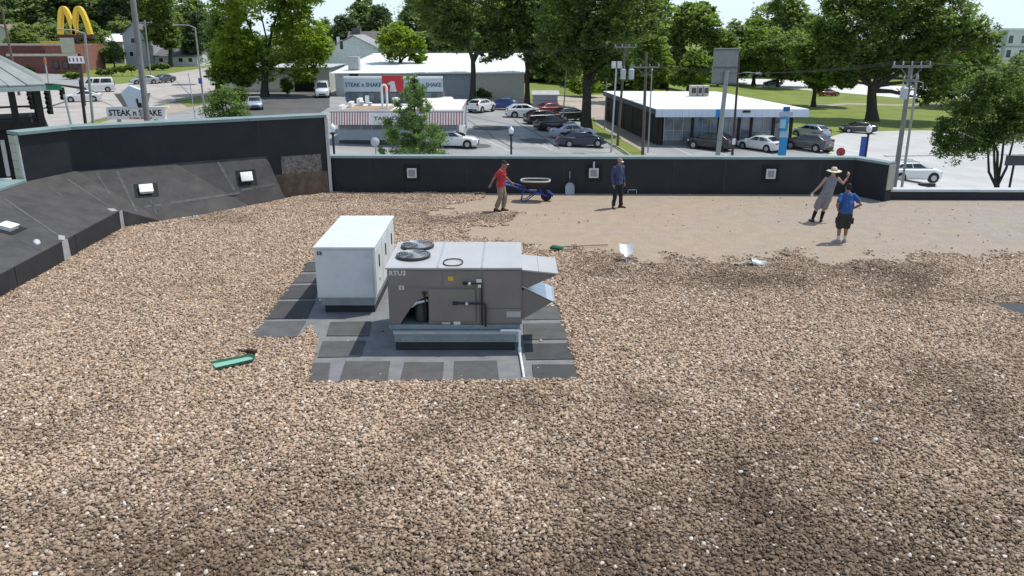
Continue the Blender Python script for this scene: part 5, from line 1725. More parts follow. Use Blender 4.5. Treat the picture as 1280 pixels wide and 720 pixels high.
# rooftop equipment on it: three grey boxes
for (u0, u1, lab) in ((863, 871, 'left of the three grey equipment boxes on the white shop roof'), (872, 878, 'narrow middle equipment box on the white shop roof'), (879, 886, 'right of the three grey equipment boxes on the white shop roof')):
    p0, p1 = Z(u0, 120.5, zr + .01), Z(u1, 120.5, zr + .01)
    e = thing('roof_equipment', lab, 'rooftop unit', ((p0.x + p1.x) / 2, p0.y + .4, zr + .006), 0, 'equipment boxes on the shop roof')
    hw = (p1.x - p0.x) / 2
    m2 = MB(); m2.box(-hw, hw, -.4, .6, 0.1, 1.15); m2.build('casing', mat('beige_equipment', (0.42, 0.39, 0.35), .6), e, bevel=0.02)
    m2 = MB(); m2.box(-hw * .7, hw * .7, -.43, -.402, .35, .95); m2.build('grille', mat('dark_grille', (0.06, 0.055, 0.05), .7), e)
    m2 = MB(); m2.box(-hw * .9, hw * .9, -.35, .55, 0.0, 0.098); m2.build('base', M_galv, e)
    m2 = MB(); m2.box(-hw * 1.03, hw * 1.03, -.43, .63, 1.153, 1.20); m2.build('lid', mat('pale_equipment_lid', (0.6, 0.57, 0.52), .5), e)

# ---- restaurant with striped awning
rb = G(560, 186)
ry = rb.y
r0, r1 = A(411, 150, ry), A(580, 150, ry)
rz = zg(-8)
zaw1, zaw0 = A(480, 141, ry).z, A(480, 156, ry).z
rest = thing('restaurant', 'small restaurant with red and white striped awning and a sign block on its roof', 'restaurant', ((r0.x + r1.x) / 2, ry, rz))
zt = zaw1 - 0.05
wbox('wall', mat('white_tile_wall', (0.6, 0.61, 0.62), .6, var=.1), rest, r0.x + .5, r1.x - .5, ry + 1.2, ry + 13, rz - .5, zt)
M_rfl = mat('tan_roof_gravel', (0.36, 0.27, 0.18), .95, var=.25, scale=1)
wbox('roof', mat('white_roof_sheet', (0.72, 0.70, 0.66), .7, var=.08, scale=.5), rest, r0.x + .4, r1.x - .4, ry + 1.1, ry + 13.1, zt + .002, zt + .10)
wbox('roof_ballast', M_rfl, rest, A(432, 132, ry + 4).x, A(492, 132, ry + 4).x, ry + 1.6, ry + 5.5, zt + .104, zt + .14)
# parapet lumps at the left
for k in range(4):
    x = r0.x + .55 + k * .42
    wbox('parapet_block', M_white, rest, x, x + .38, ry + 1.6 + k * 2.2, ry + 3.0 + k * 2.2, zt + .104, zt + .5 + .12 * k, bevel=.05)
# sloping awning sections with stripes, each stripe its own strip of cloth
M_red = mat('red_awning_cloth', (0.36, 0.16, 0.16), .8, var=.1); M_wht = mat('white_awning_cloth', (0.72, 0.68, 0.67), .8, var=.06)
M_awp = mat('pale_awning_board', (0.62, 0.60, 0.60), .7)


def aw(x0, x1, m, nm='awning_stripe', par=None):
    m2 = MB(); m2.prism([(x0, ry, zaw0), (x1, ry, zaw0), (x1, ry + .38, zaw1), (x0, ry + .38, zaw1)], (0, .03, -.01))
    return m2.build(nm, m, par or rest, world=True)


u_a, u_b = A(413, 150, ry).x, A(462, 150, ry).x
n = 30
for k in range(n):
    aw(u_a + (u_b - u_a) * k / n, u_a + (u_b - u_a) * (k + 1) / n - .002, M_red if k % 2 == 0 else M_wht)
u_c, u_d = A(529, 150, ry).x, A(580, 150, ry).x
for k in range(n):
    aw(u_c + (u_d - u_c) * k / n, u_c + (u_d - u_c) * (k + 1) / n - .002, M_red if k % 2 == 0 else M_wht)
aw(u_b + .002, u_c - .004, M_awp, 'awning_board')
lettering('lettering', 'TAKHOMASAK', .46, mat('grey_brown_print', (0.09, 0.08, 0.08), .7), rest,
          Matrix.Translation((-rest.location.x + (u_b + u_c) / 2, .16 - .03, (zaw0 + zaw1) / 2 - rz)) @ Matrix.Rotation(math.atan2(zaw1 - zaw0, .38), 4, 'X'), .004, sx=1.3)
wbox('eaves_board', mat('grey_mauve_trim', (0.34, 0.32, 0.35), .7), rest, r0.x, r1.x, ry + .39, ry + 1.15, zaw1 - .02, zaw1 + .10, bevel=.02)
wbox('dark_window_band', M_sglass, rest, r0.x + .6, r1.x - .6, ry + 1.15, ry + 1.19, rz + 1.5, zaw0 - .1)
for k in range(12):
    x = r0.x + .7 + (r1.x - r0.x - 1.4) * k / 11
    wbox('mullion', M_frame, rest, x - .04, x + .04, ry + 1.09, ry + 1.148, rz + 1.5, zaw0 - .1)
wbox('sill_panel', mat('pale_blue_panel', (0.36, 0.40, 0.44), .6), rest, r0.x + .55, r1.x - .55, ry + 1.10, ry + 1.195, rz + .55, rz + 1.49)
wbox('base_panel', mat('dark_base_panel', (0.06, 0.06, 0.07), .7), rest, r0.x + .55, r1.x - .55, ry + 1.09, ry + 1.19, rz - .3, rz + .54)
# sign block on the rear of the roof
sy2 = ry + 8.5
s0, s1 = A(430, 105, sy2), A(553, 105, sy2)
zs0, zs1 = A(440, 114.5, sy2).z, A(440, 98, sy2).z
wbox('penthouse_wall', mat('slate_penthouse', (0.10, 0.115, 0.13), .6, var=.2), rest, s0.x + .1, s1.x - .1, sy2 + .16, sy2 + 3.5, zt + .10, zs0 - .02)
for k in range(9):
    x = s0.x + .3 + (s1.x - s0.x - .6) * k / 8
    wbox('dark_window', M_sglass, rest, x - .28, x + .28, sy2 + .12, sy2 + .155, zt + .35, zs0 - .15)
wbox('sign_band', mat('pale_blue_sign_board', (0.40, 0.47, 0.53), .5, var=.05), rest, s0.x, A(477.5, 105, sy2).x, sy2 + .02, sy2 + .30, zs0, zs1)
wbox('sign_band', mat('pale_blue_sign_board', (0.40, 0.47, 0.53), .5), rest, A(504.5, 105, sy2).x, s1.x, sy2 + .02, sy2 + .30, zs0, zs1)
wbox('sign_cap', M_white, rest, s0.x - .02, s1.x + .02, sy2 - .02, sy2 + .40, zs1 + .003, zs1 + .18)
rp = wbox('red_panel', mat('red_sign_board', (0.45, 0.03, 0.04), .5, var=.06), rest, A(477.8, 105, sy2).x, A(504.2, 105, sy2).x, sy2 - .05, sy2 + .31, zs0 - .02, A(490, 94.5, sy2).z)
lx = lambda u: A(u, 105, sy2).x - rest.location.x
M_bprint = mat('dark_blue_print', (0.02, 0.05, 0.11), .6)
lettering('lettering', 'STEAK n SHAKE', .55, M_bprint, rest, face_cam(lx(454), sy2 + .012 - ry, (zs0 + zs1) / 2 - rz), .004, sx=.92)
lettering('lettering', 'STEAK n SHAKE', .55, M_bprint, rest, face_cam(lx(529), sy2 + .012 - ry, (zs0 + zs1) / 2 - rz), .004, sx=.92)
# plain pale figure on the red panel: head, body, tray arms
m2 = MB()
cxp, czp = A(491, 105, sy2).x, (zs0 + zs1) / 2
m2.lathe([(.01, -.06), (.17, -.06), (.17, -.052), (.01, -.052)], (cxp, sy2 - .056, czp + .52), 12, Matrix.Rotation(math.pi / 2, 4, 'X'))
m2.prism([(cxp - .32, sy2 - .056, czp - .62), (cxp + .36, sy2 - .056, czp - .62), (cxp + .22, sy2 - .056, czp + .05), (cxp + .18, sy2 - .056, czp + .36), (cxp - .16, sy2 - .056, czp + .36), (cxp - .55, sy2 - .056, czp + .12), (cxp - .22, sy2 - .056, czp - .02)], (0, -.012, 0))
m2.build('figure_print', mat('pale_grey_print', (0.52, 0.54, 0.55), .6), rest, world=True)
# tall white hoop and vents on the roof
x = A(481, 130, ry + 3).x; zt2 = A(481, 106, ry + 3).z
tb_ = thing('roof_flue', 'tall white hooped flue standing on the restaurant roof before the red panel', 'flue', (x, ry + 3, zt + .1))
m2 = MB(); hh = zt2 - zt - .1
m2.tube([(-.22, 0, 0), (-.22, 0, hh - .2), (-.16, 0, hh - .06), (0, 0, hh), (.16, 0, hh - .06), (.22, 0, hh - .2), (.22, 0, 0)], .10, 8); m2.build('pipe', M_white, tb_, smooth=True)
m2 = MB(); m2.box(-.4, .4, -.2, .2, 0.0, .05); m2.build('base', M_galv, tb_)
for (u, w, h, lab) in ((452, .5, .45, 'white roof vent on the restaurant left of the tall flue'), (462, .45, .35, 'small white roof vent between its larger neighbour and the tall flue'), (495, .7, .8, 'white roof vent on the restaurant right of the tall flue')):
    x = A(u, 128, ry + 6).x
    e = thing('roof_vent', lab, 'vent', (x, ry + 6, zt + .103), 0, 'vents on the restaurant roof')
    m2 = MB(); m2.lathe([(.01, 0), (w * .35, 0), (w * .35, h * .7), (.01, h * .7)], (0, 0, 0), 12); m2.build('stack', M_galv, e, smooth=True)
    m2 = MB(); m2.lathe([(.01, h * .72), (w * .55, h * .72), (w * .5, h * .9), (.01, h)], (0, 0, 0), 12); m2.build('cowl', M_white, e, smooth=True)
# white pitched canopy roof at the right
q = [A(530, 121, ry + 9), A(565, 121, ry + 9), A(579, 138, ry + 2), A(532, 138, ry + 2)]
zc = zt + .12
m2 = MB(); m2.prism([Vector((q[3].x, ry + 1.3, zc)), Vector((q[2].x, ry + 1.3, zc)), Vector((q[1].x, ry + 9, zc + .5)), Vector((q[0].x - .5, ry + 9, zc + .5))], (0, 0, .06))
m2.build('canopy_roof', mat('cream_roof_sheet', (0.74, 0.70, 0.62), .7, var=.1, scale=.8), rest, world=True)


# ---- generic gabled / flat building builder
def windows(b, m, x0, x1, y, z0, z1, n, fr=M_white, gl=M_glass, w=.5):
    for k in range(n):
        cx = x0 + (x1 - x0) * (k + .5) / n; hw = (x1 - x0) / n * w / 2
        o = wbox('window', fr, b, cx - hw, cx + hw, y - .08, y + .02, z0, z1)
        m2 = MB(); m2.box(cx - hw + .1, cx + hw - .1, y - .095, y - .082, z0 + .1, z1 - .1)
        l = b.location
        me = m2.build('pane', gl, o); me.data.transform(Matrix.Translation(-l))


def gable_house(name, label, cat, x0, x1, y0, y1, z0, ze, zridge, wall, roofm, axis='x', over=.4):
    b = thing(name, label, cat, ((x0 + x1) / 2, y0, z0))
    m2 = MB()
    if axis == 'x':      # ridge runs along x
        ym = (y0 + y1) / 2
        m2.prism([(x0, y0, z0), (x0, y1, z0), (x0, y1, ze), (x0, ym, zridge - .12), (x0, y0, ze)], (x1 - x0, 0, 0)); m2.build('wall', wall, b, world=True)
        for s, ya in ((0, y0 - over), (1, y1 + over)):
            zz = ze - over * (zridge - ze) / (ym - y0)
            m2 = MB(); m2.prism([(x0 - over, ya, zz), (x1 + over, ya, zz), (x1 + over, ym, zridge), (x0 - over, ym, zridge)], (0, 0, .12)); m2.build('roof', roofm, b, world=True)
    else:
        xm = (x0 + x1) / 2
        m2.prism([(x0, y0, z0), (x1, y0, z0), (x1, y0, ze), (xm, y0, zridge - .12), (x0, y0, ze)], (0, y1 - y0, 0)); m2.build('wall', wall, b, world=True)
        for xa in (x0 - over, x1 + over):
            zz = ze - over * (zridge - ze) / (xm - x0)
            m2 = MB(); m2.prism([(xa, y0 - over, zz), (xa, y1 + over, zz), (xm, y1 + over, zridge), (xm, y0 - over, zridge)], (0, 0, .12)); m2.build('roof', roofm, b, world=True)
    return b


def up_to(u, v, y):
    return A(u, v, y).z


# long white roofed building behind the restaurant
wy = G(640, 127).y
x0, x1 = A(414, 100, wy).x, A(658, 100, wy).x
ze = up_to(540, 92, wy); zrd = ze + 1.55
b = thing('long_building', 'long grey walled building with brilliant white metal roof behind the restaurant', 'building', ((x0 + x1) / 2, wy, zg(0)))
yrid = Z(540, 67, zrd).y
wbox('wall', M_gwall, b, x0 + .6, A(520, 100, wy).x, wy, yrid + 10, zg(-10) - 2, ze)
wbox('wall', mat('darker_grey_siding', (0.33, 0.35, 0.38), .8, var=.08), b, A(520, 100, wy).x + .01, A(592, 100, wy).x, wy + .2, yrid + 10, zg(-10) - 2, ze)
wbox('wall', mat('cream_grey_siding', (0.56, 0.53, 0.47), .8, var=.06), b, A(592, 100, wy).x + .01, x1 - .3, wy, yrid + 10, zg(-10) - 2, ze)
npn = 14
for k in range(npn):      # standing seam roof sheets laid side by side
    a0, a1 = x0 + (x1 - x0) * k / npn, x0 + (x1 - x0) * (k + 1) / npn - .03
    m2 = MB(); m2.prism([(a0, wy - .6, ze + .02), (a1, wy - .6, ze + .02), (a1, yrid, zrd), (a0, yrid, zrd)], (0, 0, .08 + .01 * (k % 2))); m2.build('roof_sheet', M_wroof, b, world=True)
m2 = MB(); m2.prism([(x0, yrid + .02, zrd), (x1, yrid + .02, zrd), (x1, yrid + 11, ze), (x0, yrid + 11, ze)], (0, 0, .08)); m2.build('roof_sheet', M_wroof, b, world=True)
wbox('doorway', M_dark, b, A(437, 95, wy).x, A(448, 95, wy).x, wy - .03, wy + .1, up_to(440, 97.5, wy), up_to(440, 92.5, wy))
m2 = MB(); xx = A(443, 76, wy + 4).x; m2.box(xx - .9, xx + .7, wy + 3.5, wy + 5, ze + .35, ze + 2.2); m2.build('roof_hatch', mat('pale_grey_hatch', (0.45, 0.47, 0.5), .6), b, world=True)
# pale gabled house behind it
hy = yrid + 25
x0, x1 = A(400, 60, hy).x, A(484, 60, hy).x
b = gable_house('gabled_house', 'pale grey gabled house rising behind the white roofed building', 'house', x0, x1, hy, hy + 14, zg(-30) - 1, up_to(440, 66, hy), up_to(440, 44.5, hy), mat('pale_lilac_siding', (0.72, 0.75, 0.80), .8), mat('grey_shingle_roof', (0.30, 0.31, 0.33), .9, var=.2), 'y', .5)
windows(b, M_gwall, A(424, 60, hy).x, A(430, 60, hy).x, hy, up_to(426, 62, hy), up_to(426, 50, hy), 1, w=.9)
wbox('gable_post', M_white, b, A(421, 50, hy).x, A(424.5, 50, hy).x, hy - .15, hy - .02, up_to(423, 66, hy), up_to(423, 46, hy))
b = gable_house('shingled_house', 'house with mottled brown shingle roof and chimney behind the gabled house', 'house', A(432, 50, hy + 20).x, A(492, 50, hy + 20).x, hy + 20, hy + 34, zg(-30) - 1, up_to(460, 62, hy + 20), up_to(460, 40, hy + 20),
                mat('grey_brown_siding', (0.2, 0.19, 0.18), .9), mat('mottled_shingle_roof', (0.10, 0.09, 0.095), .9, scale=2, col2=(0.2, 0.18, 0.18), detail=8), 'x', .5)
wbox('chimney', mat('chimney_brick', (0.16, 0.13, 0.12), .9), b, A(440, 40, hy + 26).x, A(450, 40, hy + 26).x, hy + 26, hy + 28, up_to(445, 46, hy + 20), up_to(445, 35, hy + 20))
# pale garage behind the bright tree
gy = G(350, 115).y
x0, x1 = A(272, 100, gy).x, A(412, 100, gy).x
b = thing('garage', 'pale flat roofed garage with a dark open bay behind the bright green tree', 'garage', ((x0 + x1) / 2, gy, zg(-30)))
zt_ = up_to(340, 85, gy)
wbox('wall', mat('pale_green_grey_wall', (0.58, 0.60, 0.57), .85, var=.1), b, x0, x1, gy, gy + 12, zg(-30) - 1, zt_)
for k in range(9):
    a0, a1 = x0 - .3 + (x1 - x0 + .6) * k / 9, x0 - .3 + (x1 - x0 + .6) * (k + 1) / 9 - .02
    wbox('roof_sheet', M_gwall, b, a0, a1, gy - .5, gy + 12.3, zt_ + .003, zt_ + .12)
wbox('open_bay', M_dark, b, A(368, 105, gy).x, A(393, 105, gy).x, gy - .03, gy + .1, zg(-30) + .1, up_to(380, 97, gy))
for (u0, u1) in ((276, 292), (310, 328), (336, 352)):
    o = wbox('garage_door', mat('white_garage_door', (0.7, 0.7, 0.69), .6), b, A(u0, 100, gy).x, A(u1, 100, gy).x, gy - .05, gy - .005, zg(-30) + .05, up_to(u0, 96, gy))
    for k in range(3):
        zz = zg(-30) + .5 + k * .62
        m2 = MB(); m2.box(A(u0, 100, gy).x + .1 - b.location.x, A(u1, 100, gy).x - .1 - b.location.x, -.065, -.052, zz - b.location.z, zz + .5 - b.location.z); m2.build('door_panel', M_white, o)
# small grey shed
dy = G(680, 141).y
x0, x1 = A(667, 130, dy).x, A(697, 130, dy).x
b = gable_house('shed', 'small grey blue shed between the parked cars and gravel lot', 'shed', x0, x1, dy, dy + 5, zg(4) - .3, up_to(680, 119, dy), up_to(680, 116, dy), mat('blue_grey_shed_siding', (0.36, 0.41, 0.45), .8, var=.08), mat('pale_shed_roof', (0.42, 0.42, 0.41), .8), 'x', .25)
for k in range(10):
    xa = x0 + (x1 - x0) * k / 10
    wbox('siding_board', mat('blue_grey_shed_siding', (0.36, 0.41, 0.45), .8), b, xa + .01, xa + (x1 - x0) / 10 - .02, dy - .05 - .01 * (k % 2), dy - .004, zg(4), up_to(680, 119.5, dy))
# brick fast food building at the far left
my = G(60, 91).y
x0, x1 = A(-70, 75, my).x, A(106, 75, my).x
b = thing('brick_restaurant', 'low red brown brick restaurant with yellow roof band at the far left', 'restaurant', ((x0 + x1) / 2, my, zg(-100)))
M_rbrick = mat('red_brown_brick', (0.17, 0.065, 0.055), .9, var=.2, scale=1.5, bump=.3, bscale=6)
zt_ = up_to(40, 57, my)
wbox('wall', M_rbrick, b, x0, A(56, 75, my).x, my, my + 18, zg(-100) - 1, zt_)
wbox('wall', mat('pink_brick', (0.30, 0.135, 0.11), .9, var=.15), b, A(56, 75, my).x + .02, A(80, 75, my).x, my + .3, my + 18, zg(-100) - 1, zt_)
wbox('wall', M_rbrick, b, A(20, 75, my).x, x1, my - 3, my - .02, zg(-100) - 1, up_to(60, 69, my - 3))
wbox('roof_trim', mat('cream_trim', (0.55, 0.49, 0.40), .7), b, x0 - .3, A(86, 75, my).x, my - .15, my - .01, zt_ + .003, zt_ + .45)
wbox('roof_trim', mat('cream_trim', (0.55, 0.49, 0.40), .7), b, A(20, 75, my).x, x1 + .2, my - 3.2, my - 3.02, up_to(60, 69, my - 3) - .2, up_to(60, 69, my - 3) + .3)
wbox('yellow_band', mat('yellow_roof_band', (0.70, 0.48, 0.03), .5), b, A(50, 54, my + 2).x, A(80, 54, my + 2).x, my + 2, my + 3, up_to(60, 55, my + 2), up_to(60, 51.5, my + 2))
windows(b, M_white, A(64, 80, my - 3).x, A(100, 80, my - 3).x, my - 3.03, zg(-100) + 1.0, zg(-100) + 2.6, 3, fr=M_dark, w=.6)
b = gable_house('pale_house', 'pale house with hipped brown roof above the brick restaurant', 'house', A(-30, 45, my + 30).x, A(31, 45, my + 30).x, my + 30, my + 42, zg(-100) - 1, up_to(10, 45, my + 30), up_to(10, 31, my + 30), mat('pale_cream_siding', (0.52, 0.50, 0.47), .8), mat('brown_shingle', (0.22, 0.17, 0.15), .9), 'y', .6)
windows(b, M_white, A(5, 50, my + 30).x, A(30, 50, my + 30).x, my + 30, up_to(10, 54, my + 30), up_to(10, 48, my + 30), 2)
# grey house with steep gable and its low wing
ny = G(170, 84).y
b = gable_house('grey_house', 'tall grey house with steep gable beside the leaning utility pole', 'house', A(155, 60, ny).x, A(182, 60, ny).x, ny, ny + 12, zg(-100) - 1, up_to(165, 42, ny), up_to(165, 30, ny), mat('mid_grey_siding', (0.42, 0.43, 0.48), .8), mat('slate_roof', (0.15, 0.15, 0.17), .9), 'y', .4)
windows(b, M_white, A(158, 60, ny).x, A(180, 60, ny).x, ny, up_to(165, 71, ny), up_to(165, 64, ny), 2)
windows(b, M_white, A(160, 60, ny).x, A(178, 60, ny).x, ny, up_to(165, 54, ny), up_to(165, 47, ny), 1, w=.5)
b = gable_house('grey_bungalow', 'low grey bungalow half hidden behind the street trees on the left', 'house', A(184, 70, ny).x, A(238, 70, ny).x, ny + 4, ny + 14, zg(-80) - 1, up_to(200, 70, ny + 4), up_to(200, 62, ny + 4), mat('pale_bungalow_siding', (0.55, 0.56, 0.60), .8), mat('slate_roof', (0.15, 0.15, 0.17), .9), 'x', .5)
windows(b, M_white, A(186, 70, ny).x, A(236, 70, ny).x, ny + 4, up_to(200, 78, ny + 4), up_to(200, 72, ny + 4), 4)
b = gable_house('white_house', 'small house with a bright white roof right of the yellow arches', 'house', A(120, 50, ny + 20).x, A(152, 50, ny + 20).x, ny + 20, ny + 34, zg(-100) - 1, up_to(135, 52, ny + 20), up_to(135, 43, ny + 20), mat('pale_cream_siding', (0.52, 0.50, 0.47), .8), M_wroof, 'x', .4)
windows(b, M_white, A(122, 60, ny + 20).x, A(150, 60, ny + 20).x, ny + 20, up_to(135, 62, ny + 20), up_to(135, 56, ny + 20), 3)
# apartment block at the far right
ay = 190
x0, x1 = A(1226, 50, ay).x, A(1400, 50, ay).x
zt_ = up_to(1260, 38, ay)
b = thing('apartment_block', 'pale grey apartment block above the trees at the far right', 'building', ((x0 + x1) / 2, ay, -8.3))
M_apt = mat('pale_apartment_wall', (0.66, 0.68, 0.71), .8, var=.06)
wbox('wall', M_apt, b, x0 + 2.2, x1, ay, ay + 16, -9, zt_)
wbox('wall', M_apt, b, x0, x0 + 2.19, ay + 2, ay + 16, -9, zt_ - 4)
wbox('cornice', M_white, b, x0 + 1.9, x1, ay - .3, ay + 16, zt_ + .003, zt_ + .5)
for fl in range(6):
    zz = zt_ - 2.9 - fl * 3.1
    windows(b, M_white, x0 + 2.4, x1, ay, zz, zz + 1.9, 10, w=.42)
    wbox('floor_band', mat('grey_floor_band', (0.36, 0.38, 0.40), .8), b, x0 + 2.2, x1, ay - .12, ay - .005, zz - .75, zz - .45)
for k in range(5):
    xx = x0 + 5 + k * 6
    wbox('pilaster', mat('grey_floor_band', (0.36, 0.38, 0.40), .8), b, xx, xx + .8, ay - .16, ay - .125, -8, zt_)

# ---- open pavilion at the left edge, beside the roof
py_ = 37.0
px1 = A(57, 107, py_).x
pz = up_to(40, 107, py_)
pav = thing('pavilion', 'open timber pavilion with green grey metal hip roof at the left edge', 'pavilion', (px1, py_, zg(-25)))
pw = 8.6
px0 = px1 - pw
apx = Vector((px1 - pw / 2, py_ + pw / 2, pz + 2.9))
M_pav = mat('verdigris_metal_roof', (0.31, 0.325, 0.315), .5, var=.12, scale=1.2)
cs = [Vector((px0, py_, pz)), Vector((px1, py_, pz)), Vector((px1, py_ + pw, pz)), Vector((px0, py_ + pw, pz))]
for i in range(4):          # seamed sheets of each roof side
    a, b2 = cs[i], cs[(i + 1) % 4]
    for k in range(12):
        t0, t1_ = k / 12 + .003, (k + 1) / 12 - .003
        m2 = MB(); lift_ = Vector((0, 0, .05 + .02 * (k % 2)))
        ap = apx
        # each sheet runs up to the apex line of its own side
        e0, e1 = a.lerp(b2, t0), a.lerp(b2, t1_)
        m2.prism([e0, e1, e1.lerp(ap, .985), e0.lerp(ap, .985)], lift_)
        m2.build('roof_sheet', M_pav, pav, world=True)
m2 = MB(); m2.lathe([(.02, -.3), (.5, -.28), (.2, .2), (.05, .8), (.005, .85)], apx, 8); m2.build('finial', M_pav, pav, world=True)
m2 = MB(); m2.prism([c + Vector((0, 0, -.22)) for c in cs], (0, 0, .2)); m2.build('eaves', mat('pale_eaves_trim', (0.42, 0.46, 0.46), .6), pav, world=True)
zfl_ = up_to(30, 160, py_)
M_post = mat('dark_stained_timber', (0.016, 0.013, 0.013), .8, var=.3, scale=4)
for (sx, sy_) in [(u, 0) for u in (.04, .2, .36, .52, .68, .84, .955)] + [(.955, .3), (.955, .62), (.955, .95), (.5, .95), (.04, .95)]:
    x, y = px0 + pw * sx, py_ + .3 + (pw - .6) * sy_
    wbox('post', M_post, pav, x - .14, x + .14, y - .14, y + .14, zfl_ - .2, pz - .225, bevel=.01)
for (z_, h_) in ((zfl_ + .95, .08), (zfl_ + .45, .06), (zfl_ + .02, .25)):
    wbox('rail', M_post, pav, px0 + .2, px1 - .3, py_ + .22, py_ + .36, z_, z_ + h_)
    wbox('rail', M_post, pav, px1 - .46, px1 - .32, py_ + .4, py_ + pw - .2, z_, z_ + h_)
wbox('base_wall', mat('black_board_wall', (0.012, 0.011, 0.012), .85, var=.3, scale=3), pav, px0 + .1, px1 - .15, py_ + .45, py_ + pw - .2, zg(-25), zfl_ - .002)
x = A(14, 200, py_ - .1).x
m2 = MB(); m2.tube([(A(12, 172, py_).x, py_ + .3, up_to(12, 172, py_)), (A(20, 216, py_).x, py_ + .3, up_to(20, 216, py_))], .09, 8); m2.build('downpipe', M_trim, pav, world=True)
for v_ in (218, 224, 230):
    wbox('landing_board', M_trim, pav, A(-60, v_, py_).x, A(23, v_, py_).x, py_ - .6, py_ + .40, up_to(10, v_ + 3, py_), up_to(10, v_, py_))

pav.rotation_euler = (0, 0, R(31))

# ================================================================== vehicles
M_tyre = mat('tyre_rubber', (0.02, 0.02, 0.02), .85)
M_hub = mat('alloy_wheel', (0.40, 0.41, 0.42), .35, metal=.6)
M_carg = mat('car_glass', (0.015, 0.018, 0.022), .05, spec=.9, var=.2)
M_lampw = mat('headlight_lens', (0.65, 0.67, 0.68), .1, spec=.8)
M_lampr = mat('tail_light_lens', (0.32, 0.012, 0.012), .15, spec=.7)
M_plate = mat('number_plate', (0.55, 0.55, 0.53), .5)
M_trimb = mat('black_car_trim', (0.02, 0.02, 0.022), .6)
PAINT = {}


def paint(n, c, metal=0.0):
    return mat('car_paint_' + n, c, .28, metal=metal, var=.03, scale=.8, spec=.5, coat=.7)


CAR = {
    'sedan': dict(L=4.70, W=1.84, wb=2.75, wr=.34, zb=.20, hood=.92, belt=.97, deck=1.05, roof=1.44, xc=(1.28, .25, -1.00, -1.95)),
    'suv': dict(L=4.45, W=1.87, wb=2.68, wr=.38, zb=.26, hood=1.08, belt=1.13, deck=1.15, roof=1.62, xc=(1.38, .35, -1.32, -2.14)),
    'van': dict(L=5.3, W=1.98, wb=3.3, wr=.36, zb=.26, hood=1.20, belt=1.25, deck=1.26, roof=2.15, xc=(1.75, 1.05, -2.40, -2.58)),
}


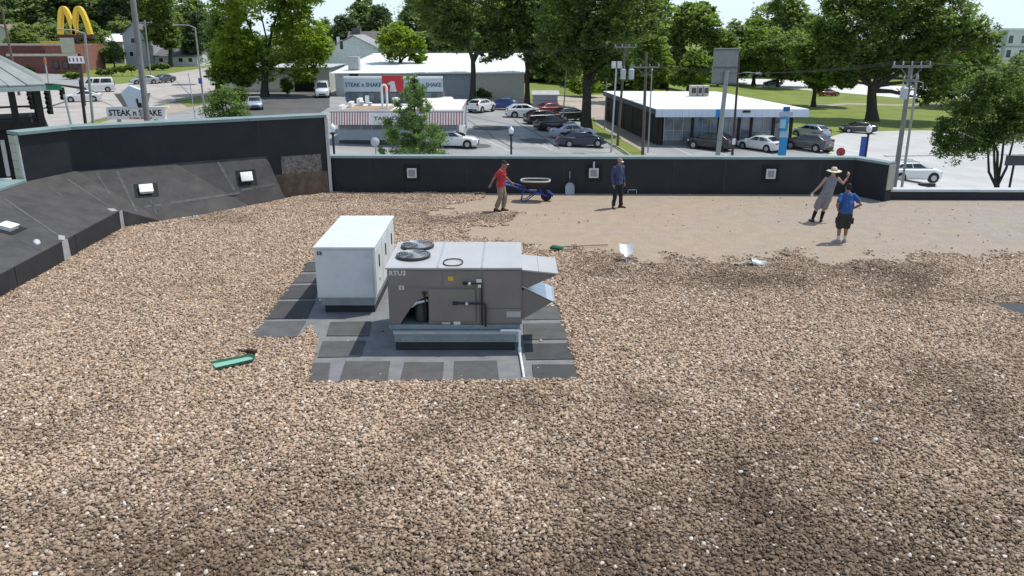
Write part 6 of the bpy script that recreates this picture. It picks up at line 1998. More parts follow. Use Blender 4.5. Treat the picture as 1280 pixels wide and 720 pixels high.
def make_car(kind, label, cat, loc, rotz, pt, group):
    s = CAR[kind]
    L, Wd = s['L'], s['W'] / 2
    r = thing('parked_car' if kind != 'van' else 'van', label, cat, loc, rotz, group)
    xf, xr = L / 2, -L / 2
    x_c, x_rf, x_rr, x_d = s['xc']
    st = [(xr, .55, .80, s['deck'] - .22), (xr + .10, .30, .93, s['deck'] - .05), (xr + .35, s['zb'], .985, s['deck'] - .01), (x_d, s['zb'], 1.0, s['deck']), (x_rr, s['zb'], 1.0, s['belt'] + .02), (0, s['zb'], 1.0, s['belt']),
          (x_rf, s['zb'], 1.0, s['belt']), (x_c, s['zb'], .995, s['belt'] - .01), ((x_c + xf) / 2, s['zb'], .98, s['hood'] - .02), (xf - .38, s['zb'], .95, s['hood'] - .08), (xf - .12, .26, .86, s['hood'] - .20), (xf, .38, .70, s['hood'] - .36)]
    rings = []
    for x, z0, w, z1 in st:
        w *= Wd
        zm = z0 + (z1 - z0) * .55
        rings.append([Vector((x, y, z)) for y, z in ((-w * .88, z0), (-w * .98, z0 + .10), (-w, zm), (-w * .965, z1 - .09), (-w * .86, z1 - .01), (0, z1 + .025), (w * .86, z1 - .01), (w * .965, z1 - .09), (w, zm), (w * .98, z0 + .10), (w * .88, z0))])
    mb = MB(); mb.loft(rings); body = mb.build('body', pt, r, smooth=True)
    # cabin
    wb_, wt = Wd * .90, Wd * .74
    zb0, zt = s['belt'] - .03, s['roof']
    B = [Vector((x_c, -wb_, zb0)), Vector((x_c, wb_, zb0)), Vector((x_d, wb_, zb0)), Vector((x_d, -wb_, zb0))]
    T = [Vector((x_rf, -wt, zt - .03)), Vector((x_rf, wt, zt - .03)), Vector((x_rr, wt, zt - .04)), Vector((x_rr, -wt, zt - .04))]
    mb = MB(); mb.add(B + T, [(3, 2, 1, 0), (4, 5, 6, 7), (0, 1, 5, 4), (1, 2, 6, 5), (2, 3, 7, 6), (3, 0, 4, 7)])
    mb.build('cabin', pt, r, bevel=.07, smooth=True)
    mb = MB(); mb.box(x_rr + .12, x_rf - .1, -wt + .1, wt - .1, zt - .045, zt - .005); mb.build('roof', pt, r, bevel=.02, smooth=True)

    def pane(name, q, u0, u1, v0, v1, off=.012, par=r):
        a, b, c, d2 = q          # a,b bottom; c,d top (d above a)
        P_ = lambda u, v: (a.lerp(b, u)).lerp(d2.lerp(c, u), v)
        n = (b - a).cross(d2 - a).normalized()
        ctr = (a + b + c + d2) / 4 - Vector((0, 0, (zb0 + zt) / 2)); ctr.z = 0
        if n.dot(ctr) < 0:
            n = -n
        vs = [P_(u0, v0), P_(u1, v0), P_(u1, v1), P_(u0, v1)]
        m2 = MB(); m2.prism([p + n * off for p in vs], -n * .02)
        return m2.build(name, M_carg, par)
    pane('windscreen', (B[0], B[1], T[1], T[0]), .06, .94, .14, .92)
    pane('rear_window', (B[3], B[2], T[2], T[3]), .08, .92, .22, .90)
    for s_ in (0, 1):
        q = (B[0], B[3], T[3], T[0]) if s_ == 0 else (B[1], B[2], T[2], T[1])
        if kind == 'van':
            pane('side_window', q, .06, .26, .18, .85)
            pane('side_window', q, .30, .52, .18, .85)
            pane('side_window', q, .56, .93, .18, .85)
        else:
            e_ = .90 if kind == 'suv' else .84
            pane('side_window', q, .14, .46, .16, .86)
            pane('side_window', q, .49, .74, .16, .86)
            pane('side_window', q, .77, e_, .22, .80)
    # wheels with arches
    My = Matrix.Rotation(math.pi / 2, 4, 'X')
    for xw in (s['wb'] / 2 + .05, -s['wb'] / 2 + .05):
        for sy_ in (-1, 1):
            y = sy_ * (Wd - .10)
            mb = MB(); mb.lathe([(.05, -.118), (s['wr'] * 1.17, -.118), (s['wr'] * 1.17, .118), (.05, .118)], (xw, y, s['wr'] + .02), 18, My); mb.build('wheel_arch', M_trimb, r)
            w = None
            mb = MB(); mb.lathe([(.10, -.125), (s['wr'] * .92, -.13), (s['wr'], -.10), (s['wr'], .10), (s['wr'] * .92, .13), (.10, .125)], (xw, y + sy_ * .01, s['wr']), 20, My); w = mb.build('wheel', M_tyre, r, smooth=True)
            mb = MB(); mb.lathe([(.01, -.138), (s['wr'] * .62, -.133), (s['wr'] * .66, .0), (s['wr'] * .62, .133), (.01, .138)], (xw, y + sy_ * .01, s['wr']), 14, My); mb.build('rim', M_hub, w)
    hz, dz = s['hood'], s['deck']
    for sy_ in (-1, 1):
        mb = MB(); mb.box(xf - .30, xf - .08, sy_ * Wd * .72 - .16, sy_ * Wd * .72 + .16, hz - .36, hz - .20, None); mb.build('headlight', M_lampw, r, bevel=.03, smooth=True)
        if kind == 'van':
            mb = MB(); mb.box(xr - .005, xr + .06, sy_ * Wd * .80 - .09, sy_ * Wd * .80 + .09, .95, 1.55)
        elif kind == 'suv':
            mb = MB(); mb.box(xr + .02, xr + .20, sy_ * Wd * .78 - .14, sy_ * Wd * .78 + .14, dz - .22, dz + .04)
        else:
            mb = MB(); mb.box(xr + .0, xr + .18, sy_ * Wd * .68 - .20, sy_ * Wd * .68 + .20, dz - .24, dz - .09)
        mb.build('tail_light', M_lampr, r, bevel=.02)
        mb = MB(); mb.box(x_c - .35, x_c - .18, sy_ * Wd * 1.06 - .07, sy_ * Wd * 1.06 + .07, s['belt'] + .02, s['belt'] + .14); mb.build('mirror', pt, r, bevel=.03)
    mb = MB(); mb.box(xf - .10, xf + .015, -Wd * .45, Wd * .45, .42, .60); mb.build('grille', M_trimb, r, bevel=.02)
    mb = MB(); mb.box(xf - .12, xf + .01, -Wd * .62, Wd * .62, .27, .37); mb.build('bumper', M_trimb, r, bevel=.02)
    mb = MB(); mb.box(xr - .012, xr + .10, -Wd * .70, Wd * .70, .34, .48); mb.build('bumper', M_trimb if kind != 'sedan' else pt, r, bevel=.02)
    mb = MB(); mb.box(xr - .02, xr + .05, -.16, .16, .66, .77); mb.build('number_plate', M_plate, r)
    if kind == 'suv':
        for sy_ in (-1, 1):
            mb = MB(); mb.tube([(x_rf - .1, sy_ * wt * .88, zt - .01), (x_rf - .2, sy_ * wt * .88, zt + .05), (x_rr + .3, sy_ * wt * .88, zt + .05), (x_rr + .15, sy_ * wt * .88, zt - .02)], .018, 6); mb.build('roof_rail', M_trimb, r)
    return r


FIRST = {}


def car(kind, label, u, v, rotdeg, pname, pcol, group='cars parked by the restaurant', metal=0.0, cat=None, dz=0.0):
    """rotdeg: heading, 0 = nose to the right (+X), 90 = nose away from the camera"""
    p = G(u, v)
    pt = paint(pname, pcol, metal)
    cat = cat or {'sedan': 'car', 'suv': 'car', 'van': 'van'}[kind]
    loc = (p.x, p.y, p.z + .04 + dz)
    if kind not in FIRST:
        FIRST[kind] = (make_car(kind, label, cat, loc, R(rotdeg), pt, group), pt)
        return FIRST[kind][0]
    src, sp_ = FIRST[kind]
    c = copy_tree(src)
    c.location = loc; c.rotation_euler = (0, 0, R(rotdeg))
    tag(c, label, cat, group)
    for ch in c.children:
        if ch.material_slots and ch.material_slots[0].material == sp_:
            ch.material_slots[0].link = 'OBJECT'
            ch.material_slots[0].material = pt
    # lean with the slope of the ground
    return c


WHT, SIL, BLK = (0.74, 0.74, 0.73), (0.40, 0.43, 0.47), (0.015, 0.016, 0.018)
car('sedan', 'white sedan half hidden by the small conifer behind the parapet', 566, 184, -4, 'white', WHT)
car('suv', 'white four by four standing side on before the small shed', 655, 147, 8, 'white', WHT)
car('suv', 'small white jeep parked left of the blue car under the big tree', 602, 140, 60, 'white', WHT)
car('sedan', 'bright blue car in tree shade before the long cream wall', 628, 137, 170, 'blue', (0.02, 0.04, 0.22))
car('sedan', 'red sedan parked in shade before the grey blue shed', 689, 142.5, 30, 'red', (0.24, 0.02, 0.026))
car('suv', 'black off road car in the shade beside the red sedan', 679, 155, 25, 'black', BLK)
car('suv', 'dark charcoal off road car nearest the big trunk, back row', 712, 151, 30, 'charcoal', (0.03, 0.03, 0.034))
car('sedan', 'black saloon car nose out behind the silver blue one', 694, 163, 25, 'black', BLK)
car('sedan', 'silver blue sedan parked with a navy one in front', 716, 173, 12, 'silverblue', (0.42, 0.46, 0.54), metal=.2)
car('sedan', 'navy sedan nearest the parapet in the middle car park', 726, 183, 8, 'navy', (0.03, 0.036, 0.07), metal=.2)
car('sedan', 'white sedan barely showing behind the small conifer, left of another', 553, 170, 190, 'white', WHT)
g2 = 'cars on the shop forecourt'
car('suv', 'black car half hidden by the leaning grey pole at the shop', 888, 187, 140, 'black', BLK, g2)
car('sedan', 'white sedan parked tail out before the shop windows', 950, 188, 128, 'white', WHT, g2)
car('suv', 'dark grey car parked tail out right of the blue pylon', 1010, 188, 130, 'grey', (0.10, 0.10, 0.11), g2, metal=.3)
car('suv', 'silver off road car behind the dark grey one at the shop corner', 1013, 173, 120, 'silver', SIL, g2, metal=.3)
g3 = 'cars on the left street'
car('van', 'white delivery van on the left street behind a white saloon', 121, 115, 205, 'white', WHT, g3)
car('sedan', 'white sedan on the left street in front of the van', 105, 127, 200, 'white', WHT, g3)
car('sedan', 'dark grey sedan approaching on the left street', 204, 103.5, 245, 'grey', (0.06, 0.065, 0.07), g3, metal=.3)
car('sedan', 'silver sedan half hidden by the utility pole on the left street', 181, 105, 215, 'silver', SIL, g3, metal=.3)
car('sedan', 'silver blue sedan parked nose out in the garage yard', 319, 136, -72, 'silverblue', (0.42, 0.46, 0.54), metal=.2, group='cars in the garage yard')
car('van', 'white box fronted van parked by the open garage bay', 404, 121, -80, 'white', WHT, 'cars in the garage yard')
car('suv', 'white car passing behind the low wall on the right street', 1138, 226.5, 0, 'white', WHT, 'cars on the right street')
car('sedan', 'dark car in tree shade on the far side of the right street', 1072, 166, 172, 'black', BLK, 'cars on the right street')
car('sedan', 'tiny red car far off under the park trees', 1035, 120, 10, 'red', (0.24, 0.02, 0.026), 'cars far off in the park')
car('sedan', 'tiny dark car far off beside the park tree trunk', 966, 107, 185, 'charcoal', (0.03, 0.03, 0.034), 'cars far off in the park')


# ================================================================== trees
L_bright = leaf_mat('bright_maple_leaf', (0.14, 0.20, 0.035), (0.36, 0.45, 0.07), .5)
L_dark = leaf_mat('dark_oak_leaf', (0.085, 0.12, 0.052), (0.25, 0.325, 0.10), .52)
L_mid = leaf_mat('mid_green_leaf', (0.10, 0.15, 0.05), (0.29, 0.37, 0.095), .5)
L_pale = leaf_mat('pale_willow_leaf', (0.12, 0.165, 0.06), (0.30, 0.37, 0.12), .5)
L_conf = leaf_mat('conifer_needles', (0.09, 0.15, 0.06), (0.29, 0.38, 0.18), .45)
L_grey = leaf_mat('grey_green_leaf', (0.075, 0.105, 0.065), (0.18, 0.235, 0.13), .45)
L_magn = leaf_mat('glossy_broad_leaf', (0.055, 0.092, 0.03), (0.19, 0.265, 0.07), .45)


def leaves(name, blobs, n, size, material, parent, seed, shell=0.55, clump=0.11, flat=0.9, thin=1.0, fine=0.72):
    n = int(n / fine ** 2.2)
    size = size * fine
    """many small leaf sprays spread through clumps in the blobs; blobs are (centre, radii) in world space"""
    r = np.random.default_rng(seed)
    vol = np.array([b[1][0] * b[1][1] + b[1][0] * b[1][2] for b in blobs]); vol = vol / vol.sum()
    C = np.array([list(b[0]) for b in blobs]); Rr = np.array([list(b[1]) for b in blobs])
    per = 26
    nc = max(8, n // per)
    bi = r.choice(len(blobs), nc, p=vol)
    dv = r.normal(size=(nc, 3)); dv /= np.linalg.norm(dv, axis=1)[:, None]
    rad = shell + (1 - shell) * r.random(nc) ** 0.6
    rad *= 1 + 0.16 * r.normal(size=nc) * 0.6
    cc = C[bi] + dv * Rr[bi] * rad[:, None]
    csz = clump * Rr[bi].mean(1) * r.uniform(0.6, 1.7, nc)
    k = np.repeat(np.arange(nc), per)
    off = r.normal(size=(nc * per, 3)) * csz[k][:, None] * np.array([1, 1, .6])
    p = cc[k] + off
    m = len(p)
    nv = r.normal(size=(m, 3)); nv[:, 2] = np.abs(nv[:, 2]) + flat; nv /= np.linalg.norm(nv, axis=1)[:, None]
    t = np.cross(nv, r.normal(size=(m, 3))); t /= np.linalg.norm(t, axis=1)[:, None] + 1e-9
    b = np.cross(nv, t)
    sz = size * r.uniform(.55, 1.3, m)[:, None]
    a_, w_ = sz * .62, sz * .40 * thin
    v = np.stack([p - t * a_, p + b * w_ - t * a_ * .1, p + t * a_, p - b * w_ - t * a_ * .1], 1).reshape(-1, 3)
    v -= np.array(list(parent.location))
    me = bpy.data.meshes.new(name)
    me.vertices.add(m * 4); me.vertices.foreach_set('co', v.astype(np.float32).ravel())
    me.loops.add(m * 4); me.loops.foreach_set('vertex_index', np.arange(m * 4, dtype=np.int32))
    me.polygons.add(m)
    me.polygons.foreach_set('loop_start', np.arange(0, m * 4, 4, dtype=np.int32))
    try:
        me.polygons.foreach_set('loop_total', np.full(m, 4, dtype=np.int32))
    except Exception:
        pass
    ct = r.random(nc)
    tint = np.clip((ct[k] ** 1.5) * .75 + r.random(m) * .25 + r.normal(size=m) * .05, 0, 1)
    at = me.attributes.new('tint', 'FLOAT', 'FACE'); at.data.foreach_set('value', tint.astype(np.float32))
    me.update(); me.validate()
    me.materials.append(material)
    o = bpy.data.objects.new(name, me); COL.objects.link(o)
    o.parent = parent
    return o


def trunk(parent, base, fork, r0, r1, limbs, seed, m=M_bark, nm='trunk', flare=1.35):
    rd = random.Random(seed)
    mb = MB()
    base, fork = Vector(base), Vector(fork)
    H = (fork - base).length
    pts = [base - Vector((0, 0, .4)), base + (fork - base) * .06, base.lerp(fork, .3) + Vector((rd.uniform(-.1, .1), rd.uniform(-.1, .1), 0)) * r0, base.lerp(fork, .65) + Vector((rd.uniform(-.3, .3), 0, 0)) * r0, fork]
    mb.tube(pts, [r0 * flare * 1.15, r0 * flare, r0, (r0 + r1) / 2 * 1.02, r1], 10)
    for e in limbs:
        e = Vector(e)
        s = base.lerp(fork, rd.uniform(.80, 1.0))
        d_ = e - s
        m1 = s + d_ * .35 + Vector((rd.uniform(-1, 1), rd.uniform(-1, 1), rd.uniform(.3, 1.2))) * d_.length * .06
        m2 = s + d_ * .70 + Vector((rd.uniform(-1, 1), rd.uniform(-1, 1), rd.uniform(0, 1))) * d_.length * .07
        k = rd.uniform(.38, .62)
        mb.tube([s, m1, m2, e], [r1 * k * 1.15, r1 * k * .85, r1 * k * .55, r1 * .10], 7)
        for _ in range(2):
            q = m2 + Vector((rd.gauss(0, 1), rd.gauss(0, 1), rd.uniform(-.1, .9))) * d_.length * .25
            mb.tube([m1.lerp(m2, rd.uniform(.3, 1)), q], [r1 * k * .45, r1 * .06], 5)
    return mb.build(nm, m, parent, world=True, smooth=True)


def blob_px(l, t, r_, b, y, dy=0.0, dep=None):
    c = A((l + r_) / 2, (t + b) / 2, y)
    s = y / ray((l + r_) / 2, (t + b) / 2).y / F
    rx, rz = (r_ - l) / 2 * s, (b - t) / 2 * s
    return (Vector((c.x, y + dy, c.z)), (rx, dep if dep else (rx + rz) / 2, rz))


def rough_blobs(bl, seed, k=5, f=.46):
    """each big blob becomes a core and several smaller ones on its surface, so that the outline is uneven"""
    rd = random.Random(seed)
    out = []
    for c, r_ in bl:
        out.append((c, tuple(x * .80 for x in r_)))
        for _ in range(k):
            d_ = Vector((rd.gauss(0, 1), rd.gauss(0, 1), rd.gauss(0, .8))).normalized()
            q = c + Vector((d_.x * r_[0], d_.y * r_[1], d_.z * r_[2])) * rd.uniform(.55, .74)
            g = rd.uniform(f * .7, f * 1.15)
            out.append((q, (r_[0] * g, r_[1] * g, r_[2] * g * .9)))
    return out


def tree(name, label, ub, vb, y, boxes, n, size, lm, r0, fork_v, seed, group=None, cat='tree', k=5, nlimb=7, base_z=None, clump=.11, shell=.5, dys=None, bark=M_bark):
    """boxes: crown lobes as seen (left, top, right, bottom) at depth y"""
    bx = A(ub, vb, y)
    z0 = zg(bx.x) if base_z is None else base_z
    t = thing(name, label, cat, (bx.x, y, z0), 0, group)
    bl = []
    rd = random.Random(seed)
    for i, b in enumerate(boxes):
        bl.append(blob_px(*b, y, (dys[i] if dys else rd.uniform(-.34, .34) * (b[2] - b[0]) / F * y)))
    rb = rough_blobs(bl, seed, k)
    fk = A(ub, fork_v, y)
    trunk(t, (bx.x, y, z0), fk, r0, r0 * .72, [c for c, _ in rd.sample(rb, min(nlimb, len(rb)))], seed, bark)
    leaves('crown', rb, n, size, lm, t, seed, shell=shell, clump=clump)
    return t


gT = 'trees around the roof'
y1 = G(331, 121).y
tree('maple_tree', 'large bright yellow green maple in front of the pale garage', 331, 121, y1, [(262, -75, 350, 45), (305, -110, 405, 30), (335, 5, 412, 82), (262, 25, 335, 96), (296, 40, 355, 108), (352, 60, 402, 108), (372, 30, 415, 90), (320, -60, 390, 60)], 26000, .50, L_bright, .50, 78, 1, gT)
y2 = G(271, 119).y
tree('street_tree', 'darker slim tree left of the bright maple at the street edge', 272, 119, y2, [(250, -30, 300, 60), (256, 30, 312, 95), (262, 60, 330, 110), (285, 70, 328, 112)], 15000, .48, L_mid, .38, 82, 2, gT)
y3 = G(214, 84).y
tree('oak_tree', 'dark tall tree beyond the left street above the grey bungalow', 213, 82, y3, [(168, -45, 226, 25), (178, 5, 222, 62), (196, 35, 232, 66)], 9000, .75, L_dark, .5, 60, 3, gT)
tree('spruce_tree', 'grey green tree behind the street lamp on the left', 240, 84, y3 + 8, [(226, 25, 262, 60), (230, 42, 262, 74), (238, 8, 256, 40)], 6000, .7, L_grey, .35, 70, 4, gT)
# the two dark trees of the middle, and the big trunk
y4 = G(591, 129).y
tree('oak_tree', 'dark broad oak before the long white roof, trunk in the middle', 591, 129, y4, [(505, -55, 600, 55), (560, -80, 680, 50), (600, -10, 680, 72), (530, 10, 605, 68), (585, 30, 640, 84), (640, -40, 720, 60)], 26000, .52, L_dark, .42, 70, 5, gT)
tree('oak_tree', 'dark oak with slim trunk at the right end of the long white roof', 659, 132, y4 + 1, [(628, -40, 712, 60), (640, 25, 705, 84), (655, 55, 705, 105), (680, 40, 730, 112)], 15000, .52, L_dark, .36, 76, 6, gT)
y5 = G(735, 166).y
tree('oak_tree', 'huge dark oak with thick trunk beside the path', 733, 166, y5, [(660, -120, 770, 30), (720, -130, 830, 40), (655, -20, 760, 72), (720, 10, 800, 92), (770, -30, 838, 60), (690, 45, 760, 100), (735, 55, 790, 112)], 34000, .42, L_dark, .55, 96, 7, gT, nlimb=10)
tree('round_tree', 'bright green round tree rising left of the dark oaks', 500, 75, y4 + 22, [(470, 28, 522, 80), (486, 22, 510, 60), (510, 45, 535, 82)], 7000, .6, L_bright, .3, 72, 8, gT)
tree('young_tree', 'sunlit light green young tree standing on the gravel lot', 738, 128, G(738, 131).y + 14, [(706, 92, 755, 122), (722, 84, 748, 112)], 3500, .45, L_bright, .14, 116, 9, gT)
# right hand trees
tree('broad_tree', 'bright green bushy tree directly behind the white shop roof', 868, 112, 122, [(838, 70, 902, 112), (850, 58, 890, 96)], 7000, .55, L_mid, .3, 104, 10, gT)
tree('willow_tree', 'tall pale feathery tree behind the white shop roof', 862, 100, 150, [(838, 2, 905, 60), (828, 18, 865, 70), (858, -4, 892, 40), (875, 30, 925, 82)], 10000, .7, L_pale, .4, 72, 11, gT)
tree('elm_tree', 'dark green tree between the huge oak and the pale feathery tree', 800, 112, 128, [(770, 20, 842, 80), (780, 55, 850, 112), (800, -15, 845, 50)], 9000, .6, L_mid, .4, 100, 12, gT)
y9 = G(942, 107).y
tree('park_tree', 'park tree with forked trunk right of the sign on its pole', 942, 106, y9, [(912, 48, 962, 92), (930, 30, 985, 86), (905, 65, 940, 96), (950, 62, 990, 98)], 9000, .75, L_mid, .5, 96, 13, gT)
tree('park_tree', 'dark park tree next to the forked one, over a parked car', 972, 111, y9 - 6, [(945, 35, 1015, 92), (960, 68, 1010, 106), (985, 50, 1030, 104)], 9000, .7, L_dark, .45, 98, 14, gT)
tree('tall_tree', 'tall light green tree in the gap of sky right of centre', 965, 90, y9 + 40, [(935, 0, 1010, 62), (955, -18, 1000, 40), (985, 12, 1030, 70)], 9000, .95, L_pale, .5, 62, 15, gT)
y10 = G(1090, 151).y
tree('oak_tree', 'massive spreading park oak with thick trunk on the shaded lawn', 1090, 150, y10, [(1010, -15, 1110, 72), (1060, -50, 1180, 50), (1130, -25, 1225, 62), (1015, 50, 1085, 112), (1110, 30, 1200, 112), (1060, 40, 1130, 104), (1185, 15, 1245, 75), (1140, 75, 1200, 132)], 42000, .55, L_dark, .80, 106, 16, gT, nlimb=12)
tree('park_tree', 'dark park tree left of the massive oak, low over the lawn', 1018, 122, y10 + 22, [(985, 35, 1060, 105), (1000, 70, 1050, 118), (1040, 60, 1085, 116)], 12000, .62, L_dark, .4, 108, 17, gT)
tree('park_tree', 'dark park tree seen under the right side of the massive oak', 1180, 126, y10 + 25, [(1150, 70, 1215, 124), (1180, 50, 1250, 112)], 9000, .6, L_dark, .35, 112, 18, gT)
# near multi stemmed tree at the right
yn = 49.0
bp_ = A(1246, 262, yn)
tn_ = thing('magnolia_tree', 'dark glossy tree with several stems close behind the right roof edge', 'tree', (bp_.x, yn, zg(bp_.x)), 0, gT)
bl = [blob_px(*b, yn, dd) for b, dd in (((1170, 122, 1228, 212), 0), ((1180, 88, 1250, 160), -.4), ((1215, 78, 1290, 150), .3), ((1230, 120, 1312, 190), -.2), ((1195, 150, 1250, 205), .4), ((1250, 92, 1330, 175), .5), ((1167, 140, 1200, 196), 0))]
rb = rough_blobs(bl, 21, 5)
leaves('crown', rb, 27000, .165, L_magn, tn_, 21, shell=.45, clump=.12)
M_stem = mat('dark_stem_bark', (0.035, 0.028, 0.025), .95, var=.3, scale=6)
b0 = A(1246, 232, yn)
mb = MB(); mb.tube([(bp_.x, yn, zg(bp_.x) - .3), (bp_.x, yn, zg(bp_.x) + .6), b0], [.24, .18, .16], 10); mb.build('trunk', M_stem, tn_, world=True, smooth=True)
for (uu, v1, u2, v2, dd) in ((1236, 215, 1232, 150, .2), (1243, 205, 1240, 140, -.3), (1252, 200, 1258, 130, .3), (1258, 210, 1272, 150, -.2), (1247, 190, 1222, 130, .6)):
    p1_, p2_ = A(uu, v1, yn + dd * .5), A(u2, v2, yn + dd)
    mb = MB(); mb.tube([b0 + Vector((0, 0, -.12)), p1_, p1_.lerp(p2_, .5) + Vector((.06, .05, 0)), p2_], [.10, .075, .055, .02], 7); mb.build('stem', M_stem, tn_, world=True, smooth=True)
# small conifer close behind the rear parapet
yc = 47.0
bc = A(518, 215, yc)
cf_ = thing('conifer_tree', 'small ragged conifer poking up behind the rear parapet before the restaurant', 'tree', (bc.x, yc, zg(bc.x)), 0, gT)
bl = []
rd = random.Random(31)
for i in range(54):
    t = (i + .5) / 54
    v = 94 + t * 104
    hw = 4 + 50 * t ** .85
    for _ in range(2):
        a = rd.uniform(0, 2 * math.pi); e = rd.uniform(.15, 1.0)
        tip = A(518 + hw * e * math.cos(a), v + 5 - 9 * e, yc)
        g_ = rd.uniform(.6, 1.3)
        bl.append((Vector((tip.x, yc + hw * e * math.sin(a) * yc / F, tip.z)), ((.10 + .26 * t) * g_, (.10 + .26 * t) * g_, (.20 + .16 * t) * g_)))
leaves('crown', bl, 12500, .17, L_conf, cf_, 31, shell=.2, clump=.34, flat=.1, thin=.6)
tp_ = A(518, 93, yc)
mb = MB(); mb.tube([(bc.x, yc, zg(bc.x) - .3), A(518, 150, yc), tp_], [.13, .07, .012], 8)
for (c, r_) in rd.sample(bl, 40):
    mb.tube([Vector((bc.x, yc, c.z - .25)), c], [.02, .006], 5)
mb.build('trunk', M_bark, cf_, world=True)
# light green sapling by the tall left parapet
ys = 56.0
bs = A(286, 175, ys)
sp = thing('sapling', 'light green feathery sapling behind the tall left parapet', 'tree', (bs.x, ys, zg(bs.x)), 0, gT)
bl = [blob_px(*b, ys) for b in ((254, 128, 284, 152), (262, 112, 284, 142), (274, 106, 292, 134), (284, 120, 304, 148), (292, 132, 312, 152), (262, 140, 308, 166))]
leaves('crown', bl, 4200, .22, leaf_mat('light_sapling_leaf', (0.08, 0.13, 0.03), (0.24, 0.32, 0.09), .35), sp, 41, shell=.3, clump=.26, thin=.6)
mb = MB()
for c, r_ in bl:
    mb.tube([(bs.x, ys, zg(bs.x)), Vector((bs.x, ys, c.z - .5)).lerp(c, .4), c], [.05, .03, .01], 6)
mb.build('trunk', M_bark, sp, world=True)

# far trees: prototypes first, then copies
protos = []
for i, (lm, rx, rz) in enumerate(((leaf_mat('hazed_woodland_leaf', (0.15, 0.19, 0.115), (0.30, 0.36, 0.18), .55), 6.5, 7.5), (leaf_mat('light_hazed_woodland_leaf', (0.17, 0.215, 0.11), (0.34, 0.40, 0.17), .55), 7.0, 6.5), (L_grey, 5.5, 8.0))):  # distance haze is put into the paler woodland leaf colours
    t = thing('woodland_tree', '', 'tree', (0, 0, 0))
    bl = [(Vector((0, 0, 7 + rz * .55)), (rx, rx, rz * .75)), (Vector((rx * .4, 0, 6)), (rx * .6, rx * .6, rz * .45)), (Vector((-rx * .45, 0, 7)), (rx * .55, rx * .6, rz * .5)), (Vector((0, 0, 8 + rz)), (rx * .6, rx * .6, rz * .5))]
    rb = rough_blobs(bl, 50 + i, 5)
    trunk(t, (0, 0, 0), (0, 0, 6), .45, .3, [c for c, _ in rb[:6]], 50 + i)
    leaves('crown', rb, 8000, .85, lm, t, 60 + i, shell=.5, clump=.13)
    protos.append(t)
t = thing('woodland_tree', '', 'tree', (0, 0, 0))
bl = [(Vector((0, 0, 5)), (7, 7, 4.6)), (Vector((5, 0, 3)), (4, 5, 3)), (Vector((-5, 1, 3.2)), (4, 5, 3.1)), (Vector((0, 0, 9)), (4.5, 4.5, 3.4))]
rb = rough_blobs(bl, 57, 5)
trunk(t, (0, 0, 0), (0, 0, 5), .4, .3, [c for c, _ in rb[:6]], 57)
leaves('crown', rb, 9000, .85, leaf_mat('hazed_woodland_leaf', (0.15, 0.19, 0.115), (0.30, 0.36, 0.18), .55), t, 67, shell=.5, clump=.13)
protos.append(t)
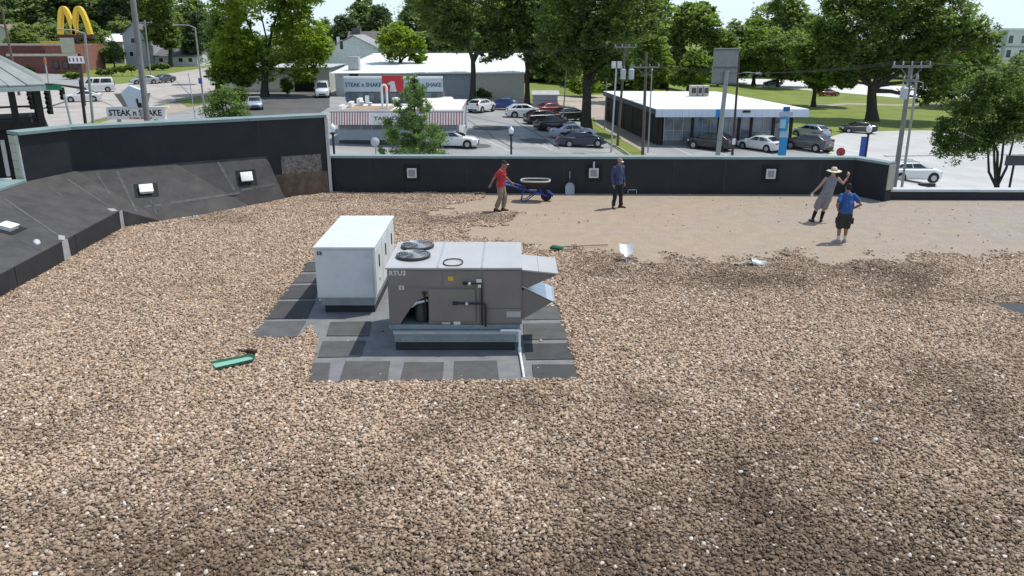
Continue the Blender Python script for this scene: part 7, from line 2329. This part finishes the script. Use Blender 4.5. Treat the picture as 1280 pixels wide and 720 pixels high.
far = [  #
    (398, 40, 205, 3, 'low dark thicket tree behind the left gable end'), (470, 36, 215, 3, 'low dark thicket tree behind the white roof, left end'), (510, 34, 190, 3, 'low dark thicket tree right behind the bright round tree'),
    (548, 30, 180, 3, 'low dark thicket tree behind the broad oak trunk, left'), (590, 28, 186, 3, 'low dark thicket tree behind the middle oak trunk'), (628, 30, 178, 3, 'low dark thicket tree behind the middle oak, right'),
    (664, 32, 170, 3, 'low dark thicket tree behind the slim oak trunk'), (716, 36, 172, 3, 'low dark thicket tree beyond the gravel lot'), (775, 40, 160, 3, 'low dark thicket tree between huge oak and shop roof'),
    (835, 44, 165, 3, 'low dark thicket tree behind the shop roof, left'), (900, 52, 215, 3, 'low thicket tree beyond the shop roof right end'), (300, 30, 190, 3, 'low dark thicket tree behind the maple and garage'), (350, 36, 180, 3, 'low dark thicket tree behind the garage roof'),
    (60, 20, 215, 3, 'low dark thicket tree behind the brick restaurant, middle'), (15, 22, 225, 3, 'low dark thicket tree behind the pale hipped house'), (205, 30, 225, 3, 'low dark thicket tree behind the grey bungalow'), (150, 18, 235, 3, 'low dark thicket tree behind the steep grey gable'),
    (1150, 50, 235, 3, 'low thicket tree far behind the park lawn, right'), (1080, 48, 240, 3, 'low thicket tree far behind the park lawn, middle'), (1015, 40, 235, 3, 'low thicket tree far behind the park lawn, left'), (960, 42, 245, 3, 'low thicket tree far behind the forked park tree'),  # (u, crown top v, depth, kind, label)
    (5, -45, 235, 0, 'dark tree behind the hipped brown roof at the far left'), (38, -40, 250, 1, 'mid green tree above the brick restaurant'), (66, -50, 240, 0, 'dark tree just left of the yellow arches'),
    (92, -45, 262, 1, 'mid green tree rising behind the yellow arches'), (122, -48, 255, 1, 'mid green tree right of the yellow arches'), (146, -40, 245, 2, 'grey green tree behind the small white roof'),
    (176, -40, 270, 0, 'dark tree behind the grey house gable'), (236, -12, 285, 0, 'dark tree far beyond the street lamp'), (26, 25, 205, 1, 'low tree at the corner of the brick restaurant'),
    (110, 22, 215, 0, 'low dark tree behind the yellow arches pole'), (138, 48, 196, 0, 'dark low tree before the small white house'), (262, 20, 240, 2, 'grey green tree beyond the maple, left'),
    (376, 22, 240, 0, 'dark tree just behind the right side of the maple'), (404, 20, 260, 0, 'dark tree in the sky gap right of the maple'), (428, 14, 245, 2, 'grey green tree above the pale gable'),
    (452, -9, 262, 0, 'tall dark tree crest left of the narrow sky gap'), (474, 0, 255, 2, 'tall grey green tree beside the narrow sky gap'), (520, -12, 250, 0, 'dark tall tree right of the narrow sky gap'),
    (560, -20, 245, 1, 'mid green tree behind the broad oak'), (620, -15, 250, 0, 'dark tree deep behind the two oaks'), (690, -20, 240, 0, 'dark tree behind the gap between oak trunks'),
    (648, 52, 175, 1, 'low green tree behind the shed roof'), (702, 50, 165, 0, 'low dark tree behind the shed and gravel lot'), (758, 48, 150, 0, 'low dark tree behind the huge oak trunk'), (770, -10, 240, 0, 'dark tree behind the huge oak crown'),
    (818, 14, 210, 1, 'mid green tree left of the feathery tree'), (838, 48, 150, 0, 'low dark tree at the rear edge of the white shop roof'), (902, 40, 200, 0, 'dark tree behind the grey sign on its pole'), (922, 22, 255, 0, 'dark tree in the wide sky gap'), (945, 15, 262, 1, 'mid green tree closing the wide sky gap'),
    (1010, 10, 240, 1, 'mid green tree left of the massive park oak'), (1056, 30, 250, 0, 'dark tree deep behind the park lawn'), (1120, 35, 245, 1, 'mid green tree deep behind the park oak'), (1205, 20, 235, 0, 'dark tree beside the apartment block'),
    (1240, 62, 160, 1, 'mid green tree before the apartment block'), (1275, 66, 165, 0, 'dark tree before the apartment block at the edge'), (1310, 50, 170, 1, 'mid green tree just outside the right edge')]
heights = [7 + 8 + 7.5 * .5, 8 + 6.5 * 1.5, 8 + 8 * 1.5]
used = [False] * 4
for j, (u, v, y, k, lab) in enumerate(far):
    p = A(u, v, y); z0 = zg(p.x)
    h0 = {0: 19.5, 1: 18.0, 2: 20.3, 3: 12.6}[k]
    t = protos[k] if not used[k] else copy_tree(protos[k])
    used[k] = True
    sc = max(.35, (p.z - z0) / h0)
    t.location = (p.x, y, z0)
    t.rotation_euler = (0, 0, random.uniform(0, 6.28))
    sx = sc * random.uniform(.95, 1.2) if k < 3 else max(1.0, sc) * random.uniform(.9, 1.2)
    t.scale = (sx, sx, sc)
    tag(t, lab, 'tree', 'woodland trees along the skyline')


# hedges and bushes
def bush(label, boxes, y, n, size, lm, seed, name='bush', grp=None):
    c = blob_px(*boxes[0], y)
    t = thing(name, label, 'bush', (c[0].x, y, zg(c[0].x)), 0, grp)
    bl = [blob_px(*b, y) for b in boxes]
    leaves('foliage', rough_blobs(bl, seed, 3), n, size, lm, t, seed, shell=.4)
    mb = MB()
    for c_, r_ in bl:
        mb.tube([(c_.x, c_.y, zg(c_.x) - .1), (c_.x + .1, c_.y, c_.z)], [.06, .03], 6)
    mb.build('stems', M_bark, t, world=True)
    return t


bush('clipped dark hedge along the lawn on the left street', [(117, 86, 134, 95), (130, 85, 147, 94), (143, 82, 160, 91), (155, 80, 172, 89)], G(140, 95).y, 4500, .35, L_dark, 71, 'hedge')
bush('second hedge further right beside the grey bungalow', [(182, 80, 198, 88), (194, 78, 212, 87)], G(195, 88).y, 2500, .4, L_dark, 72, 'hedge')
bush('yellow green bush before the brick restaurant wall', [(22, 82, 46, 92)], G(34, 92).y, 1600, .4, L_bright, 73)
bush('rounded bush beside the lane before the brick restaurant', [(76, 89, 104, 99)], G(90, 99).y, 1600, .4, L_mid, 74)
bush('rounded dark bush against the long cream wall', [(594, 110, 616, 128)], G(605, 128.5).y + .5, 2600, .32, L_dark, 75)
bush('dark bush between parked car and garage door', [(284, 108, 312, 130)], G(298, 129).y, 3000, .3, L_dark, 76)
bush('dark bush beside the open garage bay', [(350, 96, 368, 118)], G(358, 119).y, 2000, .35, L_mid, 77)
bush('low green bush by the shop corner near the road', [(1028, 182, 1042, 192)], G(1034, 191).y, 900, .2, L_bright, 78)

# ================================================================== poles, signs, lamps and wires
M_gpole = mat('weathered_grey_pole', (0.21, 0.20, 0.195), .85, var=.2, scale=3)
M_insul = mat('grey_insulator', (0.42, 0.42, 0.42), .4)
M_trafo = mat('pale_grey_transformer', (0.47, 0.50, 0.53), .45, var=.06)


def pole_between(label, u0, v0, u1, v1, y, r0, r1, m, name='utility_pole', cat='utility pole', group=None):
    """a pole seen from (u0, v0) at its top to (u1, v1) low down, at depth y; it goes on down to the ground"""
    tp, lo = A(u0, v0, y), A(u1, v1, y)
    d_ = (lo - tp)
    z0 = zg(lo.x)
    bs = tp + d_ * ((z0 - tp.z) / d_.z)
    t = thing(name, label, cat, (bs.x, bs.y, z0), 0, group)
    mb = MB(); mb.tube([bs - Vector((0, 0, .3)), bs.lerp(tp, .5), tp], [r0, (r0 + r1) / 2, r1], 12); mb.build('pole', m, t, world=True, smooth=True)
    return t, bs, tp


def crossarm(t, c, half, m, n=4, ang=0.0, name='crossarm', drop=.0):
    dx, dy_ = math.cos(ang), math.sin(ang)
    mb = MB(); M4 = Matrix.Translation(c) @ Matrix.Rotation(ang, 4, 'Z')
    mb.box(-half, half, -.06, .06, -.07, .07, M4); ca = mb.build(name, m, t, world=True)
    ends = []
    for k in range(n):
        s = -half * .92 + 2 * half * .92 * k / (n - 1)
        p = Vector(c) + Vector((dx * s, dy_ * s, .07))
        mb = MB(); mb.lathe([(.02, 0), (.05, .02), (.035, .09), (.055, .12), (.03, .2), (.005, .22)], p, 8); i_ = mb.build('insulator', M_insul, t, world=True)
        ends.append(p + Vector((0, 0, .21)))
    for s in (-1, 1):
        mb = MB(); mb.tube([Vector(c) + Vector((dx * s * half * .55, dy_ * s * half * .55, -.07)), Vector(c) + Vector((0, 0, -.75))], .025, 5); mb.build('brace', m, t, world=True)
    return ends


def transformer(t, c, h=.95, r_=.26):
    mb = MB(); mb.lathe([(.02, 0), (r_ * .92, 0), (r_, .05), (r_, h - .08), (r_ * 1.06, h - .07), (r_ * 1.06, h - .02), (r_ * .6, h + .04), (.02, h + .06)], c, 16); o = mb.build('transformer', M_trafo, t, world=True, smooth=True)
    for k in range(2):
        mb = MB(); mb.tube([Vector(c) + Vector(((k - .5) * .2, 0, h + .03)), Vector(c) + Vector(((k - .5) * .26, 0, h + .3))], .03, 6); mb.build('bushing', M_insul, t, world=True)


# the thick pole in front of the left sign
t, bs, tp = pole_between('thick weathered utility pole leaning across the letter sign at the left', 159, -60, 184, 150, 42, .17, .13, M_gpole)
Lp = tp
e_left = crossarm(t, tp + Vector((0, -.15, -.4)), 1.2, M_wood, 4, .3)
mb = MB(); mb.box(-.06, .06, -.2, -.16, 5.5, 5.9); mb.build('tag_plate', M_galv, t)
t, bs, tp = pole_between('thin grey pole right of the dark sign pole at the crossing', 106, 42, 116, 152, 60, .11, .08, M_pole, 'lamp_post', 'lamp post')
arm_ = tp
mb = MB(); mb.tube([tp, tp + Vector((-.6, -.4, .25)), tp + Vector((-1.5, -.9, .3))], .05, 7); mb.build('lamp_arm', M_pole, t, world=True)
t, bs, tp = pole_between('dark leaning service pole in front of the brick restaurant', 2, 10, 17, 84, 120, .2, .15, M_wood)
crossarm(t, tp + Vector((0, -.2, -.5)), 1.2, M_wood, 4, .2)
t, bs, tp = pole_between('slim street lamp pole with blue plate left of the maple', 244, 35, 254, 124, 96, .12, .08, M_pole, 'street_lamp', 'street lamp')
mb = MB(); mb.tube([tp, tp + Vector((-.6, -.2, .3)), tp + Vector((-1.7, -.5, .35))], .05, 7); mb.build('lamp_arm', M_pole, t, world=True)
mb = MB(); mb.box(tp.x - 2.3, tp.x - 1.6, tp.y - .62, tp.y - .38, tp.z + .28, tp.z + .40); mb.build('lamp_head', M_galv, t, world=True, bevel=.03)
p = A(251, 101, 96)
mb = MB(); mb.box(p.x - .22, p.x + .22, 95.80, 95.84, p.z - .32, p.z + .32); mb.build('blue_plate', mat('blue_sign_plate', (0.02, 0.10, 0.42), .4), t, world=True)
t, bs, tp = pole_between('very thin grey post at the left kerb before the street', 235.5, 92, 241, 128, 90, .05, .04, M_galv, 'sign_post', 'post')
mb = MB(); mb.lathe([(.01, 0), (.07, 0), (.07, .05), (.01, .09)], tp, 8); mb.build('post_cap', M_galv, t, world=True)
t, bs, tp = pole_between('thin grey pole beside the grey house', 181, 25, 187, 82, 150, .13, .09, M_pole)
crossarm(t, tp + Vector((0, -.2, -.4)), 1.3, M_pole, 3, 0)
# poles of the middle
t, bs, tp = pole_between('slim grey lamp pole standing on the gravel lot', 708.5, 83, 704, 142, 88, .08, .05, M_pole, 'lamp_post', 'lamp post')
mb = MB(); mb.box(tp.x - .2, tp.x + .25, tp.y - .15, tp.y + .15, tp.z, tp.z + .12); mb.build('lamp_head', M_galv, t, world=True)
t, bs, tp = pole_between('pale steel pole with square lamp heads at the grass wedge', 770.5, 84, 764.5, 180, 74, .09, .07, M_galv, 'floodlight_pole', 'lamp post')
for dx in (-.25, .25):
    mb = MB(); mb.box(tp.x + dx - .2, tp.x + dx + .2, tp.y - .22, tp.y + .1, tp.z - .1, tp.z + .5); h_ = mb.build('lamp_head', M_trafo, t, world=True, bevel=.03)
    mb = MB(); mb.box(tp.x + dx - .15, tp.x + dx + .15, tp.y - .24, tp.y - .225, tp.z - .02, tp.z + .42); mb.build('lens', M_lampw, t, world=True)
t, bs, tp = pole_between('wooden utility pole with pale transformers behind the lamp heads', 782, 52, 772.5, 172, 78, .14, .10, M_wood)
e_a = crossarm(t, tp + Vector((0, -.15, -.5)), 1.05, M_gpole, 4, .15)
for dx in (-.1, .75):
    c_ = A(784, 96, 78); transformer(t, (c_.x - .35 + dx * .9, 77.65, c_.z - .2), .9, .26)
t, bs, tp = pole_between('brown wooden utility pole with bare crossarm before the shop side wall', 808, 66, 803.5, 189, 72, .15, .11, M_wood)
e_b = crossarm(t, A(806, 84, 72) + Vector((0, -.18, 0)), 1.25, M_gpole, 4, -.1)
t, bs, tp = pole_between('slender grey conduit pole between the brown pole and the shop', 815, 88, 810.5, 178, 75, .07, .05, M_pole)
mb = MB(); mb.lathe([(.01, 0), (.1, 0), (.1, .1), (.01, .16)], tp, 8); mb.build('cap', M_galv, t, world=True)
t, bs, tp = pole_between('thin grey post at the rear corner of the shop side wall', 758.5, 98, 756, 150, 92, .06, .045, M_pole, 'lamp_post', 'lamp post')
mb = MB(); mb.box(tp.x - .12, tp.x + .3, tp.y - .1, tp.y + .1, tp.z, tp.z + .1); mb.build('lamp_head', M_galv, t, world=True)
# thick grey sign pole with the back of a big panel
t, bs, tp = pole_between('thick grey steel pole before the shop carrying a blank grey sign panel', 909, 88, 896.5, 200, 60, .19, .16, M_pole, 'sign_pole', 'sign')
c_ = A(908, 83, 60)
mb = MB(); mb.box(c_.x - .88, c_.x + .88, 60.22, 60.55, c_.z - 1.25, c_.z + 1.25); mb.build('sign_panel', mat('weathered_grey_panel', (0.235, 0.245, 0.24), .8, var=.15, scale=2), t, world=True, bevel=.02)
for dz in (-1.23, -.1, 1.15):
    mb = MB(); mb.box(c_.x - .90, c_.x + .90, 60.17, 60.215, c_.z + dz - .05, c_.z + dz + .05); mb.build('panel_rib', mat('dark_grey_rib', (0.12, 0.125, 0.12), .8), t, world=True)
t, bs, tp = pole_between('thin grey post leaning on the thick sign pole', 905, 122, 899, 196, 61, .07, .06, M_galv, 'sign_post', 'post')
mb = MB(); mb.lathe([(.01, 0), (.09, 0), (.01, .08)], tp, 8); mb.build('post_cap', M_galv, t, world=True)
t, bs, tp = pole_between('dark brown lamp pole right of the sign pole, arm reaching right', 924, 70, 915.5, 192, 66, .12, .08, mat('dark_brown_pole', (0.07, 0.05, 0.045), .8, var=.2), 'street_lamp', 'street lamp')
c_ = A(922, 92, 66)
mb = MB(); mb.tube([c_, c_ + Vector((.7, -.2, .12)), c_ + Vector((1.35, -.4, .06))], .035, 6); mb.build('lamp_arm', M_galv, t, world=True)
mb = MB(); mb.box(c_.x + 1.3, c_.x + 1.75, 65.5, 65.7, c_.z - .02, c_.z + .1); mb.build('lamp_head', M_galv, t, world=True, bevel=.02)
p = A(917.5, 177, 65.7)
mb = MB(); mb.box(p.x - .13, p.x + .13, 65.72, 65.76, p.z - .24, p.z + .24); mb.build('notice_plate', M_white, t, world=True)
e_c = [c_ + Vector((0, -.15, .9))] * 4
# double pole with transformer at the right
t, bs, tp = pole_between('grey utility pole with wide crossarm and transformer by the right street', 1139, 83, 1118, 230, 46, .15, .12, M_gpole)
e_d = crossarm(t, tp + Vector((-.05, -.18, .0)), 1.1, M_gpole, 5, .05)
crossarm(t, tp + Vector((-.0, -.20, -.75)), .42, M_gpole, 3, .05)
c_ = A(1129, 124, 45.6); transformer(t, (c_.x, 45.62, c_.z), .62, .20)
t, bs, tp = pole_between('slimmer grey companion pole right of the wide crossarm pole', 1147, 92, 1127.5, 232, 47.5, .085, .065, M_pole)
mb = MB(); mb.tube([tp + Vector((0, 0, -.4)), tp + Vector((.35, -.1, -.5)), tp + Vector((.4, -.1, -.9))], .03, 6); mb.build('conduit', M_pole, t, world=True)
t, bs, tp = pole_between('short dark post under the near tree at the right', 1268, 202, 1262, 233, 44, .07, .06, M_black, 'sign_post', 'post')
mb = MB(); mb.box(tp.x - .55, tp.x + .9, 43.9, 43.95, tp.z - .2, tp.z + .35); mb.build('sign_plate', mat('dark_grey_plate', (0.06, 0.06, 0.07), .6), t, world=True)


# ------------------------------------------------------------------ wires, each span a thing
def wire(label, a, b2, sag, rr=.014):
    a, b2 = Vector(a), Vector(b2)
    mid_ = (a + b2) / 2
    o = thing('power_line', label, 'cable', a, 0, 'overhead power lines')
    pts = []
    for k in range(17):
        s = k / 16
        p = a.lerp(b2, s); p.z -= sag * 4 * s * (1 - s)
        pts.append(p)
    mb = MB(); mb.tube(pts, rr, 5, cap=False); mb.build('wire', mat('grey_cable', (0.05, 0.05, 0.05), .6), o, world=True)


nm = ('first', 'second', 'third', 'fourth')
for k in range(4):
    wire('%s overhead wire from the pole with transformers leftwards past the oaks' % nm[k], e_a[k], A(430 + k * 4, 50 + k * 3, 92), .9, .008)
    wire('%s overhead wire from the transformer pole to the bare crossarm pole' % nm[k], e_a[k], e_b[k], .25, .008)
for k in range(4):
    wire('%s overhead wire from the bare crossarm across the shop to the right pole' % nm[k], e_b[k], e_d[k], .7, .008)
for k in range(3):
    wire('%s overhead wire running right from the wide crossarm' % nm[k], e_d[k + 1], A(1420, 84 + 3 * k, 44), .2, .008)
wire('low service cable crossing before the car park oaks', A(560, 118, 76), A(806, 125, 71.8), .3, .014)
wire('low service cable above the forecourt, left of the sign pole', A(806, 128, 71.8), A(756, 135, 91.9), .2, .012)

# ------------------------------------------------------------------ globe lamps near the building
for (u, v, y, lab) in ((415.5, 160, 40, 'white globe street lamp behind the right end of the tall parapet'), (639, 163, 47, 'white globe street lamp before the middle car park'), (1086.5, 161, 44, 'white globe street lamp with blue banner beside the right street')):
    c_ = A(u, v, y)
    t = thing('street_lamp', lab, 'street lamp', (c_.x, y, zg(c_.x)), 0, 'globe lamps behind the rear parapet')
    z0 = zg(c_.x); h_ = c_.z - z0
    mb = MB(); mb.lathe([(.02, 0), (.16, 0), (.15, .5), (.07, .65), (.055, h_ - .35), (.10, h_ - .30), (.10, h_ - .22), (.02, h_ - .22)], (0, 0, 0), 12); mb.build('post', M_black, t, smooth=True)
    mb = MB(); mb.lathe([(.06, h_ - .215), (.11, h_ - .15), (.155, h_ - .02), (.13, h_ + .10), (.06, h_ + .17), (.012, h_ + .24), (.003, h_ + .25)], (0, 0, 0), 14); mb.build('globe', M_white, t, smooth=True)
    mb = MB(); mb.lathe([(.02, h_ - .30), (.13, h_ - .29), (.13, h_ - .25), (.02, h_ - .22)], (0, 0, 0), 12); mb.build('collar', M_black, t)
    if u > 1000:
        mb = MB(); mb.box(-.36, -.05, -.012, .012, h_ - 1.75, h_ - .45); mb.build('banner', mat('blue_banner_cloth', (0.05, 0.12, 0.42), .8, var=.1), t)
        for zz in (h_ - .44, h_ - 1.78):
            mb = MB(); mb.tube([(-.38, 0, zz), (0, 0, zz)], .015, 6); mb.build('banner_arm', M_black, t)
# blue pylon sign before the shop
c_ = A(978, 187, 66)
t = thing('pylon_sign', 'bright blue pylon sign standing before the shop right of the white sedan', 'sign', (c_.x, 66, zg(c_.x)), 0)
zz = lambda v: A(978, v, 66).z - zg(c_.x)
M_cyan = mat('bright_blue_sign', (0.02, 0.27, 0.60), .4, var=.05)
mb = MB(); mb.box(-.30, .30, -.12, .12, 0, zz(172)); mb.build('base_panel', M_cyan, t, bevel=.01)
mb = MB(); mb.box(-.32, .32, -.14, .14, zz(171.6), zz(164)); mb.build('sign_panel', mat('pale_blue_sign', (0.35, 0.50, 0.62), .4), t)
mb = MB(); mb.box(-.34, .22, -.12, .12, zz(163.6), zz(146)); mb.build('sign_panel', M_cyan, t)
mb = MB(); mb.box(-.40, .0, -.15, .13, zz(160), zz(149)); mb.build('pale_plate', mat('pale_blue_sign', (0.35, 0.50, 0.62), .4), t)
mb = MB(); mb.box(-.5, .5, -.16, .16, zz(145.6), zz(139)); mb.build('sign_panel', mat('pale_lilac_sign', (0.42, 0.47, 0.56), .5), t)
mb = MB(); mb.box(-.24, .24, -.13, .13, zz(138.7), zz(133.5)); mb.build('sign_cap', mat('deep_blue_sign', (0.02, 0.12, 0.36), .4), t)
# red ball finial / flower pot seen over the bent parapet end
c_ = A(1051, 189.5, 40)
t = thing('round_sign', 'red round disc peeping over the parapet near the straw hat', 'sign', (c_.x, 40, zg(c_.x)))
mb = MB(); mb.tube([(0, 0, 0), (0, 0, c_.z - zg(c_.x))], .04, 8); mb.build('post', M_black, t)
mb = MB(); mb.lathe([(.01, -.03), (.22, -.03), (.22, .03), (.01, .03)], (0, 0, c_.z - zg(c_.x) - .02), 18, Matrix.Rotation(math.pi / 2, 4, 'X')); mb.build('disc', mat('red_disc', (0.42, 0.06, 0.06), .5), t)

# ------------------------------------------------------------------ letter sign beyond the tall left parapet
ysg = 50.0
sl, sr = A(134, 138, ysg), A(206, 138, ysg)
cx_ = (sl.x + sr.x) / 2
t = thing('roadside_sign', 'white letter sign with winged shield top beyond the tall left parapet', 'sign', (cx_, ysg, zg(cx_)))
Zv = lambda v: A(170, v, ysg).z
M_sgw = mat('white_sign_face', (0.82, 0.83, 0.83), .5, var=.05)
mb = MB(); mb.box(sl.x, sr.x, ysg - .16, ysg + .16, Zv(149), Zv(135)); mb.build('letter_board', M_sgw, t, world=True, bevel=.02)
mb = MB(); mb.box(sl.x + .05, sr.x + .25, ysg - .14, ysg + .14, Zv(134.8), Zv(133)); mb.build('top_rail', M_white, t, world=True)
lettering('lettering', 'STEAK n SHAKE', .50, M_print, t, face_cam(0, -.165, Zv(141) - zg(cx_)), .006, sx=.93)
lettering('lettering', 'it must be right', .22, mat('red_script_print', (0.40, 0.05, 0.06), .6), t, face_cam(.3, -.165, Zv(147) - zg(cx_)), .005)
x_ = lambda u: A(u, 120, ysg).x
shield = [(x_(153), Zv(116)), (x_(165), Zv(106.5)), (x_(181), Zv(113)), (x_(183), Zv(116)), (x_(179), Zv(134.5)), (x_(160), Zv(134.5))]
mb = MB(); mb.prism([(x, ysg - .20, z) for x, z in shield], (0, .34, 0)); mb.build('shield', mat('pale_blue_shield', (0.62, 0.70, 0.80), .45, var=.06), t, world=True, bevel=.02)
for pl in ([(x_(144), Zv(117)), (x_(153.5), Zv(116.5)), (x_(160), Zv(134.5)), (x_(154), Zv(134.5))], [(x_(188), Zv(116)), (x_(183), Zv(116.5)), (x_(179.5), Zv(134.5)), (x_(181.5), Zv(134.5))]):
    mb = MB(); mb.prism([(x, ysg - .12, z) for x, z in pl], (0, .22, 0)); mb.build('wing', mat('tan_wing_panel', (0.30, 0.255, 0.20), .7, var=.1), t, world=True)
mb = MB(); mb.prism([(x, ysg - .225, z) for x, z in ((x_(171), Zv(123)), (x_(173.5), Zv(123)), (x_(174), Zv(128)), (x_(177.5), Zv(128.5)), (x_(177.5), Zv(134)), (x_(172.5), Zv(134)))], (0, .02, 0)); mb.build('emblem', M_print, t, world=True)
for s in (-1, 1):
    xx = cx_ + s * (sr.x - sl.x) * .32
    mb = MB(); mb.tube([(xx, ysg, zg(cx_) - .2), (xx, ysg, Zv(149))], .12, 10); mb.build('post', M_pole, t, world=True)

# ------------------------------------------------------------------ tall pole with the yellow arches
ya = 104.0
t, bs, tp = pole_between('tall dark pole carrying yellow double arches and small signs', 96.5, 41, 107, 154, ya, .24, .18, mat('dark_brown_pole', (0.07, 0.05, 0.045), .8), 'arch_sign', 'sign')
M_yel = mat('golden_yellow_plastic', (0.80, 0.52, 0.02), .35, var=.04, coat=.3)
K_ = ya / ray(93, 30).y / F
ctr = A(93.5, 43, ya)


def arch(x0, x1, h):
    pts = []
    n = 20
    for k in range(n + 1):
        s = k / n * 2 - 1
        xx = (x0 + x1) / 2 + (x1 - x0) / 2 * math.copysign(abs(s) ** 1.0, s)
        zz_ = h * (1 - abs(s) ** 2.1)
        pts.append(Vector((ctr.x + xx, ya, ctr.z + zz_)))
    # square section that thins towards the crown
    mb = MB(); rings = []
    for i, p in enumerate(pts):
        d_ = (pts[min(i + 1, n)] - pts[max(i - 1, 0)]).normalized()
        nrm = Vector((-d_.z, 0, d_.x))
        w = .25
        rings.append([p + nrm * w + Vector((0, -.3, 0)), p + nrm * w + Vector((0, .3, 0)), p - nrm * w + Vector((0, .3, 0)), p - nrm * w + Vector((0, -.3, 0))])
    mb.loft(rings)
    return mb.build('arch', M_yel, t, world=True, bevel=.0)


hA = (42 - 11) * K_
arch(-1.75 * 1.0, .02, hA); arch(.05, 1.95, hA)
mb = MB(); mb.box(ctr.x - 2.2, ctr.x + 2.35, ya - .25, ya + .25, ctr.z - .45, ctr.z - .02); mb.build('sign_beam', mat('dark_red_beam', (0.10, 0.03, 0.03), .7), t, world=True)
for (u0, u1, v0, v1, m_) in ((80, 94, 47, 66, mat('pale_olive_sign', (0.40, 0.41, 0.32), .6, var=.1)), (97, 106, 55, 67, mat('orange_brown_sign', (0.42, 0.17, 0.08), .6, var=.15)), (88.5, 106, 70, 79, M_sgw)):
    a, b2 = A(u0, v1, ya), A(u1, v0, ya)
    mb = MB(); mb.box(a.x, b2.x, ya - .5, ya - .28, a.z, b2.z); mb.build('sign_panel', m_, t, world=True, bevel=.02)
a, b2 = A(88.5, 79, ya), A(106, 70, ya)
for k in range(4):
    xx = a.x + (b2.x - a.x) * (k + .22) / 4
    mb = MB(); mb.box(xx, xx + .18, ya - .515, ya - .502, a.z + .2, b2.z - .2); mb.build('panel_stroke', mat('red_script_print', (0.40, 0.05, 0.06), .6), t, world=True)

# ------------------------------------------------------------------ traffic signals at the crossing
def signal_head(par, c_, n=3):
    mb = MB(); mb.box(c_.x - .17, c_.x + .17, c_.y - .1, c_.y + .12, c_.z - .5, c_.z + .5); h_ = mb.build('signal_head', M_black, par, world=True, bevel=.02)
    for k in range(n):
        mb = MB(); mb.lathe([(.01, -.02), (.11, -.02), (.13, .14), (.10, .0), (.01, .0)], (c_.x - par.location.x, c_.y - .12 - par.location.y, c_.z + .31 - k * .31 - par.location.z), 10, Matrix.Rotation(math.pi / 2, 4, 'X')); mb.build('visor', M_dark, h_)


yt = 68.0
t, bs, tp = pole_between('dark traffic signal mast at the crossing with arm and green street sign', 100, 100, 107, 156, yt, .14, .11, M_black, 'traffic_signal', 'traffic light')
a = A(101, 110, yt); b2 = A(34, 104, yt - 3)
mb = MB(); mb.tube([a, a.lerp(b2, .5) + Vector((0, 0, .1)), b2], [.10, .07, .05], 8); mb.build('mast_arm', M_black, t, world=True)
c_ = A(66, 109, yt - 1.6); mb = MB(); mb.box(c_.x - .75, c_.x + .75, c_.y - .06, c_.y - .03, c_.z - .22, c_.z + .22); mb.build('street_sign', mat('green_street_sign', (0.02, 0.22, 0.13), .5), t, world=True)
for (u, v, dy_) in ((78, 117, -1), (37, 118, -3)):
    signal_head(t, A(u, v, yt + dy_))
t, bs, tp = pole_between('grey signal pole with two dark signal heads left of the crossing mast', 80, 118, 84, 135, yt - 8, .09, .08, M_galv, 'traffic_signal', 'traffic light')
a = A(82, 127, yt - 8); b2 = A(50, 137, yt - 8)
mb = MB(); mb.tube([a, b2], .06, 7); mb.build('mast_arm', M_galv, t, world=True)
for (u, v) in ((60, 122), (62, 134), (40, 128)):
    signal_head(t, A(u, v, yt - 8.1))
t, bs, tp = pole_between('short pale signal post with orange cap near the lane', 57, 80, 61, 106, 110, .1, .09, M_galv, 'sign_post', 'post')
mb = MB(); mb.lathe([(.01, 0), (.16, 0), (.16, .8), (.01, .85)], tp, 8); mb.build('orange_cap', mat('orange_brown_sign', (0.42, 0.17, 0.08), .6), t, world=True)
# dish on a short mast behind the parapet, left of the conifer
c_ = A(469, 177, 44)
t = thing('satellite_dish', 'pale round dish on a mast left of the small conifer', 'dish', (c_.x, 44, zg(c_.x)))
mb = MB(); mb.tube([(0, 0, 0), (0, 0, c_.z - zg(c_.x))], .04, 8); mb.build('mast', M_galv, t)
mb = MB(); mb.lathe([(.01, .05), (.14, .03), (.24, -.02), (.245, -.01), (.14, .045), (.01, .065)], (0, -.08, c_.z - zg(c_.x)), 18, Matrix.Rotation(R(80), 4, 'X')); mb.build('dish', mat('pale_dish', (0.5, 0.5, 0.52), .5), t, smooth=True)
# bin on the right pavement
c_ = G(1158, 233.5)
t = thing('kerb_box', 'small dark utility box on the pavement right of the crossarm pole', 'box', (c_.x, c_.y, c_.z + .02))
mb = MB(); mb.box(-.6, .6, -.25, .25, 0, .22); mb.build('box', M_black, t, bevel=.03)
mb = MB(); mb.box(-.63, .63, -.28, .28, .223, .27); mb.build('lid', M_trimb, t, bevel=.02)
